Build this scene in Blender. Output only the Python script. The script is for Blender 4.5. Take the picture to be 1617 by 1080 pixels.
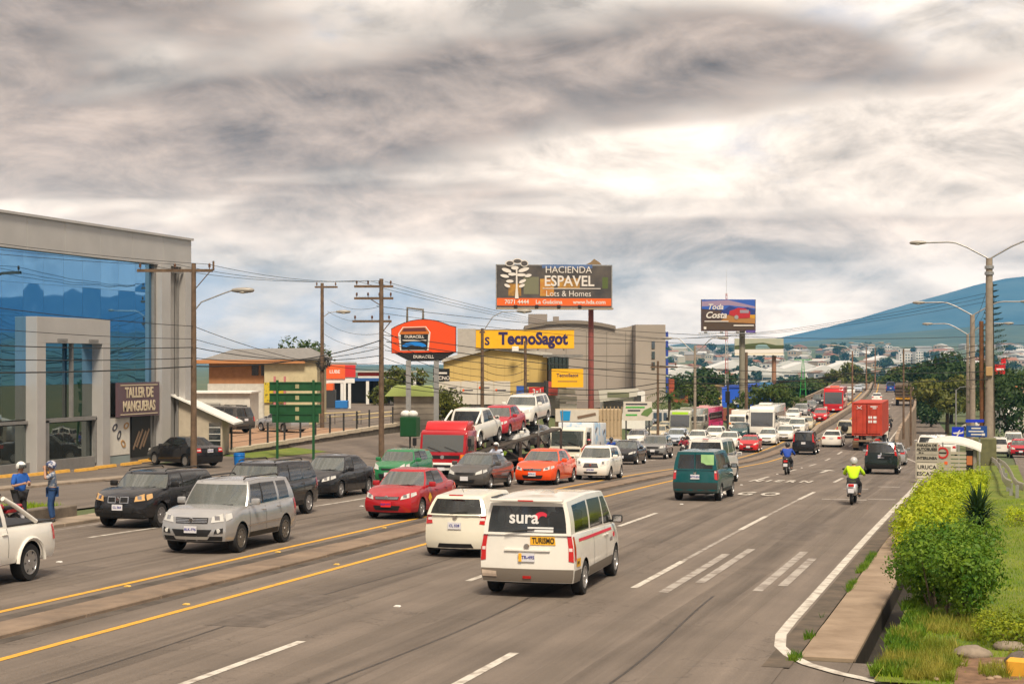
import bpy, bmesh, math, random
import numpy as np
from mathutils import Vector, Matrix, noise as mnoise
from math import radians, sin, cos, pi, sqrt, atan2, hypot
for o in list(bpy.data.objects): bpy.data.objects.remove(o)
scene = bpy.context.scene
col = scene.collection
RND = random.Random(7)

# ---------------------------------------------------------------- camera
EYE = 4.05
cam_d = bpy.data.cameras.new('camera'); cam = bpy.data.objects.new('camera', cam_d); col.objects.link(cam)
cam.location = (0, 0, EYE)
cam.rotation_euler = (radians(90), 0, math.atan(772.5/2550))
cam_d.sensor_width = 36; cam_d.lens = 36*2550/1617
cam_d.shift_y = 30/1617
cam_d.clip_start = .1; cam_d.clip_end = 40000
scene.camera = cam

# ---------------------------------------------------------------- light, sky, exposure
SUN_EL, SUN_AZ = radians(54), radians(152)      # compass-style: clockwise from +Y
sd = bpy.data.lights.new('sun', 'SUN'); sd.energy = 2.6; sd.angle = radians(14); sd.color = (1, .87, .68)
so = bpy.data.objects.new('sun', sd); col.objects.link(so)
so.rotation_euler = (pi/2-SUN_EL, 0, pi-SUN_AZ)
scene.view_settings.view_transform = 'Standard'; scene.view_settings.look = 'None'
scene.view_settings.gamma = 1; scene.view_settings.use_curve_mapping = False
scene.view_settings.exposure = 0.98
world = bpy.data.worlds.new('World'); scene.world = world; world.use_nodes = True
def build_sky():
    nt = world.node_tree; N = nt.nodes; L = nt.links; N.clear()
    def n(t, **k):
        x = N.new(t)
        for a, b in k.items(): setattr(x, a, b)
        return x
    def math_(op, a, b=None, clamp=False):
        x = n('ShaderNodeMath', operation=op, use_clamp=clamp)
        for i, q in enumerate((a, b)):
            if q is None: continue
            if isinstance(q, (int, float)): x.inputs[i].default_value = q
            else: L.new(q, x.inputs[i])
        return x.outputs[0]
    def sstep(v, a, b):
        x = n('ShaderNodeMapRange', interpolation_type='SMOOTHSTEP')
        L.new(v, x.inputs[0]); x.inputs[1].default_value = a; x.inputs[2].default_value = b
        return x.outputs[0]
    def mix(f, a, b):
        x = n('ShaderNodeMix', data_type='RGBA')
        if isinstance(f, (int, float)): x.inputs[0].default_value = f
        else: L.new(f, x.inputs[0])
        for i, q in ((6, a), (7, b)):
            if isinstance(q, tuple): x.inputs[i].default_value = (*q, 1)
            else: L.new(q, x.inputs[i])
        return x.outputs[2]
    tc = n('ShaderNodeTexCoord'); sep = n('ShaderNodeSeparateXYZ'); L.new(tc.outputs['Generated'], sep.inputs[0])
    z = math_('MULTIPLY', math_('MAXIMUM', sep.outputs[2], 0.0), 1.6)
    den = math_('ADD', z, .11)
    cmb = n('ShaderNodeCombineXYZ')
    L.new(math_('DIVIDE', sep.outputs[0], den), cmb.inputs[0]); L.new(math_('DIVIDE', sep.outputs[1], den), cmb.inputs[1])
    den2 = math_('ADD', math_('MULTIPLY', z, .75), .26)
    cmb2 = n('ShaderNodeCombineXYZ')
    L.new(math_('DIVIDE', sep.outputs[0], den2), cmb2.inputs[0]); L.new(math_('DIVIDE', sep.outputs[1], den2), cmb2.inputs[1]); L.new(math_('MULTIPLY', z, 5.), cmb2.inputs[2])
    def noise(scale, detail, rough, loc=(0, 0, 0), rot=0, sc=(1, 1, 1), dist=0., c=None):
        m = n('ShaderNodeMapping'); L.new((c or cmb).outputs[0], m.inputs[0])
        m.inputs['Location'].default_value = loc; m.inputs['Rotation'].default_value = (0, 0, rot); m.inputs['Scale'].default_value = sc
        t = n('ShaderNodeTexNoise'); L.new(m.outputs[0], t.inputs['Vector'])
        t.inputs['Scale'].default_value = scale; t.inputs['Detail'].default_value = detail; t.inputs['Roughness'].default_value = rough
        t.inputs['Distortion'].default_value = dist
        return t.outputs['Fac']
    big = noise(1.0, 3, .5, loc=SKY_BIG, rot=radians(-4), sc=(.62, 1, 1), dist=.4)
    # billows: noise on the sphere of directions, flattened a little, and the same noise a step higher for relief
    def puff(scale, detail, rough, dz=0., loc=(0, 0, 0), dist=.0):
        m = n('ShaderNodeMapping'); L.new(tc.outputs['Generated'], m.inputs[0]); m.inputs['Location'].default_value = (loc[0], loc[1], loc[2]+dz); m.inputs['Scale'].default_value = (1, 1, 2.3)
        t = n('ShaderNodeTexNoise'); L.new(m.outputs[0], t.inputs['Vector']); t.inputs['Scale'].default_value = scale; t.inputs['Detail'].default_value = detail; t.inputs['Roughness'].default_value = rough; t.inputs['Distortion'].default_value = dist
        return t.outputs['Fac']
    a0 = puff(5.2, 9, .56, dist=.35); a1 = puff(5.2, 4, .5, .045, dist=.35)
    b0 = puff(13., 10, .66, loc=(3, 1, 2), dist=.5)
    c0 = puff(13., 3, .5, .02, loc=(3, 1, 2), dist=.5)
    relief = math_('ADD', math_('MULTIPLY', math_('SUBTRACT', a0, a1), 3.4), math_('MULTIPLY', math_('SUBTRACT', b0, c0), 1.5))
    body = math_('ADD', math_('MULTIPLY', a0, .58), math_('MULTIPLY', b0, .42))
    # deck of dark cloud, ragged by the billows
    dk = math_('ADD', big, math_('MULTIPLY', math_('SUBTRACT', body, .5), .40))
    far = sstep(z, .04, .22)                      # distant cloud pales in the air near the horizon
    dark = math_('MULTIPLY', sstep(dk, .43, .55), math_('ADD', math_('MULTIPLY', far, .84), .16))
    lit = math_('ADD', math_('ADD', math_('MULTIPLY', math_('SUBTRACT', body, .5), 2.3), .5), math_('MULTIPLY', relief, .5), True)
    bright = mix(lit, SKY_C[0], SKY_C[1])
    darkc = mix(lit, SKY_C[2], SKY_C[3])
    cloud = mix(dark, bright, darkc)
    sky = n('ShaderNodeTexSky', sky_type='NISHITA'); sky.sun_disc = False
    sky.sun_elevation = SUN_EL; sky.sun_rotation = SUN_AZ; sky.altitude = 900; sky.air_density = 1.2; sky.dust_density = 1.5
    up = n('ShaderNodeVectorMath', operation='ADD'); L.new(tc.outputs['Generated'], up.inputs[0]); up.inputs[1].default_value = (0, 0, .3)
    nv = n('ShaderNodeVectorMath', operation='NORMALIZE'); L.new(up.outputs[0], nv.inputs[0]); L.new(nv.outputs[0], sky.inputs[0])
    sc = n('ShaderNodeMix', data_type='RGBA', blend_type='MULTIPLY'); sc.inputs[0].default_value = 1
    L.new(sky.outputs[0], sc.inputs[6]); sc.inputs[7].default_value = (.11, .11, .11, 1)
    gapn = puff(4.2, 7, .55, loc=SKY_GAP, dist=.4)
    gap = math_('MULTIPLY', sstep(gapn, .52, .64), math_('SUBTRACT', 1., math_('MULTIPLY', dark, .95)))
    low = n('ShaderNodeMix', data_type='RGBA', blend_type='MULTIPLY'); low.inputs[0].default_value = 1; L.new(cloud, low.inputs[6])
    L.new(mix(sstep(z, .0, .36), (1.8, 1.5, 1.22), (1.08, .98, .88)), low.inputs[7])      # warmer, brighter gain added to low cloud to offset the haze volume
    fin = mix(math_('MULTIPLY', gap, .42), low.outputs[2], sc.outputs[2])
    bg = n('ShaderNodeBackground'); L.new(fin, bg.inputs[0]); bg.inputs[1].default_value = 1.
    out = n('ShaderNodeOutputWorld'); L.new(bg.outputs[0], out.inputs[0])
SKY_BIG = (2.2, .38, 0); SKY_GAP = (9.2, 2.2, 6.)
SKY_C = ((.27, .247, .228), (.78, .735, .69), (.095, .075, .064), (.40, .338, .298))
build_sky()
scene.render.engine = 'CYCLES'
# ---------------------------------------------------------------- helpers
def lerp(a, b, t): return a+(b-a)*t
def sst(a, b, x):
    t = min(1, max(0, (x-a)/(b-a))); return t*t*(3-2*t)
def table(T):
    def g(y):
        if y <= T[0][0]: return T[0][1]
        for i in range(len(T)-1):
            a, b = T[i], T[i+1]
            if y <= b[0]:
                p0 = T[max(i-1, 0)]; p3 = T[min(i+2, len(T)-1)]; h = b[0]-a[0]; t = (y-a[0])/h
                m0 = (b[1]-p0[1])/(b[0]-p0[0])*h; m1 = (p3[1]-a[1])/(p3[0]-a[0])*h
                return (2*t**3-3*t*t+1)*a[1]+(t**3-2*t*t+t)*m0+(-2*t**3+3*t*t)*b[1]+(t**3-t*t)*m1
        return T[-1][1]
    return g
zr = table([(-90, 1.4), (0, 0), (30, -.47), (57, -.92), (76, -1.45), (95, -2.2), (112, -2.85), (130, -3.3), (150, -3.4), (180, -3.1), (215, -2.75), (270, -2.5), (340, -2.1), (400, -1.9), (450, -2.1), (520, -3.4), (640, -7)])
zlow = table([(-90, 1.4), (0, 0), (30, -.47), (57, -.92), (76, -1.45), (95, -2.2), (112, -2.95), (130, -3.6), (150, -4.4), (180, -5.3), (220, -6.2), (280, -7), (420, -9), (700, -14), (1100, -22), (1600, -27)])
cx = table([(-90, 0), (40, 0), (68, 0), (90, -.5), (110, -1.1), (130, -1.8), (160, -2.5), (190, -3.1), (227, -4.3), (320, -9.2), (400, -14.5), (500, -21.5), (900, -50)])
zfar = table([(400, -9), (700, -13), (1000, -16), (1500, -13), (2200, 2), (3000, 24), (4200, 45), (6000, 55), (20000, 55)])
CAMY = math.atan(772.5/2550)
def gz(X, Y):
    """height of the ground sheet"""
    zl = lerp(zlow(Y), zr(Y), sst(20, 26, -X)*(1-sst(150, 240, Y)))
    zleft = lerp(zl, lerp(-1.0, zl, sst(190, 310, Y)), sst(60, 76, Y))
    z = lerp(zl, zleft, sst(31.5, 41, -X))
    R = hypot(X, Y)
    if R > 400:
        az = atan2(X*cos(CAMY)+Y*sin(CAMY), -X*sin(CAMY)+Y*cos(CAMY)); up = zfar(R)
        if up > -14: up = lerp(-14, up, sst(radians(1.5), radians(6), az)) if az > -2.2 else up
        z = lerp(z, up+6*mnoise.noise((X*0.0008, Y*0.0008, 3))*sst(1200, 2600, R), sst(400, 900, R))
    return z
def P(x, Y, dz=0): return (x+cx(Y), Y, zr(Y)+dz)
def head(Y): return math.atan((cx(Y+1)-cx(Y-1))/2.)      # road heading off +Y (positive X)

class MB:
    def __init__(s): s.v = []; s.f = []; s.m = []
    def add(s, vs, fs, mi=0):
        b = len(s.v); s.v += [tuple(p) for p in vs]; s.f += [tuple(b+i for i in f) for f in fs]; s.m += [mi]*len(fs); return s
    def box(s, c, d, rz=0, mi=0, rx=0):
        x, y, z = d[0]/2, d[1]/2, d[2]/2; M = Matrix.Rotation(rz, 3, 'Z') @ Matrix.Rotation(rx, 3, 'X')
        vs = [M @ Vector(p)+Vector(c) for p in ((-x, -y, -z), (x, -y, -z), (x, y, -z), (-x, y, -z), (-x, -y, z), (x, -y, z), (x, y, z), (-x, y, z))]
        return s.add(vs, ((0, 3, 2, 1), (4, 5, 6, 7), (0, 1, 5, 4), (1, 2, 6, 5), (2, 3, 7, 6), (3, 0, 4, 7)), mi)
    def bbox(s, c, d, bev=.03, seg=2, rz=0, mi=0):
        bm = bmesh.new(); bmesh.ops.create_cube(bm, size=1)
        for v in bm.verts: v.co = Vector((v.co.x*d[0], v.co.y*d[1], v.co.z*d[2]))
        bmesh.ops.bevel(bm, geom=list(bm.edges), offset=bev, segments=seg, profile=.5, affect='EDGES')
        M = Matrix.Rotation(rz, 3, 'Z'); bm.verts.index_update()
        s.add([M @ v.co+Vector(c) for v in bm.verts], [[v.index for v in f.verts] for f in bm.faces], mi); bm.free(); return s
    def cyl(s, p0, p1, r0, r1=None, n=8, mi=0, cap=True):
        r1 = r0 if r1 is None else r1; a, b = Vector(p0), Vector(p1); d = (b-a).normalized()
        u = d.orthogonal().normalized(); w = d.cross(u); vs = []
        for p, r in ((a, r0), (b, r1)): vs += [p+(u*cos(2*pi*i/n)+w*sin(2*pi*i/n))*r for i in range(n)]
        fs = [(i, (i+1) % n, n+(i+1) % n, n+i) for i in range(n)]
        if cap: fs += [tuple(range(n))[::-1], tuple(range(n, 2*n))]
        return s.add(vs, fs, mi)
    def tube(s, pts, r, n=6, mi=0, r1=None):
        pts = [Vector(p) for p in pts]; K = len(pts); vs = []; u = None
        for i, p in enumerate(pts):
            d = (pts[min(i+1, K-1)]-pts[max(i-1, 0)]).normalized()
            u = d.orthogonal().normalized() if u is None else (u-d*u.dot(d)).normalized()
            w = d.cross(u); rr = r if r1 is None else lerp(r, r1, i/(K-1))
            vs += [p+(u*cos(2*pi*j/n)+w*sin(2*pi*j/n))*rr for j in range(n)]
        fs = [(i*n+j, i*n+(j+1) % n, (i+1)*n+(j+1) % n, (i+1)*n+j) for i in range(K-1) for j in range(n)]
        fs += [tuple(range(n))[::-1], tuple(range((K-1)*n, K*n))]
        return s.add(vs, fs, mi)
    def lathe(s, prof, c=(0, 0, 0), axis='z', n=16, mi=0):
        vs = []; K = len(prof)
        for r, h in prof:
            for j in range(n):
                a = 2*pi*j/n; q = (r*cos(a), r*sin(a), h)
                q = {'z': q, 'x': (q[2], q[0], q[1]), 'y': (q[0], q[2], q[1])}[axis]
                vs.append((q[0]+c[0], q[1]+c[1], q[2]+c[2]))
        return s.add(vs, [(i*n+j, i*n+(j+1) % n, (i+1)*n+(j+1) % n, (i+1)*n+j) for i in range(K-1) for j in range(n)], mi)
    def grid(s, rows, mi=0, closed=False):
        n = len(rows[0]); vs = [p for r in rows for p in r]; q = n if closed else n-1
        return s.add(vs, [(i*n+j, i*n+(j+1) % n, (i+1)*n+(j+1) % n, (i+1)*n+j) for i in range(len(rows)-1) for j in range(q)], mi)
    def prism(s, poly, d, axis='y', at=0, mi=0):
        """poly = 2D outline; extruded by d along an axis (y: outline in x,z;  x: outline in y,z;  z: outline in x,y)"""
        g = {'y': lambda a, b, t: (a, t, b), 'x': lambda a, b, t: (t, a, b), 'z': lambda a, b, t: (a, b, t)}[axis]
        n = len(poly); vs = [g(a, b, at) for a, b in poly]+[g(a, b, at+d) for a, b in poly]
        return s.add(vs, [tuple(range(n))[::-1], tuple(range(n, 2*n))]+[(i, (i+1) % n, n+(i+1) % n, n+i) for i in range(n)], mi)
    def ball(s, c, r, n=10, m=7, mi=0):
        rx, ry, rz = (r, r, r) if isinstance(r, (int, float)) else r
        return s.grid([[(c[0]+rx*sin(pi*i/m)*cos(2*pi*j/n), c[1]+ry*sin(pi*i/m)*sin(2*pi*j/n), c[2]+rz*cos(pi*i/m)) for j in range(n)] for i in range(m+1)], mi, True)
    def build(s, name, mats, parent=None, smooth=None, loc=None, rz=0):
        me = bpy.data.meshes.new(name); me.from_pydata(s.v, [], s.f)
        if not isinstance(mats, (list, tuple)): mats = [mats]
        for m in mats: me.materials.append(m)
        if len(mats) > 1: me.polygons.foreach_set('material_index', s.m)
        if smooth is not None:
            me.polygons.foreach_set('use_smooth', [True]*len(s.f)); me.set_sharp_from_angle(angle=radians(smooth))
        me.update()
        o = bpy.data.objects.new(name, me); col.objects.link(o)
        if parent is not None: o.parent = parent
        if loc is not None: o.location = loc
        if rz: o.rotation_euler[2] = rz
        return o
    def fixn(s):
        bm = bmesh.new(); vs = [bm.verts.new(p) for p in s.v]
        for f in s.f:
            try: bm.faces.new([vs[i] for i in f])
            except ValueError: pass
        return bm
def tag(o, label, cat, group=None):
    o['label'] = label; o['category'] = cat
    if group: o['group'] = group
    return o
def struct(o): o['kind'] = 'structure'; return o
def thing(name, label, cat, loc=(0, 0, 0), rz=0, group=None):
    o = bpy.data.objects.new(name, None); col.objects.link(o); o.empty_display_size = .2
    o.location = loc; o.rotation_euler[2] = rz
    return tag(o, label, cat, group)
def copy_tree(o, parent=None):
    c = o.copy(); col.objects.link(c); c.parent = parent
    for k in o.children: copy_tree(k, c)
    return c
_tc = {}
def text(txt, size, m, parent, loc, rot=(pi/2, 0, 0), ext=.008, align='CENTER', bold=0., sx=1., name='lettering', shear=0., sp=1.):
    key = (txt, round(size, 3), align, round(bold, 3), round(ext, 3), shear, sp)
    if key not in _tc:
        cu = bpy.data.curves.new('lettering', 'FONT'); cu.body = txt; cu.size = size; cu.extrude = ext; cu.align_x = align; cu.align_y = 'CENTER'
        cu.offset = bold*size; cu.resolution_u = 3; cu.shear = shear; cu.space_character = sp
        t = bpy.data.objects.new('tmp', cu); me = bpy.data.meshes.new_from_object(t); bpy.data.objects.remove(t); _tc[key] = me
    me = _tc[key].copy(); me.materials.clear(); me.materials.append(m)
    o = bpy.data.objects.new(name, me); col.objects.link(o); o.parent = parent; o.location = loc; o.rotation_euler = rot; o.scale = (sx, 1, 1)
    return o

# ---------------------------------------------------------------- materials
MT = {}
def mat(name, c, rough=.6, metal=0., spec=.5, var=0., scale=3., bump=0., coat=0., emit=0., c2=None, det=5., trans=0., ior=1.45, world=False, thr=None, bscale=None, wave=None):
    if name in MT: return MT[name]
    m = bpy.data.materials.new(name); m.use_nodes = True; nt = m.node_tree; b = nt.nodes['Principled BSDF']
    b.inputs['Base Color'].default_value = (*c, 1); b.inputs['Roughness'].default_value = rough; b.inputs['Metallic'].default_value = metal
    b.inputs['Specular IOR Level'].default_value = spec; b.inputs['Coat Weight'].default_value = coat; b.inputs['Coat Roughness'].default_value = .06
    b.inputs['IOR'].default_value = ior
    if emit: b.inputs['Emission Color'].default_value = (*c, 1); b.inputs['Emission Strength'].default_value = emit
    if trans: b.inputs['Transmission Weight'].default_value = trans
    if var or c2 or bump:
        if world: src = nt.nodes.new('ShaderNodeNewGeometry').outputs['Position']
        else: src = nt.nodes.new('ShaderNodeTexCoord').outputs['Object']
    if var or c2:
        t = nt.nodes.new('ShaderNodeTexNoise'); nt.links.new(src, t.inputs['Vector']); t.inputs['Scale'].default_value = scale; t.inputs['Detail'].default_value = det; t.inputs['Roughness'].default_value = .62
        mr = nt.nodes.new('ShaderNodeMapRange'); nt.links.new(t.outputs['Fac'], mr.inputs[0])
        a, z = thr or (.32, .68); mr.inputs[1].default_value = a; mr.inputs[2].default_value = z
        mx = nt.nodes.new('ShaderNodeMix'); mx.data_type = 'RGBA'; nt.links.new(mr.outputs[0], mx.inputs[0])
        mx.inputs[6].default_value = (*[q*(1-var) for q in c], 1); mx.inputs[7].default_value = (*(c2 or [min(1, q*(1+var)) for q in c]), 1)
        nt.links.new(mx.outputs[2], b.inputs['Base Color'])
    if bump:
        t2 = nt.nodes.new('ShaderNodeTexNoise'); nt.links.new(src, t2.inputs['Vector']); t2.inputs['Scale'].default_value = bscale or scale*6; t2.inputs['Detail'].default_value = 4
        bp = nt.nodes.new('ShaderNodeBump'); nt.links.new(t2.outputs['Fac'], bp.inputs['Height']); bp.inputs['Strength'].default_value = bump; bp.inputs['Distance'].default_value = .02
        nt.links.new(bp.outputs[0], b.inputs['Normal'])
    MT[name] = m; return m
def paint(name, c, metal=.0):
    return mat('paint_'+name, c, .25, metal, spec=.25, coat=.7, var=.05, scale=1.3)
def flat(name, c, rough=.7): return mat(name, c, rough, var=.08, scale=2.)
BLACK = mat('black_plastic', (.012, .012, .013), .5)
RUBBER = mat('tyre_rubber', (.016, .016, .017), .85)
RIM = mat('alloy_rim', (.42, .42, .43), .35, .8)
GLASS = mat('tinted_glass', (.03, .035, .036), .04, spec=1., ior=1.8, coat=1.)
WSHIELD = mat('windshield_glass', (.055, .065, .062), .05, spec=1., ior=1.75, coat=1.)
def seethrough(name, tint, ior=1.6, rough=.03, dirt=(.10, .11, .10), dmix=.12):
    m = mat(name, dirt, rough); nt = m.node_tree; N = nt.nodes; L = nt.links; N.clear()
    o = N.new('ShaderNodeOutputMaterial'); t = N.new('ShaderNodeBsdfTransparent'); t.inputs[0].default_value = (*tint, 1); d = N.new('ShaderNodeBsdfDiffuse'); d.inputs[0].default_value = (*dirt, 1)
    g = N.new('ShaderNodeBsdfGlossy'); g.inputs['Roughness'].default_value = rough; g.inputs[0].default_value = (.95, .97, 1, 1); f = N.new('ShaderNodeFresnel'); f.inputs[0].default_value = ior
    a = N.new('ShaderNodeMixShader'); a.inputs[0].default_value = dmix; L.new(t.outputs[0], a.inputs[1]); L.new(d.outputs[0], a.inputs[2])
    b = N.new('ShaderNodeMixShader'); L.new(f.outputs[0], b.inputs[0]); L.new(a.outputs[0], b.inputs[1]); L.new(g.outputs[0], b.inputs[2]); L.new(b.outputs[0], o.inputs[0]); return m
CARW = seethrough('car_windscreen', (.62, .68, .64), 2.1, .03, (.27, .30, .27), .26)  # windscreen dirt film made paler to stand in for reflected sky
CARG = seethrough('car_side_glass', (.30, .33, .33), 1.8, .03)
CHROME = mat('chrome', (.6, .6, .6), .15, 1.)
LAMPW = mat('headlamp_lens', (.62, .62, .6), .12, coat=1., spec=.8)
LAMPO = mat('amber_lens', (.75, .22, .02), .2, coat=.6)
LAMPR = mat('tail_lamp_lens', (.5, .012, .012), .15, coat=1.)
PLATE = mat('number_plate_white', (.62, .62, .66), .5)
PLATEB = mat('plate_ink_blue', (.03, .03, .25), .6)
PLATER = mat('number_plate_red', (.7, .02, .02), .5)
PLATEY = mat('plate_yellow', (.8, .42, .02), .5)
INK = mat('ink_black', (.012, .012, .012), .6)
WHITE = mat('white_paint', (.72, .71, .68), .5, var=.05)
CREAM = mat('cream_paint', (.66, .60, .46), .6, var=.08)
CONC = mat('concrete', (.27, .215, .165), .85, var=.3, scale=1.4, bump=.3)
CONCP = mat('concrete_pole', (.27, .225, .18), .85, var=.2, scale=2.)
STEEL = mat('galvanised_steel', (.36, .36, .36), .45, .6, var=.1)
DARKM = mat('dark_metal', (.05, .05, .05), .5, .3)
WOODP = mat('wooden_pole', (.13, .085, .055), .9, var=.3, scale=3.)
WIRE = mat('cable', (.02, .02, .02), .7)
GREENM = mat('green_enamel', (.012, .075, .025), .4, var=.1)
# ---------------------------------------------------------------- asphalt with tyre tracks along the lanes
def asphalt(name, c, lanes=None):
    m = mat(name, c, .82, var=.16, scale=.35, world=True, bump=.25, bscale=60., det=8)
    nt = m.node_tree; b = nt.nodes['Principled BSDF']; L = nt.links
    src = b.inputs['Base Color'].links[0].from_socket
    # long streaks: oil and tyre polish stretched along the road, real stains with their own shape
    g = nt.nodes.new('ShaderNodeNewGeometry'); mp = nt.nodes.new('ShaderNodeMapping'); L.new(g.outputs['Position'], mp.inputs[0]); mp.inputs['Scale'].default_value = (1.15, .035, .01)
    t = nt.nodes.new('ShaderNodeTexNoise'); L.new(mp.outputs[0], t.inputs['Vector']); t.inputs['Scale'].default_value = 1.6; t.inputs['Detail'].default_value = 7; t.inputs['Roughness'].default_value = .6
    r = nt.nodes.new('ShaderNodeMapRange'); L.new(t.outputs['Fac'], r.inputs[0]); r.inputs[1].default_value = .3; r.inputs[2].default_value = .7; r.inputs[3].default_value = .74; r.inputs[4].default_value = 1.2
    mx = nt.nodes.new('ShaderNodeMix'); mx.data_type = 'RGBA'; mx.blend_type = 'MULTIPLY'; mx.inputs[0].default_value = 1; L.new(src, mx.inputs[6]); L.new(r.outputs[0], mx.inputs[7])
    # fine aggregate and blotchy repairs
    t3 = nt.nodes.new('ShaderNodeTexNoise'); L.new(g.outputs['Position'], t3.inputs['Vector']); t3.inputs['Scale'].default_value = 38; t3.inputs['Detail'].default_value = 3
    r3 = nt.nodes.new('ShaderNodeMapRange'); L.new(t3.outputs['Fac'], r3.inputs[0]); r3.inputs[1].default_value = .3; r3.inputs[2].default_value = .7; r3.inputs[3].default_value = .86; r3.inputs[4].default_value = 1.14
    mx2 = nt.nodes.new('ShaderNodeMix'); mx2.data_type = 'RGBA'; mx2.blend_type = 'MULTIPLY'; mx2.inputs[0].default_value = 1; L.new(mx.outputs[2], mx2.inputs[6]); L.new(r3.outputs[0], mx2.inputs[7])
    vo = nt.nodes.new('ShaderNodeTexVoronoi'); vo.feature = 'DISTANCE_TO_EDGE'; wp = nt.nodes.new('ShaderNodeTexNoise'); L.new(g.outputs['Position'], wp.inputs['Vector']); wp.inputs['Scale'].default_value = .7; wp.inputs['Detail'].default_value = 6
    ad = nt.nodes.new('ShaderNodeMix'); ad.data_type = 'VECTOR'; ad.inputs[0].default_value = .5; L.new(g.outputs['Position'], ad.inputs[4]); 
    sc_ = nt.nodes.new('ShaderNodeVectorMath'); sc_.operation = 'SCALE'; L.new(wp.outputs['Color'], sc_.inputs[0]); sc_.inputs['Scale'].default_value = 5.; sm = nt.nodes.new('ShaderNodeVectorMath'); sm.operation = 'ADD'; L.new(g.outputs['Position'], sm.inputs[0]); L.new(sc_.outputs[0], sm.inputs[1])
    L.new(sm.outputs[0], vo.inputs['Vector']); vo.inputs['Scale'].default_value = .16
    cr = nt.nodes.new('ShaderNodeMapRange'); L.new(vo.outputs['Distance'], cr.inputs[0]); cr.inputs[1].default_value = .0; cr.inputs[2].default_value = .006; cr.inputs[3].default_value = .62; cr.inputs[4].default_value = 1.
    mx4 = nt.nodes.new('ShaderNodeMix'); mx4.data_type = 'RGBA'; mx4.blend_type = 'MULTIPLY'; mx4.inputs[0].default_value = 1; L.new(mx2.outputs[2], mx4.inputs[6]); L.new(cr.outputs[0], mx4.inputs[7])
    L.new(mx4.outputs[2], b.inputs['Base Color'])
    return m
ASPH = asphalt('asphalt', (.150, .123, .103))
ASPH2 = asphalt('asphalt_side', (.145, .119, .10))
LINEW = mat('road_paint_white', (.54, .51, .46), .75, c2=(.24, .2, .17), scale=4., det=9, thr=(.46, .68), world=True)
LINEO = mat('road_paint_worn', (.36, .33, .30), .8, c2=(.20, .17, .15), scale=3., det=8, thr=(.42, .6), world=True)
LINEY = mat('road_paint_yellow', (.62, .33, .035), .75, c2=(.30, .19, .08), scale=5., det=8, thr=(.5, .75), world=True)
GRASS = mat('grass_ground', (.085, .14, .012), .9, c2=(.17, .19, .03), scale=.9, world=True, bump=.6, bscale=30)
FIELD = mat('valley_ground', (.05, .085, .03), .9, c2=(.11, .12, .05), scale=.02, world=True)
SOIL = mat('soil', (.17, .10, .06), .95, var=.4, scale=4., world=True, bump=.6, bscale=20)
TERRA = mat('terracotta_paving', (.30, .18, .11), .85, var=.15, scale=.8, world=True, bump=.2)

def frange(a, b, s):
    n = max(1, int(round((b-a)/s))); return [a+(b-a)*i/n for i in range(n+1)]
def strip(name, xl, xr, y0, y1, step, m, dz=0, zf=None, nx=4, curve=True):
    """sheet between two lateral limits (numbers or functions of Y)"""
    fl = xl if callable(xl) else (lambda y: xl); fr = xr if callable(xr) else (lambda y: xr)
    mb = MB(); rows = []
    for y in frange(y0, y1, step):
        k = cx(y) if curve else 0; a, b = fl(y)+k, fr(y)+k
        rows.append([(lerp(a, b, i/nx), y, (zf(lerp(a, b, i/nx), y) if zf else zr(y))+dz) for i in range(nx+1)])
    mb.grid(rows)
    return mb.build(name, m)

# ground sheet to the horizon
def build_ground():
    far = [95, 115, 140, 170, 210, 260, 330, 420, 540, 700, 900, 1150, 1500, 2000, 2600, 3400, 4400, 5800, 7600]
    xs = sorted(set([-2.13, -2.08, -1.66, -1.61]+[round(v, 2) for v in frange(-80, 14, 3)]+[-v for v in far]+[18, 24, 32, 44, 60, 78]+far))
    ys = sorted(set([21.8, 22.6, 49.2, 50.]+frange(-30, 240, 5)+[-v for v in far]+[-70, -50, 255, 275, 300, 330, 370]+[v for v in far if v > 400]))
    rows = []
    for y in ys:
        r = []
        for x in xs:
            z = gz(x, y)-.07
            if -2.1 <= x <= -1.65 and 22.5 <= y <= 49.3: z -= .5
            r.append((x, y, z))
        rows.append(r)
    m = MB(); m.grid(rows)
    struct(m.build('ground', FIELD, smooth=60))
build_ground()
red = lambda y: lerp(-3.0, -7.15, sst(96, 158, y))                    # right edge of the carriageway
struct(strip('road_outbound', -15.15, red, -40, 520, 4, ASPH))
struct(strip('road_inbound', -25.3, -16.1, -40, 520, 4, ASPH))
struct(strip('side_road_left', lambda y: -31.-4*sst(100, 150, y), -25.32, 60, 330, 5, ASPH2, .004, lambda x, y: gz(max(x, -30), y)))
struct(strip('exit_ramp', red, lambda y: -2.5, 96, 380, 5, ASPH2, -.004, lambda x, y: zlow(y)))
struct(strip('driveway', -3.05, 10, -40, 24.2, 3, ASPH, -.012))
struct(strip('side_road_right', 1.0, 9.4, 68, 400, 5, ASPH2, .0, lambda x, y: zlow(y), curve=False))
struct(strip('service_road', -36.1, -28.6, -30, 60, 4, ASPH2, -.01))
struct(strip('service_apron', -37.6, -30.9, 60, 87, 3, ASPH2, .012, gz, nx=6, curve=False))
struct(strip('parking_lot', -70, -37.0, -30, 78, 4, ASPH2, .0, gz, curve=False))
struct(strip('forecourt', -110, -41.5, 110, 215, 6, ASPH2, .01, gz, nx=10, curve=False))
struct(strip('terrace', -74, -41.6, 80, 110, 4, TERRA, .12, gz, nx=8, curve=False))
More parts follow.
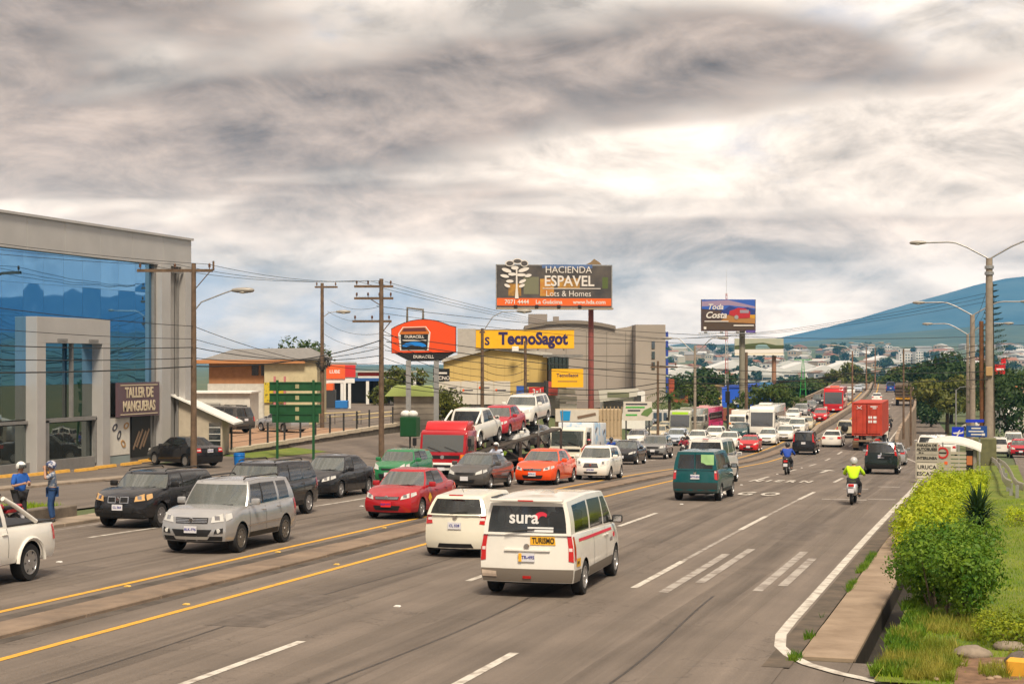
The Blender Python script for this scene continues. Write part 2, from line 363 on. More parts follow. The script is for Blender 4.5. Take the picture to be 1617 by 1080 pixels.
# walk and planting bed on the left of the inbound road
def slabs(name, x0, x1, y0, y1, ln, h, m, base='sidewalk', gap=.02, jit=.0):
    root = None; y = y0
    while y < y1-.2:
        e = min(y+ln, y1); mb = MB(); yc = (y+e)/2
        mb.bbox(((x0+x1)/2, 0, 0), (x1-x0, e-y-gap, h), .018, 1)
        for i, v in enumerate(mb.v): mb.v[i] = (v[0], v[1], v[2]+(zr(yc+v[1])-zr(yc)))
        X = cx(yc); o = mb.build(base if root is None else name, m)
        if root is None:
            root = o; struct(o); o.location = (X, yc, zr(yc)+h/2-.06)
        else:
            o.parent = root; o.location = (X-root.location.x, yc-root.location.y, zr(yc)+h/2-.06-root.location.z+jit*RND.uniform(-1, 1))
        y = e
    return root
slabs('walk_slab', -26.45, -25.32, -20, 60, 3., .16, CONC, 'sidewalk', jit=.008)
slabs('kerb_block', -16.0, -15.15, -30, 160, 2.6, .13, mat('stained_concrete', (.25, .185, .135), .9, c2=(.14, .105, .08), scale=1.1, world=True, bump=.3, bscale=12), 'median', .03, .007)
slabs('kerb_slab', -37.0, -36.1, -20, 64, 2.6, .15, CONC, 'parking_kerb', .02)
slabs('drain_slab', -2.9, -2.08, 24.4, 49.2, 3.3, .09, mat('drain_concrete', (.31, .235, .17), .9, c2=(.2, .145, .10), scale=1.3, world=True, bump=.3, bscale=12), 'drain_walk', .012, .01)
struct(strip('planting_bed', -28.55, -26.85, -20, 42.5, 2, GRASS, .36))
struct(strip('grass_bank', -39.7, -37.6, 78, 87, 3, GRASS, .03, gz, nx=4, curve=False))
struct(strip('grass_slope', -35.8, -31.2, 91, 110, 3, GRASS, .03, gz, nx=8, curve=False))
struct(strip('upper_apron', -40.6, -35.8, 87, 110, 3, ASPH2, .03, gz, nx=5, curve=False)); struct(strip('kerb_apron', -35.8, -31.2, 87, 91, 2, ASPH2, .03, gz, nx=5, curve=False))
struct(strip('lot_apron', -39.7, -37.0, 60, 78, 3, ASPH2, .008, gz, nx=4, curve=False))
GUT = mat('dirty_gutter', (.075, .062, .052), .85, var=.4, scale=1.2, world=True)
struct(strip('gutter', -16.62, -16.02, -30, 160, 4, GUT, .004, nx=2)); struct(strip('gutter', -15.12, -14.85, -30, 160, 4, GUT, .004, nx=1)); struct(strip('road_shoulder', -3.32, -2.92, 23.4, 50, 3, mat('gritty_shoulder', (.13, .10, .075), .9, c2=(.06, .05, .04), scale=2., world=True), .005, nx=2))
# right-hand lawn, soil and verge
def lawn_z(x, y): return zr(min(y, 96))+.06+.10*sst(-1.5, 1.5, x)+.05*mnoise.noise((x*.6, y*.6, 0))
struct(strip('lawn', -1.64, .95, 49.3, 100, 2, GRASS, .0, lawn_z, nx=5, curve=False))
struct(strip('lawn_bank', -1.64, 10, 22.4, 49.3, 1, GRASS, .0, lawn_z, nx=14, curve=False))
struct(strip('lawn_edge', .96, 10, 49.3, 67.8, 1.5, GRASS, .0, lawn_z, nx=8, curve=False))
struct(strip('soil_patch', -.6, 6, 22.2, 24.6, .4, SOIL, .02, lawn_z, nx=8, curve=False))
for xw in (-2.085, -1.635):
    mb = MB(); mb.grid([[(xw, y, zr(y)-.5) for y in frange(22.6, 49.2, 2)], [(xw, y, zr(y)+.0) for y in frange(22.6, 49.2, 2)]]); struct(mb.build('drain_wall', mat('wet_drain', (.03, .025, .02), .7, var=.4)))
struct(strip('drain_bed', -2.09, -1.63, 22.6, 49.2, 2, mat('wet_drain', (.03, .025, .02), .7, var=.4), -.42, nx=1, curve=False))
# overpass: side walls, parapets and the barrier in its middle
def wallstrip(name, xf, y0, y1, th, zt, zb, m, step=5):
    mb = MB(); rows = []
    for y in frange(y0, y1, step):
        X = xf(y)+cx(y); a = zt(y); b = zb(y)
        rows.append([(X-th/2, y, b), (X-th/2, y, a-.03), (X-th/2+.03, y, a), (X+th/2-.03, y, a), (X+th/2, y, a-.03), (X+th/2, y, b)])
    mb.grid(rows); n = 6; K = len(rows)
    mb.f.append(tuple(range(n))); mb.f.append(tuple(range((K-1)*n, K*n))[::-1]); mb.m += [0, 0]
    return mb.build(name, m)
PARA = mat('weathered_parapet', (.25, .19, .14), .9, var=.4, scale=.7, bump=.4)
tag(wallstrip('parapet_wall', lambda y: red(y)+.18, 150, 520, .32, lambda y: zr(y)+.35+.6*sst(150, 168, y), lambda y: zlow(y)-1, PARA), 'long stained concrete parapet between the overpass and the exit ramp', 'parapet')
tag(wallstrip('parapet_wall', lambda y: -23.9, 166, 520, .32, lambda y: zr(y)+.45+.5*sst(166, 178, y), lambda y: zlow(y)-1, PARA), 'long brown concrete parapet beside the queue climbing the overpass', 'parapet')
tag(wallstrip('median_barrier', lambda y: -15.62, 160.2, 520, .5, lambda y: zr(y)+.15+.4*sst(160, 172, y), lambda y: zr(y)-.1, CONC), 'low concrete barrier dividing the two directions on the overpass', 'barrier')

# ---------------------------------------------------------------- painted markings
def line(name, pts, w, m, dz=.006):
    """ribbon following the road; pts in lane coordinates"""
    mb = MB(); rows = []
    for i, (x, y) in enumerate(pts):
        a = pts[max(i-1, 0)]; b = pts[min(i+1, len(pts)-1)]; t = Vector((b[0]-a[0], b[1]-a[1])).normalized(); nx_, ny_ = t.y, -t.x
        rows.append([P(x+s*nx_*w/2, y+s*ny_*w/2, dz) for s in (-1, 1)])
    mb.grid(rows); return struct(mb.build(name, m))
line('lane_line_yellow', [(-14.02, y) for y in frange(-30, 520, 4)], .16, LINEY)
line('lane_line_yellow', [(-16.95, y) for y in frange(-30, 520, 4)], .16, LINEY)
for xl in (-10.55, -7.05):
    for y in (5, 18.2, 31.7, 45.4, 59, 73, 87, 101, 115, 129, 143, 158, 172, 186, 200, 214, 230, 246, 262, 280):
        if xl > -9 and y > 150: break
        line('lane_dash', [(xl, t) for t in frange(y, y+5.2, 1.3)], .15, LINEW)
line('lane_line_worn', [(-7.05, t) for t in frange(37, 59, 1.)], .11, LINEO, .005)
fl_ = lambda y: lerp(-22.95, -21.8, sst(36, 52, y))
for a in (8, 22.5, 37.3, 49.5, 63, 77, 91, 105, 119, 133, 147, 162, 178):
    line('lane_dash', [(fl_(t), t) for t in frange(a, a+4.8, .8)], .13, LINEW)
edge = [(-3.46, y) for y in frange(98, 28, -3)]+[(-3.44, 26.5), (-3.3, 25.3), (-3.05, 24.5), (-2.7, 23.8), (-2.2, 23.2), (-1.4, 22.5), (0, 21.6), (3, 20), (6, 18.6)]
line('edge_line', edge, .18, LINEW)
line('edge_line', [(red(y)-.45, y) for y in frange(99, 500, 4)], .14, LINEW)
line('edge_line', [(-24.9, y) for y in frange(-10, 60, 4)], .1, LINEO)
for (x0, y0, ln) in ((-6.35, 31.2, 7.6), (-5.95, 33., 7.2), (-4.62, 32, 8.), (-4.25, 33, 5.5)):
    line('worn_marking', [(x0, t) for t in frange(y0, y0+ln, .7)], .2, LINEO)
line('stop_line', [(-14.2, 262), (-7.6, 262)], .9, LINEW)
def road_text(txt, x, Y, size, ln, sp=1.):
    o = text(txt, 1., LINEW, None, P(x, Y, .02), (math.atan((zr(Y+1)-zr(Y-1))/2), 0, -head(Y)), .002, bold=.03, name='road_lettering', sp=sp)
    o.scale = (size, ln, 1); return struct(o)
TAR = mat('tar', (.055, .047, .042), .6, var=.3, world=True); PATCH = mat('asphalt_patch', (.125, .103, .088), .8, var=.2, scale=3., world=True, bump=.3, bscale=50)
line('tar_seam', [(-8.7+.15*sin(y*.3), y) for y in frange(8, 34, 1.2)], .05, TAR, .003); line('tar_seam', [(-12.4+.1*sin(y*.4), y) for y in frange(16, 60, 1.5)], .05, TAR, .003); line('tar_seam', [(-5.2+.12*sin(y*.35), y) for y in frange(14, 31, 1.2)], .045, TAR, .003); line('tar_seam', [(-20+.1*sin(y*.4), y) for y in frange(22, 60, 1.5)], .05, TAR, .003)
for x0, y0, w, l in ((-12.3, 24.5, 1.1, 4.2), (-5.4, 43, 1.2, 5.5), (-19.4, 27.5, 1.1, 4.)): line('repair_patch', [(x0+.03*sin(9*t), t) for t in frange(y0, y0+l, .5)], w, PATCH, .004)
road_text('N I E R N', -9.35, 72.6, .68, 3.0)
road_text('C A R G O', -10.1, 61.6, .86, 2.9)
for xs, ys, w in ((-5.5, 59.6, 1.6), (-4.2, 60.2, 1.), (-5.7, 67.2, 1.), (-4.5, 69.6, .9)):
    line('worn_marking', [(xs-w/2, ys), (xs+w/2, ys+.05)], .45, LINEO)
def arrow(x, Y):
    mb = MB(); pts = [(-.1, 0), (.1, 0), (.1, 4.5), (.46, 4.5), (0, 6.6), (-.46, 4.5), (-.1, 4.5)]
    mb.add([P(x+a, Y+b, .012) for a, b in pts], [tuple(range(7))]); struct(mb.build('lane_arrow', LINEW))
arrow(-8.7, 86); arrow(-5.3, 97)
for a, b in ((-18.8, 78), (-19.7, 84), (-22.2, 76)): line('worn_marking', [(a-.6, b), (a+.6, b+.1)], .5, LINEW)
STUD = mat('road_stud_yellow', (.7, .45, .1), .5)
for xs, y0, st, tx, nm, gr in ((-14.3, 19.6, 7., 'small yellow raised road stud along the outbound yellow line', STUD, 'yellow studs of the outbound line'), (-16.68, 21.6, 7., 'small yellow raised road stud along the inbound yellow line', STUD, 'yellow studs of the inbound line'), (-20.4, 32, 9., 'small white raised road stud between the two inbound lanes', WHITE, 'white studs of the inbound lanes'), (-10.55, 27.6, 13.6, 'small white raised road stud in a gap of the dashed lane line', WHITE, 'white studs of the dashed line')):
    for i in range(6):
        mb = MB(); mb.prism([(-.06, 0), (.06, 0), (.04, .022), (-.04, .022)], .1, 'y', -.05)
        tag(mb.build('road_stud', nm, loc=P(xs, y0+i*st, .005)), tx, 'road stud', gr)

def stain(name, c, k):
    m = mat(name, c, .8); nt = m.node_tree; N = nt.nodes; L = nt.links; b = N['Principled BSDF']; o = N['Material Output']; g = N.new('ShaderNodeNewGeometry'); mp = N.new('ShaderNodeMapping'); L.new(g.outputs['Position'], mp.inputs[0]); mp.inputs['Scale'].default_value = (3., .12, .1)
    t = N.new('ShaderNodeTexNoise'); L.new(mp.outputs[0], t.inputs['Vector']); t.inputs['Scale'].default_value = 1.; t.inputs['Detail'].default_value = 7; r = N.new('ShaderNodeMapRange'); L.new(t.outputs['Fac'], r.inputs[0]); r.inputs[1].default_value = .35; r.inputs[2].default_value = .7; r.inputs[4].default_value = k
    tr_ = N.new('ShaderNodeBsdfTransparent'); mx = N.new('ShaderNodeMixShader'); L.new(r.outputs[0], mx.inputs[0]); L.new(tr_.outputs[0], mx.inputs[1]); L.new(b.outputs[0], mx.inputs[2]); L.new(mx.outputs[0], o.inputs[0]); return m
OILY = stain('oil_stain', (.06, .052, .046), .26); POLI = stain('polished_track', (.21, .178, .15), .35)
for xc in (-12.3, -8.8, -5.25, -18.9, -23.4):
    line('oil_track', [(xc+.08*sin(y*.21), y) for y in frange(4, 150, 3)], .75, OILY, .0045)
    for s in (-.82, .82): line('wheel_track', [(xc+s+.06*sin(y*.17+s), y) for y in frange(4, 150, 3)], .5, POLI, .0042)
# ---------------------------------------------------------------- hills and mountain behind the valley
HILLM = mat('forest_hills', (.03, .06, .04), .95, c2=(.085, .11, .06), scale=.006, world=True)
MOUNT = mat('mountain_forest', (.02, .075, .13), .95, c2=(.07, .13, .17), scale=.004, world=True)  # blue of the distant haze is mixed into the forest colour
def ridge(name, R, tops, depth, m, jag, a0=-80, a1=80, n=160):
    """tops: (azimuth off the camera axis in degrees, height above eye in degrees)"""
    T = table(tops); ax = math.atan(772.5/2550); mb = MB(); rows = []
    for k in range(9):
        t = k/8.; r = []
        for i in range(n+1):
            a = a0+(a1-a0)*i/n; th = radians(a)-ax
            h = math.tan(radians(T(a)))*R+EYE
            h += jag*R*(mnoise.fractal((a*.16, R*.001, 1.7), 1., 2., 5)*.5)
            RR = R*(1-depth*(1-t)); prof = t**1.25
            zb_ = gz(sin(th)*R*(1-depth), cos(th)*R*(1-depth))-8; z = zb_+(h-zb_)*prof
            z += jag*R*1.6*mnoise.fractal((a*.35, t*3.2, R*.001), 1., 2.1, 5)*(t*(1-t)*2.2)
            r.append((sin(th)*RR, cos(th)*RR, z))
        rows.append(r)
    back = [(x*1.12, y*1.12, -40) for x, y, z in rows[-1]]; rows.append(back)
    mb.grid(rows); return struct(mb.build(name, m, smooth=80))
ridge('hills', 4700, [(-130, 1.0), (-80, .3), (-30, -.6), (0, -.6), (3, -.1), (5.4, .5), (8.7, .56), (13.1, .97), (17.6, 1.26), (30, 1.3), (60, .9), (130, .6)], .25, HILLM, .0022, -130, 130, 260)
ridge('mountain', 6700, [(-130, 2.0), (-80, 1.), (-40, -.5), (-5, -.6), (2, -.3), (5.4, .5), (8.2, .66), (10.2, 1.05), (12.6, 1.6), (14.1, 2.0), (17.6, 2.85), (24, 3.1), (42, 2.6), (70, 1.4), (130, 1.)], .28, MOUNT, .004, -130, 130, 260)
# ---------------------------------------------------------------- vehicles (local +Y is forward)
def interp(T, y):
    if y <= T[0][0]: return T[0][1]
    for (a, b), (c, d) in zip(T, T[1:]):
        if y <= c: return lerp(b, d, (y-a)/(c-a))
    return T[-1][1]
_wheel = {}
def wheel(root, x, y, r, w, rim=None, style=5, lod=0, dual=False):
    rim = rim or RIM; key = (round(r, 3), round(w, 3), style, lod, rim.name, dual)
    if key not in _wheel:
        n = 28 if lod == 0 else 16; mb = MB(); h = w/2
        mb.lathe([(r*.60, -h*.8), (r*.66, -h), (r*.93, -h), (r*.99, -h*.72), (r, -h*.4), (r, h*.4), (r*.99, h*.72), (r*.93, h), (r*.66, h), (r*.60, h*.8), (r*.58, h*.3)], axis='x', n=n)
        t = mb.build('wheel', RUBBER, smooth=40); rb = MB()
        rb.lathe([(r*.655, h*.94), (r*.655, h*1.02), (r*.60, h*1.02), (r*.57, h*.55)], axis='x', n=n)
        if lod == 0 and style:
            for k in range(style):
                a = 2*pi*k/style+.3; s = 1.15/style if style > 5 else .19
                pts = [(h*.9, r*.13, -r*s*.8), (h*.9, r*.13, r*s*.8), (h*.92, r*.60, r*s*1.1), (h*.92, r*.60, -r*s*1.1)]
                vs = [(p[0]-d, p[1]*cos(a)-p[2]*sin(a), p[1]*sin(a)+p[2]*cos(a)) for d in (0, .04) for p in pts]
                rb.add(vs, [(0, 1, 2, 3), (7, 6, 5, 4), (0, 4, 5, 1), (1, 5, 6, 2), (2, 6, 7, 3), (3, 7, 4, 0)])
            rb.lathe([(0, h*1.0), (r*.15, h*.98), (r*.17, h*.8)], axis='x', n=12)
        else:
            rb.lathe([(0, h*.95), (r*.2, h*.95), (r*.3, h*.7), (r*.56, h*.72)], axis='x', n=n)
        ro = rb.build('rim', rim, smooth=40)
        db = MB(); db.lathe([(0, h*.45), (r*.585, h*.45)], axis='x', n=n); 
        do = db.build('brake_disc', BLACK)
        _wheel[key] = (t.data, ro.data, do.data)
        for q in (t, ro, do): bpy.data.objects.remove(q)
    a, b, c = _wheel[key]
    t = bpy.data.objects.new('wheel', a); col.objects.link(t); t.parent = root; t.location = (x, y, r); t.rotation_euler = (RND.uniform(0, 6), 0, 0 if x > 0 else pi)
    q = bpy.data.objects.new('rim', b); col.objects.link(q); q.parent = t
    q = bpy.data.objects.new('brake_disc', c); col.objects.link(q); q.parent = t

DRIVERS = []
class Car:
    def __init__(s, sp): s.sp = sp
    def plan(s, y):
        u = abs(y)/(s.sp['L']/2); k = max(0, (u-.62)/.38); e = s.sp.get('pf', .12) if y > 0 else s.sp.get('pr', .09)
        return 1-e*k**2.4
    def top(s, y): return interp(s.sp['deck'], y)
    def hw(s, y, z):
        sp = s.sp; t = (z-sp['zb'])/max(.05, (s.top(y)-sp['zb']))
        pr = interp(sp.get('prof', [(-.2, .95), (0, .955), (.13, .985), (.32, .998), (.55, 1.), (.78, .985), (.9, .965), (1, .935)]), t)
        return sp['W']/2*s.plan(y)*pr
    def Y(s, y, c, z):
        sp = s.sp; u = abs(y)/(sp['L']/2); k = sst(.55, 1., u)
        if y > 0: return y+(sp.get('bf', .16)*(1-c*c)-sp.get('rf', .28)*max(0, z-.5)**1.3-.35*max(0, sp['zb']+.16-z))*k-sp.get('bf', .16)*k
        return y-(sp.get('br', .10)*(1-c*c)-sp.get('rr', .12)*max(0, z-.62)-.3*max(0, sp['zb']+.14-z))*k+sp.get('br', .10)*k
    def pt(s, y, side, z, off=0.):
        h = s.hw(y, z); return (side*(h+off), s.Y(y, 1, z), z)
    def end(s, sg, c, z, off=0.):
        y = sg*s.sp['L']/2; return (c*s.hw(y, z), s.Y(y, c, z)+sg*off, z)
    def pe(s, mb, sg, q, off=.012, n=4, m=2, mi=0):
        """patch on the front (sg=1) or rear (sg=-1); q = four (c, z) corners"""
        rows = []
        for j in range(m+1):
            v = j/m; r = []
            for i in range(n+1):
                u = i/n; c = lerp(lerp(q[0][0], q[1][0], u), lerp(q[3][0], q[2][0], u), v); z = lerp(lerp(q[0][1], q[1][1], u), lerp(q[3][1], q[2][1], u), v)
                r.append(s.end(sg, c, z, off))
            rows.append(r)
        ring = [[(x, y-sg*(off+.02), z) for x, y, z in r] for r in rows]
        mb.grid(rows, mi)
        per = lambda R: [p for p in R[0]]+[R[j][-1] for j in range(1, m+1)]+[p for p in R[m][::-1]][1:]+[R[j][0] for j in range(m-1, 0, -1)]
        mb.grid([per(rows), per(ring)], mi, True)
    def ps(s, mb, side, q, off=.008, n=6, m=2, mi=0):
        rows = []
        for j in range(m+1):
            v = j/m; r = []
            for i in range(n+1):
                u = i/n; y = lerp(lerp(q[0][0], q[1][0], u), lerp(q[3][0], q[2][0], u), v); z = lerp(lerp(q[0][1], q[1][1], u), lerp(q[3][1], q[2][1], u), v)
                r.append(s.pt(y, side, z, off))
            rows.append(r)
        mb.grid(rows, mi)
    def lower(s):
        sp = s.sp; L = sp['L']; r = sp['r']; ra = r*sp.get('arch', 1.17); H2 = L/2
        st = set(frange(-H2, H2, L/22)); 
        for d in (.04, .1, .2, .32): st |= {H2-d, -H2+d}
        st = {y for y in st if all(abs(y-a) > ra+.02 for a in sp['ax'])}
        st = [(y, 0) for y in st]
        for a in sp['ax']:
            for k in range(13):
                th = pi*k/12; st.append((a+ra*cos(th), 1))
            st += [(a+ra+.004, 0), (a-ra-.004, 0)]
        st.sort(); rows = []
        for y, ar in st:
            zb = sp['zb']
            if ar:
                a = min(sp['ax'], key=lambda q: abs(q-y)); zb = max(zb, r+sqrt(max(0, ra*ra-(y-a)**2)))
            zt = s.top(y); hs = [zb+(zt-zb)*t for t in (0, .12, .26, .42, .58, .74, .88, .96, 1)]
            half = [s.pt(y, 1, z) for z in hs]; w = half[-1][0]; u = abs(y)/H2; cr = sp.get('crown', .035)*(1-u**6)
            for c in (.93, .7, .35, 0):
                cc = 1-(c/1.)**2; half.append((w*c, s.Y(y, c, zt), zt+.012*(c < .99)*(1-u**6)+cr*cc))
            full = half+[(-x, yy, z) for x, yy, z in half[-2::-1]]; rows.append(full)
        mb = MB(); mb.grid(rows)
        nh = 9
        for sg, row in ((-1, rows[0]), (1, rows[-1])):
            g = []
            for j in range(nh):
                z = row[j][2]; g.append([s.end(sg, c, z) for c in (1, .8, .5, .17, -.17, -.5, -.8, -1)])
            mb.grid(g if sg < 0 else [q[::-1] for q in g])
        return mb
    def green(s, body, parts):
        """cabin: body panels go into body, panes into parts"""
        g = s.sp.get('green')
        if not g: return
        zb_, zt_ = g['zb'], g['zt']; wb, wt = g['wb'], g['wt']; side = g['side']
        fx = (1, .955, .5, 0, -.5, -.955, -1); rx = (-1, -.93, -.5, 0, .5, .93, 1) if g.get('rp') is None else (-1, -g['rp'], -.4, 0, .4, g['rp'], 1)
        ring = []; fl = []
        yb0, yt0 = side[0][0], side[0][1]; ybn, ytn = side[-1][0], side[-1][1]
        zbf = (lambda y: interp(zb_, y)) if isinstance(zb_, list) else (lambda y: zb_)
        ztf = (lambda y: interp(zt_, y)) if isinstance(zt_, list) else (lambda y: zt_)
        cf, ct = g.get('cf', .22), g.get('ct', .12); rf_, rt_ = g.get('crb', .10), g.get('crt', .07)
        tb = g.get('tb', 0.)
        wbf = lambda y: wb*(1-tb*sst(0, -s.sp['L']/2, y)); wtf = lambda y: wt*(1-tb*1.2*sst(0, -s.sp['L']/2, y))
        for i, c in enumerate(fx):
            ring.append(((wbf(yb0)*c, yb0+cf*(1-c*c), zbf(yb0+cf)), (wtf(yt0)*c, yt0+ct*(1-c*c), ztf(yt0)))); fl.append('A' if i in (0, 5) else 'W')
        fl[-1] = side[0][2]
        for yb, yt, k in side[1:-1]: ring.append(((-wbf(yb), yb, zbf(yb)), (-wtf(yt), yt, ztf(yt)))); fl.append(k)
        for i, c in enumerate(rx): 
            ring.append(((wbf(ybn)*c, ybn-rf_*(1-c*c), zbf(ybn)), (wtf(ytn)*c, ytn-rt_*(1-c*c), ztf(ytn)))); fl.append('A' if i in (0, 5) else 'R')
        fl[-1] = side[-2][2]
        sd = side[1:-1][::-1]
        for j, (yb, yt, k) in enumerate(sd):
            ring.append(((wbf(yb), yb, zbf(yb)), (wtf(yt), yt, ztf(yt)))); fl.append(side[len(side)-3-j][2])
        n = len(ring); hs = [0, .07, .35, .65, g.get('up', .90), 1]; rows = []
        for h in hs:
            r = []
            for b, t in ring:
                q = Vector(b).lerp(Vector(t), h); o_ = Vector((q.x/max(wb, .1), 0, 0))*g.get('bow', .035)*sin(pi*h)*.9
                r.append(q+o_)
            rows.append(r)
        segs = {}
        for i in range(n):
            j = (i+1) % n; k = fl[i]
            for h in range(len(hs)-1):
                quad = (rows[h][i], rows[h][j], rows[h+1][j], rows[h+1][i])
                lo = 0 if k in 'W' else (1 if k != 'R' else g.get('rlo', 1))
                glass = k in 'WRG' and h >= lo and h < len(hs)-2
                if glass: segs.setdefault((k, i if k == 'G' else 0), []).append(quad)
                elif k == 'K' and h < len(hs)-2 and h >= 1: segs.setdefault(('K', i), []).append(quad)
                else: body.add(quad, [(0, 1, 2, 3)])
        for (k, i), qs in segs.items():
            mb = MB()
            for q in qs: mb.add(q, [(0, 1, 2, 3)])
            bm = mb.fixn(); bmesh.ops.remove_doubles(bm, verts=bm.verts, dist=.0005); bm.verts.index_update()
            m2 = MB(); m2.add([v.co for v in bm.verts], [[v.index for v in f.verts] for f in bm.faces]); bm.free()
            parts.append(({'W': 'windshield', 'R': 'rear_window', 'G': 'side_window', 'K': 'pillar_trim'}[k], m2))
        top = rows[-1]; cy = (yt0+ytn)/2; cr = g.get('crown', .05); pr = [top]
        for f, dz in ((.965, .32), (.86, .62), (.6, .88), (.3, 1.)):
            pr.append([Vector((p.x*f, cy+(p.y-cy)*(f if f > .9 else f), p.z+cr*dz)) for p in top])
        body.grid(pr, 0, True); body.add(pr[-1], [tuple(range(n))])

def make_car(sp, name, label, cat, loc, rz, pt, lod=0, group=None, rx=0, wmat=None, front=None, rear=None, style=5, plate='w', extra=None, ws=None, glass=None, lower_m=None, lampm=None, ry=0, driver=None):
    root = thing(name, label, cat, loc, rz, group); root.rotation_euler = (rx, ry, rz)
    c = Car(sp); L = sp['L']; body = c.lower(); panes = []; c.green(body, panes)
    bm = body.fixn(); bmesh.ops.remove_doubles(bm, verts=bm.verts, dist=.0008); bmesh.ops.recalc_face_normals(bm, faces=bm.faces)
    b = MB(); bm.verts.index_update(); b.add([v.co for v in bm.verts], [[v.index for v in f.verts] for f in bm.faces]); bm.free()
    b.build('body', pt, root, smooth=38)
    u = MB(); u.box((0, 0, sp['zb']+.2), (sp['W']-.5, L-.5, .5)); u.box((0, 0, sp['zb']+.12), (sp['W']-.14, sp['ax'][1]-sp['ax'][0]-2.5*sp['r'], .22))
    u.build('underbody', BLACK, root)
    for nm, m in panes:
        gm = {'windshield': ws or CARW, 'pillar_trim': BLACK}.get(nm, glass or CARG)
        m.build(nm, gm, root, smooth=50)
    g_ = sp['green']; zb_ = g_['zb']; bz = (lambda y: interp(zb_, y)) if isinstance(zb_, list) else (lambda y: zb_)
    y1 = g_['side'][0][0]+.1; y0 = g_['side'][-1][0]+.12; tub = MB(); tub.box((0, (y0+y1)/2, (bz(0)-.16+.5)/2), (sp['W']-.24, y1-y0, bz(0)-.16-.5)); tub.box((0, y1+.02, bz(0)-.1), (sp['W']*.78, .34, .1)); tub.build('interior', mat('car_interior', (.035, .033, .03), .8), root)
    ht = interp(g_['zt'], 0) if isinstance(g_['zt'], list) else g_['zt']
    if lod < 2:
        for sx in (-.36, .36):
            for ys in ([-.30] if g_['side'][-1][0] > -1.2 else [-.30, -1.12]):
                m = MB(); m.bbox((sx, ys, (bz(0)-.2+ht-.36)/2+.02), (.48, .14, ht-.36-bz(0)+.2), .04, 1); m.bbox((sx, ys-.01, ht-.24), (.24, .10, .17), .03, 1); m.build('seat', mat('seat_cloth', (.07, .065, .06), .9), root, smooth=40)
        m = MB(); m.lathe([(.165, -.012), (.185, 0), (.165, .012), (.15, 0), (.165, -.012)], (0, 0, 0), 'y', 16); sw = m.build('steering_wheel', BLACK, root, smooth=50, loc=(-.36, y1-.42, bz(0)-.03)); sw.rotation_euler = (-.4, 0, 0)
    if driver:
        DRIVERS.append((driver, Matrix.Translation(loc) @ Matrix.Rotation(rz, 4, 'Z') @ Vector((-.36, -.12, ht-1.62)), rz))
    tw = sp.get('tw', .2)
    for a in sp['ax']:
        for s in (-1, 1): wheel(root, s*(sp['W']/2-tw/2-.015), a, sp['r'], tw, wmat, style, lod)
    sd = sp
    # lamps, grille, plates
    for s in (-1, 1):
        m = MB(); c.pe(m, 1, [(s*a, z) for a, z in sd['hl']], .012)
        if 'hls' in sd: c.ps(m, s, sd['hls'], .010)
        hl = m.build('headlight', lampm or LAMPW, root, smooth=50)
        if lod == 0:
            m = MB(); q = sd['hl']; k = [(lerp(q[0][0], q[2][0], .35), lerp(q[0][1], q[2][1], .3)), (lerp(q[0][0], q[2][0], .75), lerp(q[0][1], q[2][1], .3)), (lerp(q[0][0], q[2][0], .75), lerp(q[0][1], q[2][1], .75)), (lerp(q[0][0], q[2][0], .35), lerp(q[0][1], q[2][1], .75))]
            c.pe(m, 1, [(s*a, z) for a, z in k], .016, 2, 1); m.build('reflector', CHROME, hl)
        m = MB(); c.pe(m, -1, [(s*a, z) for a, z in sd['tl']], .012)
        if 'tls' in sd: c.ps(m, s, sd['tls'], .010)
        tl = m.build('taillight', LAMPR, root, smooth=50)
        if lod == 0:
            m = MB(); q = sd['tl']; zz = lerp(q[0][1], q[2][1], .45)
            c.pe(m, -1, [(s*lerp(q[0][0], q[1][0], .15), zz-.03), (s*lerp(q[0][0], q[1][0], .8), zz-.03), (s*lerp(q[0][0], q[1][0], .8), zz+.03), (s*lerp(q[0][0], q[1][0], .15), zz+.03)], .017, 2, 1); m.build('reverse_lens', mat('clear_lens', (.7, .6, .58), .2), tl)
    for nm, key, m_, off in (('grille', 'grille', BLACK, .010), ('air_intake', 'intake', BLACK, .010), ('bumper_trim', 'ftrim', lower_m or BLACK, .007)):
        for q in sd.get(key, []):
            m = MB(); c.pe(m, 1, q, off); g_ = m.build(nm, m_, root, smooth=50)
            if nm == 'grille' and lod == 0:
                m = MB()
                for t in (.25, .5, .75):
                    za = lerp(q[0][1], q[3][1], t); c.pe(m, 1, [(lerp(q[0][0], q[3][0], t)+.02, za-.008), (lerp(q[1][0], q[2][0], t)-.02, za-.008), (lerp(q[1][0], q[2][0], t)-.02, za+.008), (lerp(q[0][0], q[3][0], t)+.02, za+.008)], .02, 6, 1)
                m.build('grille_bar', CHROME, g_)
    for q in sd.get('rtrim', []):
        m = MB(); c.pe(m, -1, q, .007); m.build('bumper_trim', lower_m or BLACK, root, smooth=50)
    for s in (-1, 1):
        if 'strim' in sd:
            for q in sd['strim']: 
                m = MB(); c.ps(m, s, q, .007); m.build('side_trim', lower_m or BLACK, root, smooth=50)
    pm = {'w': PLATE, 'r': PLATER, 'y': PLATE}[plate]
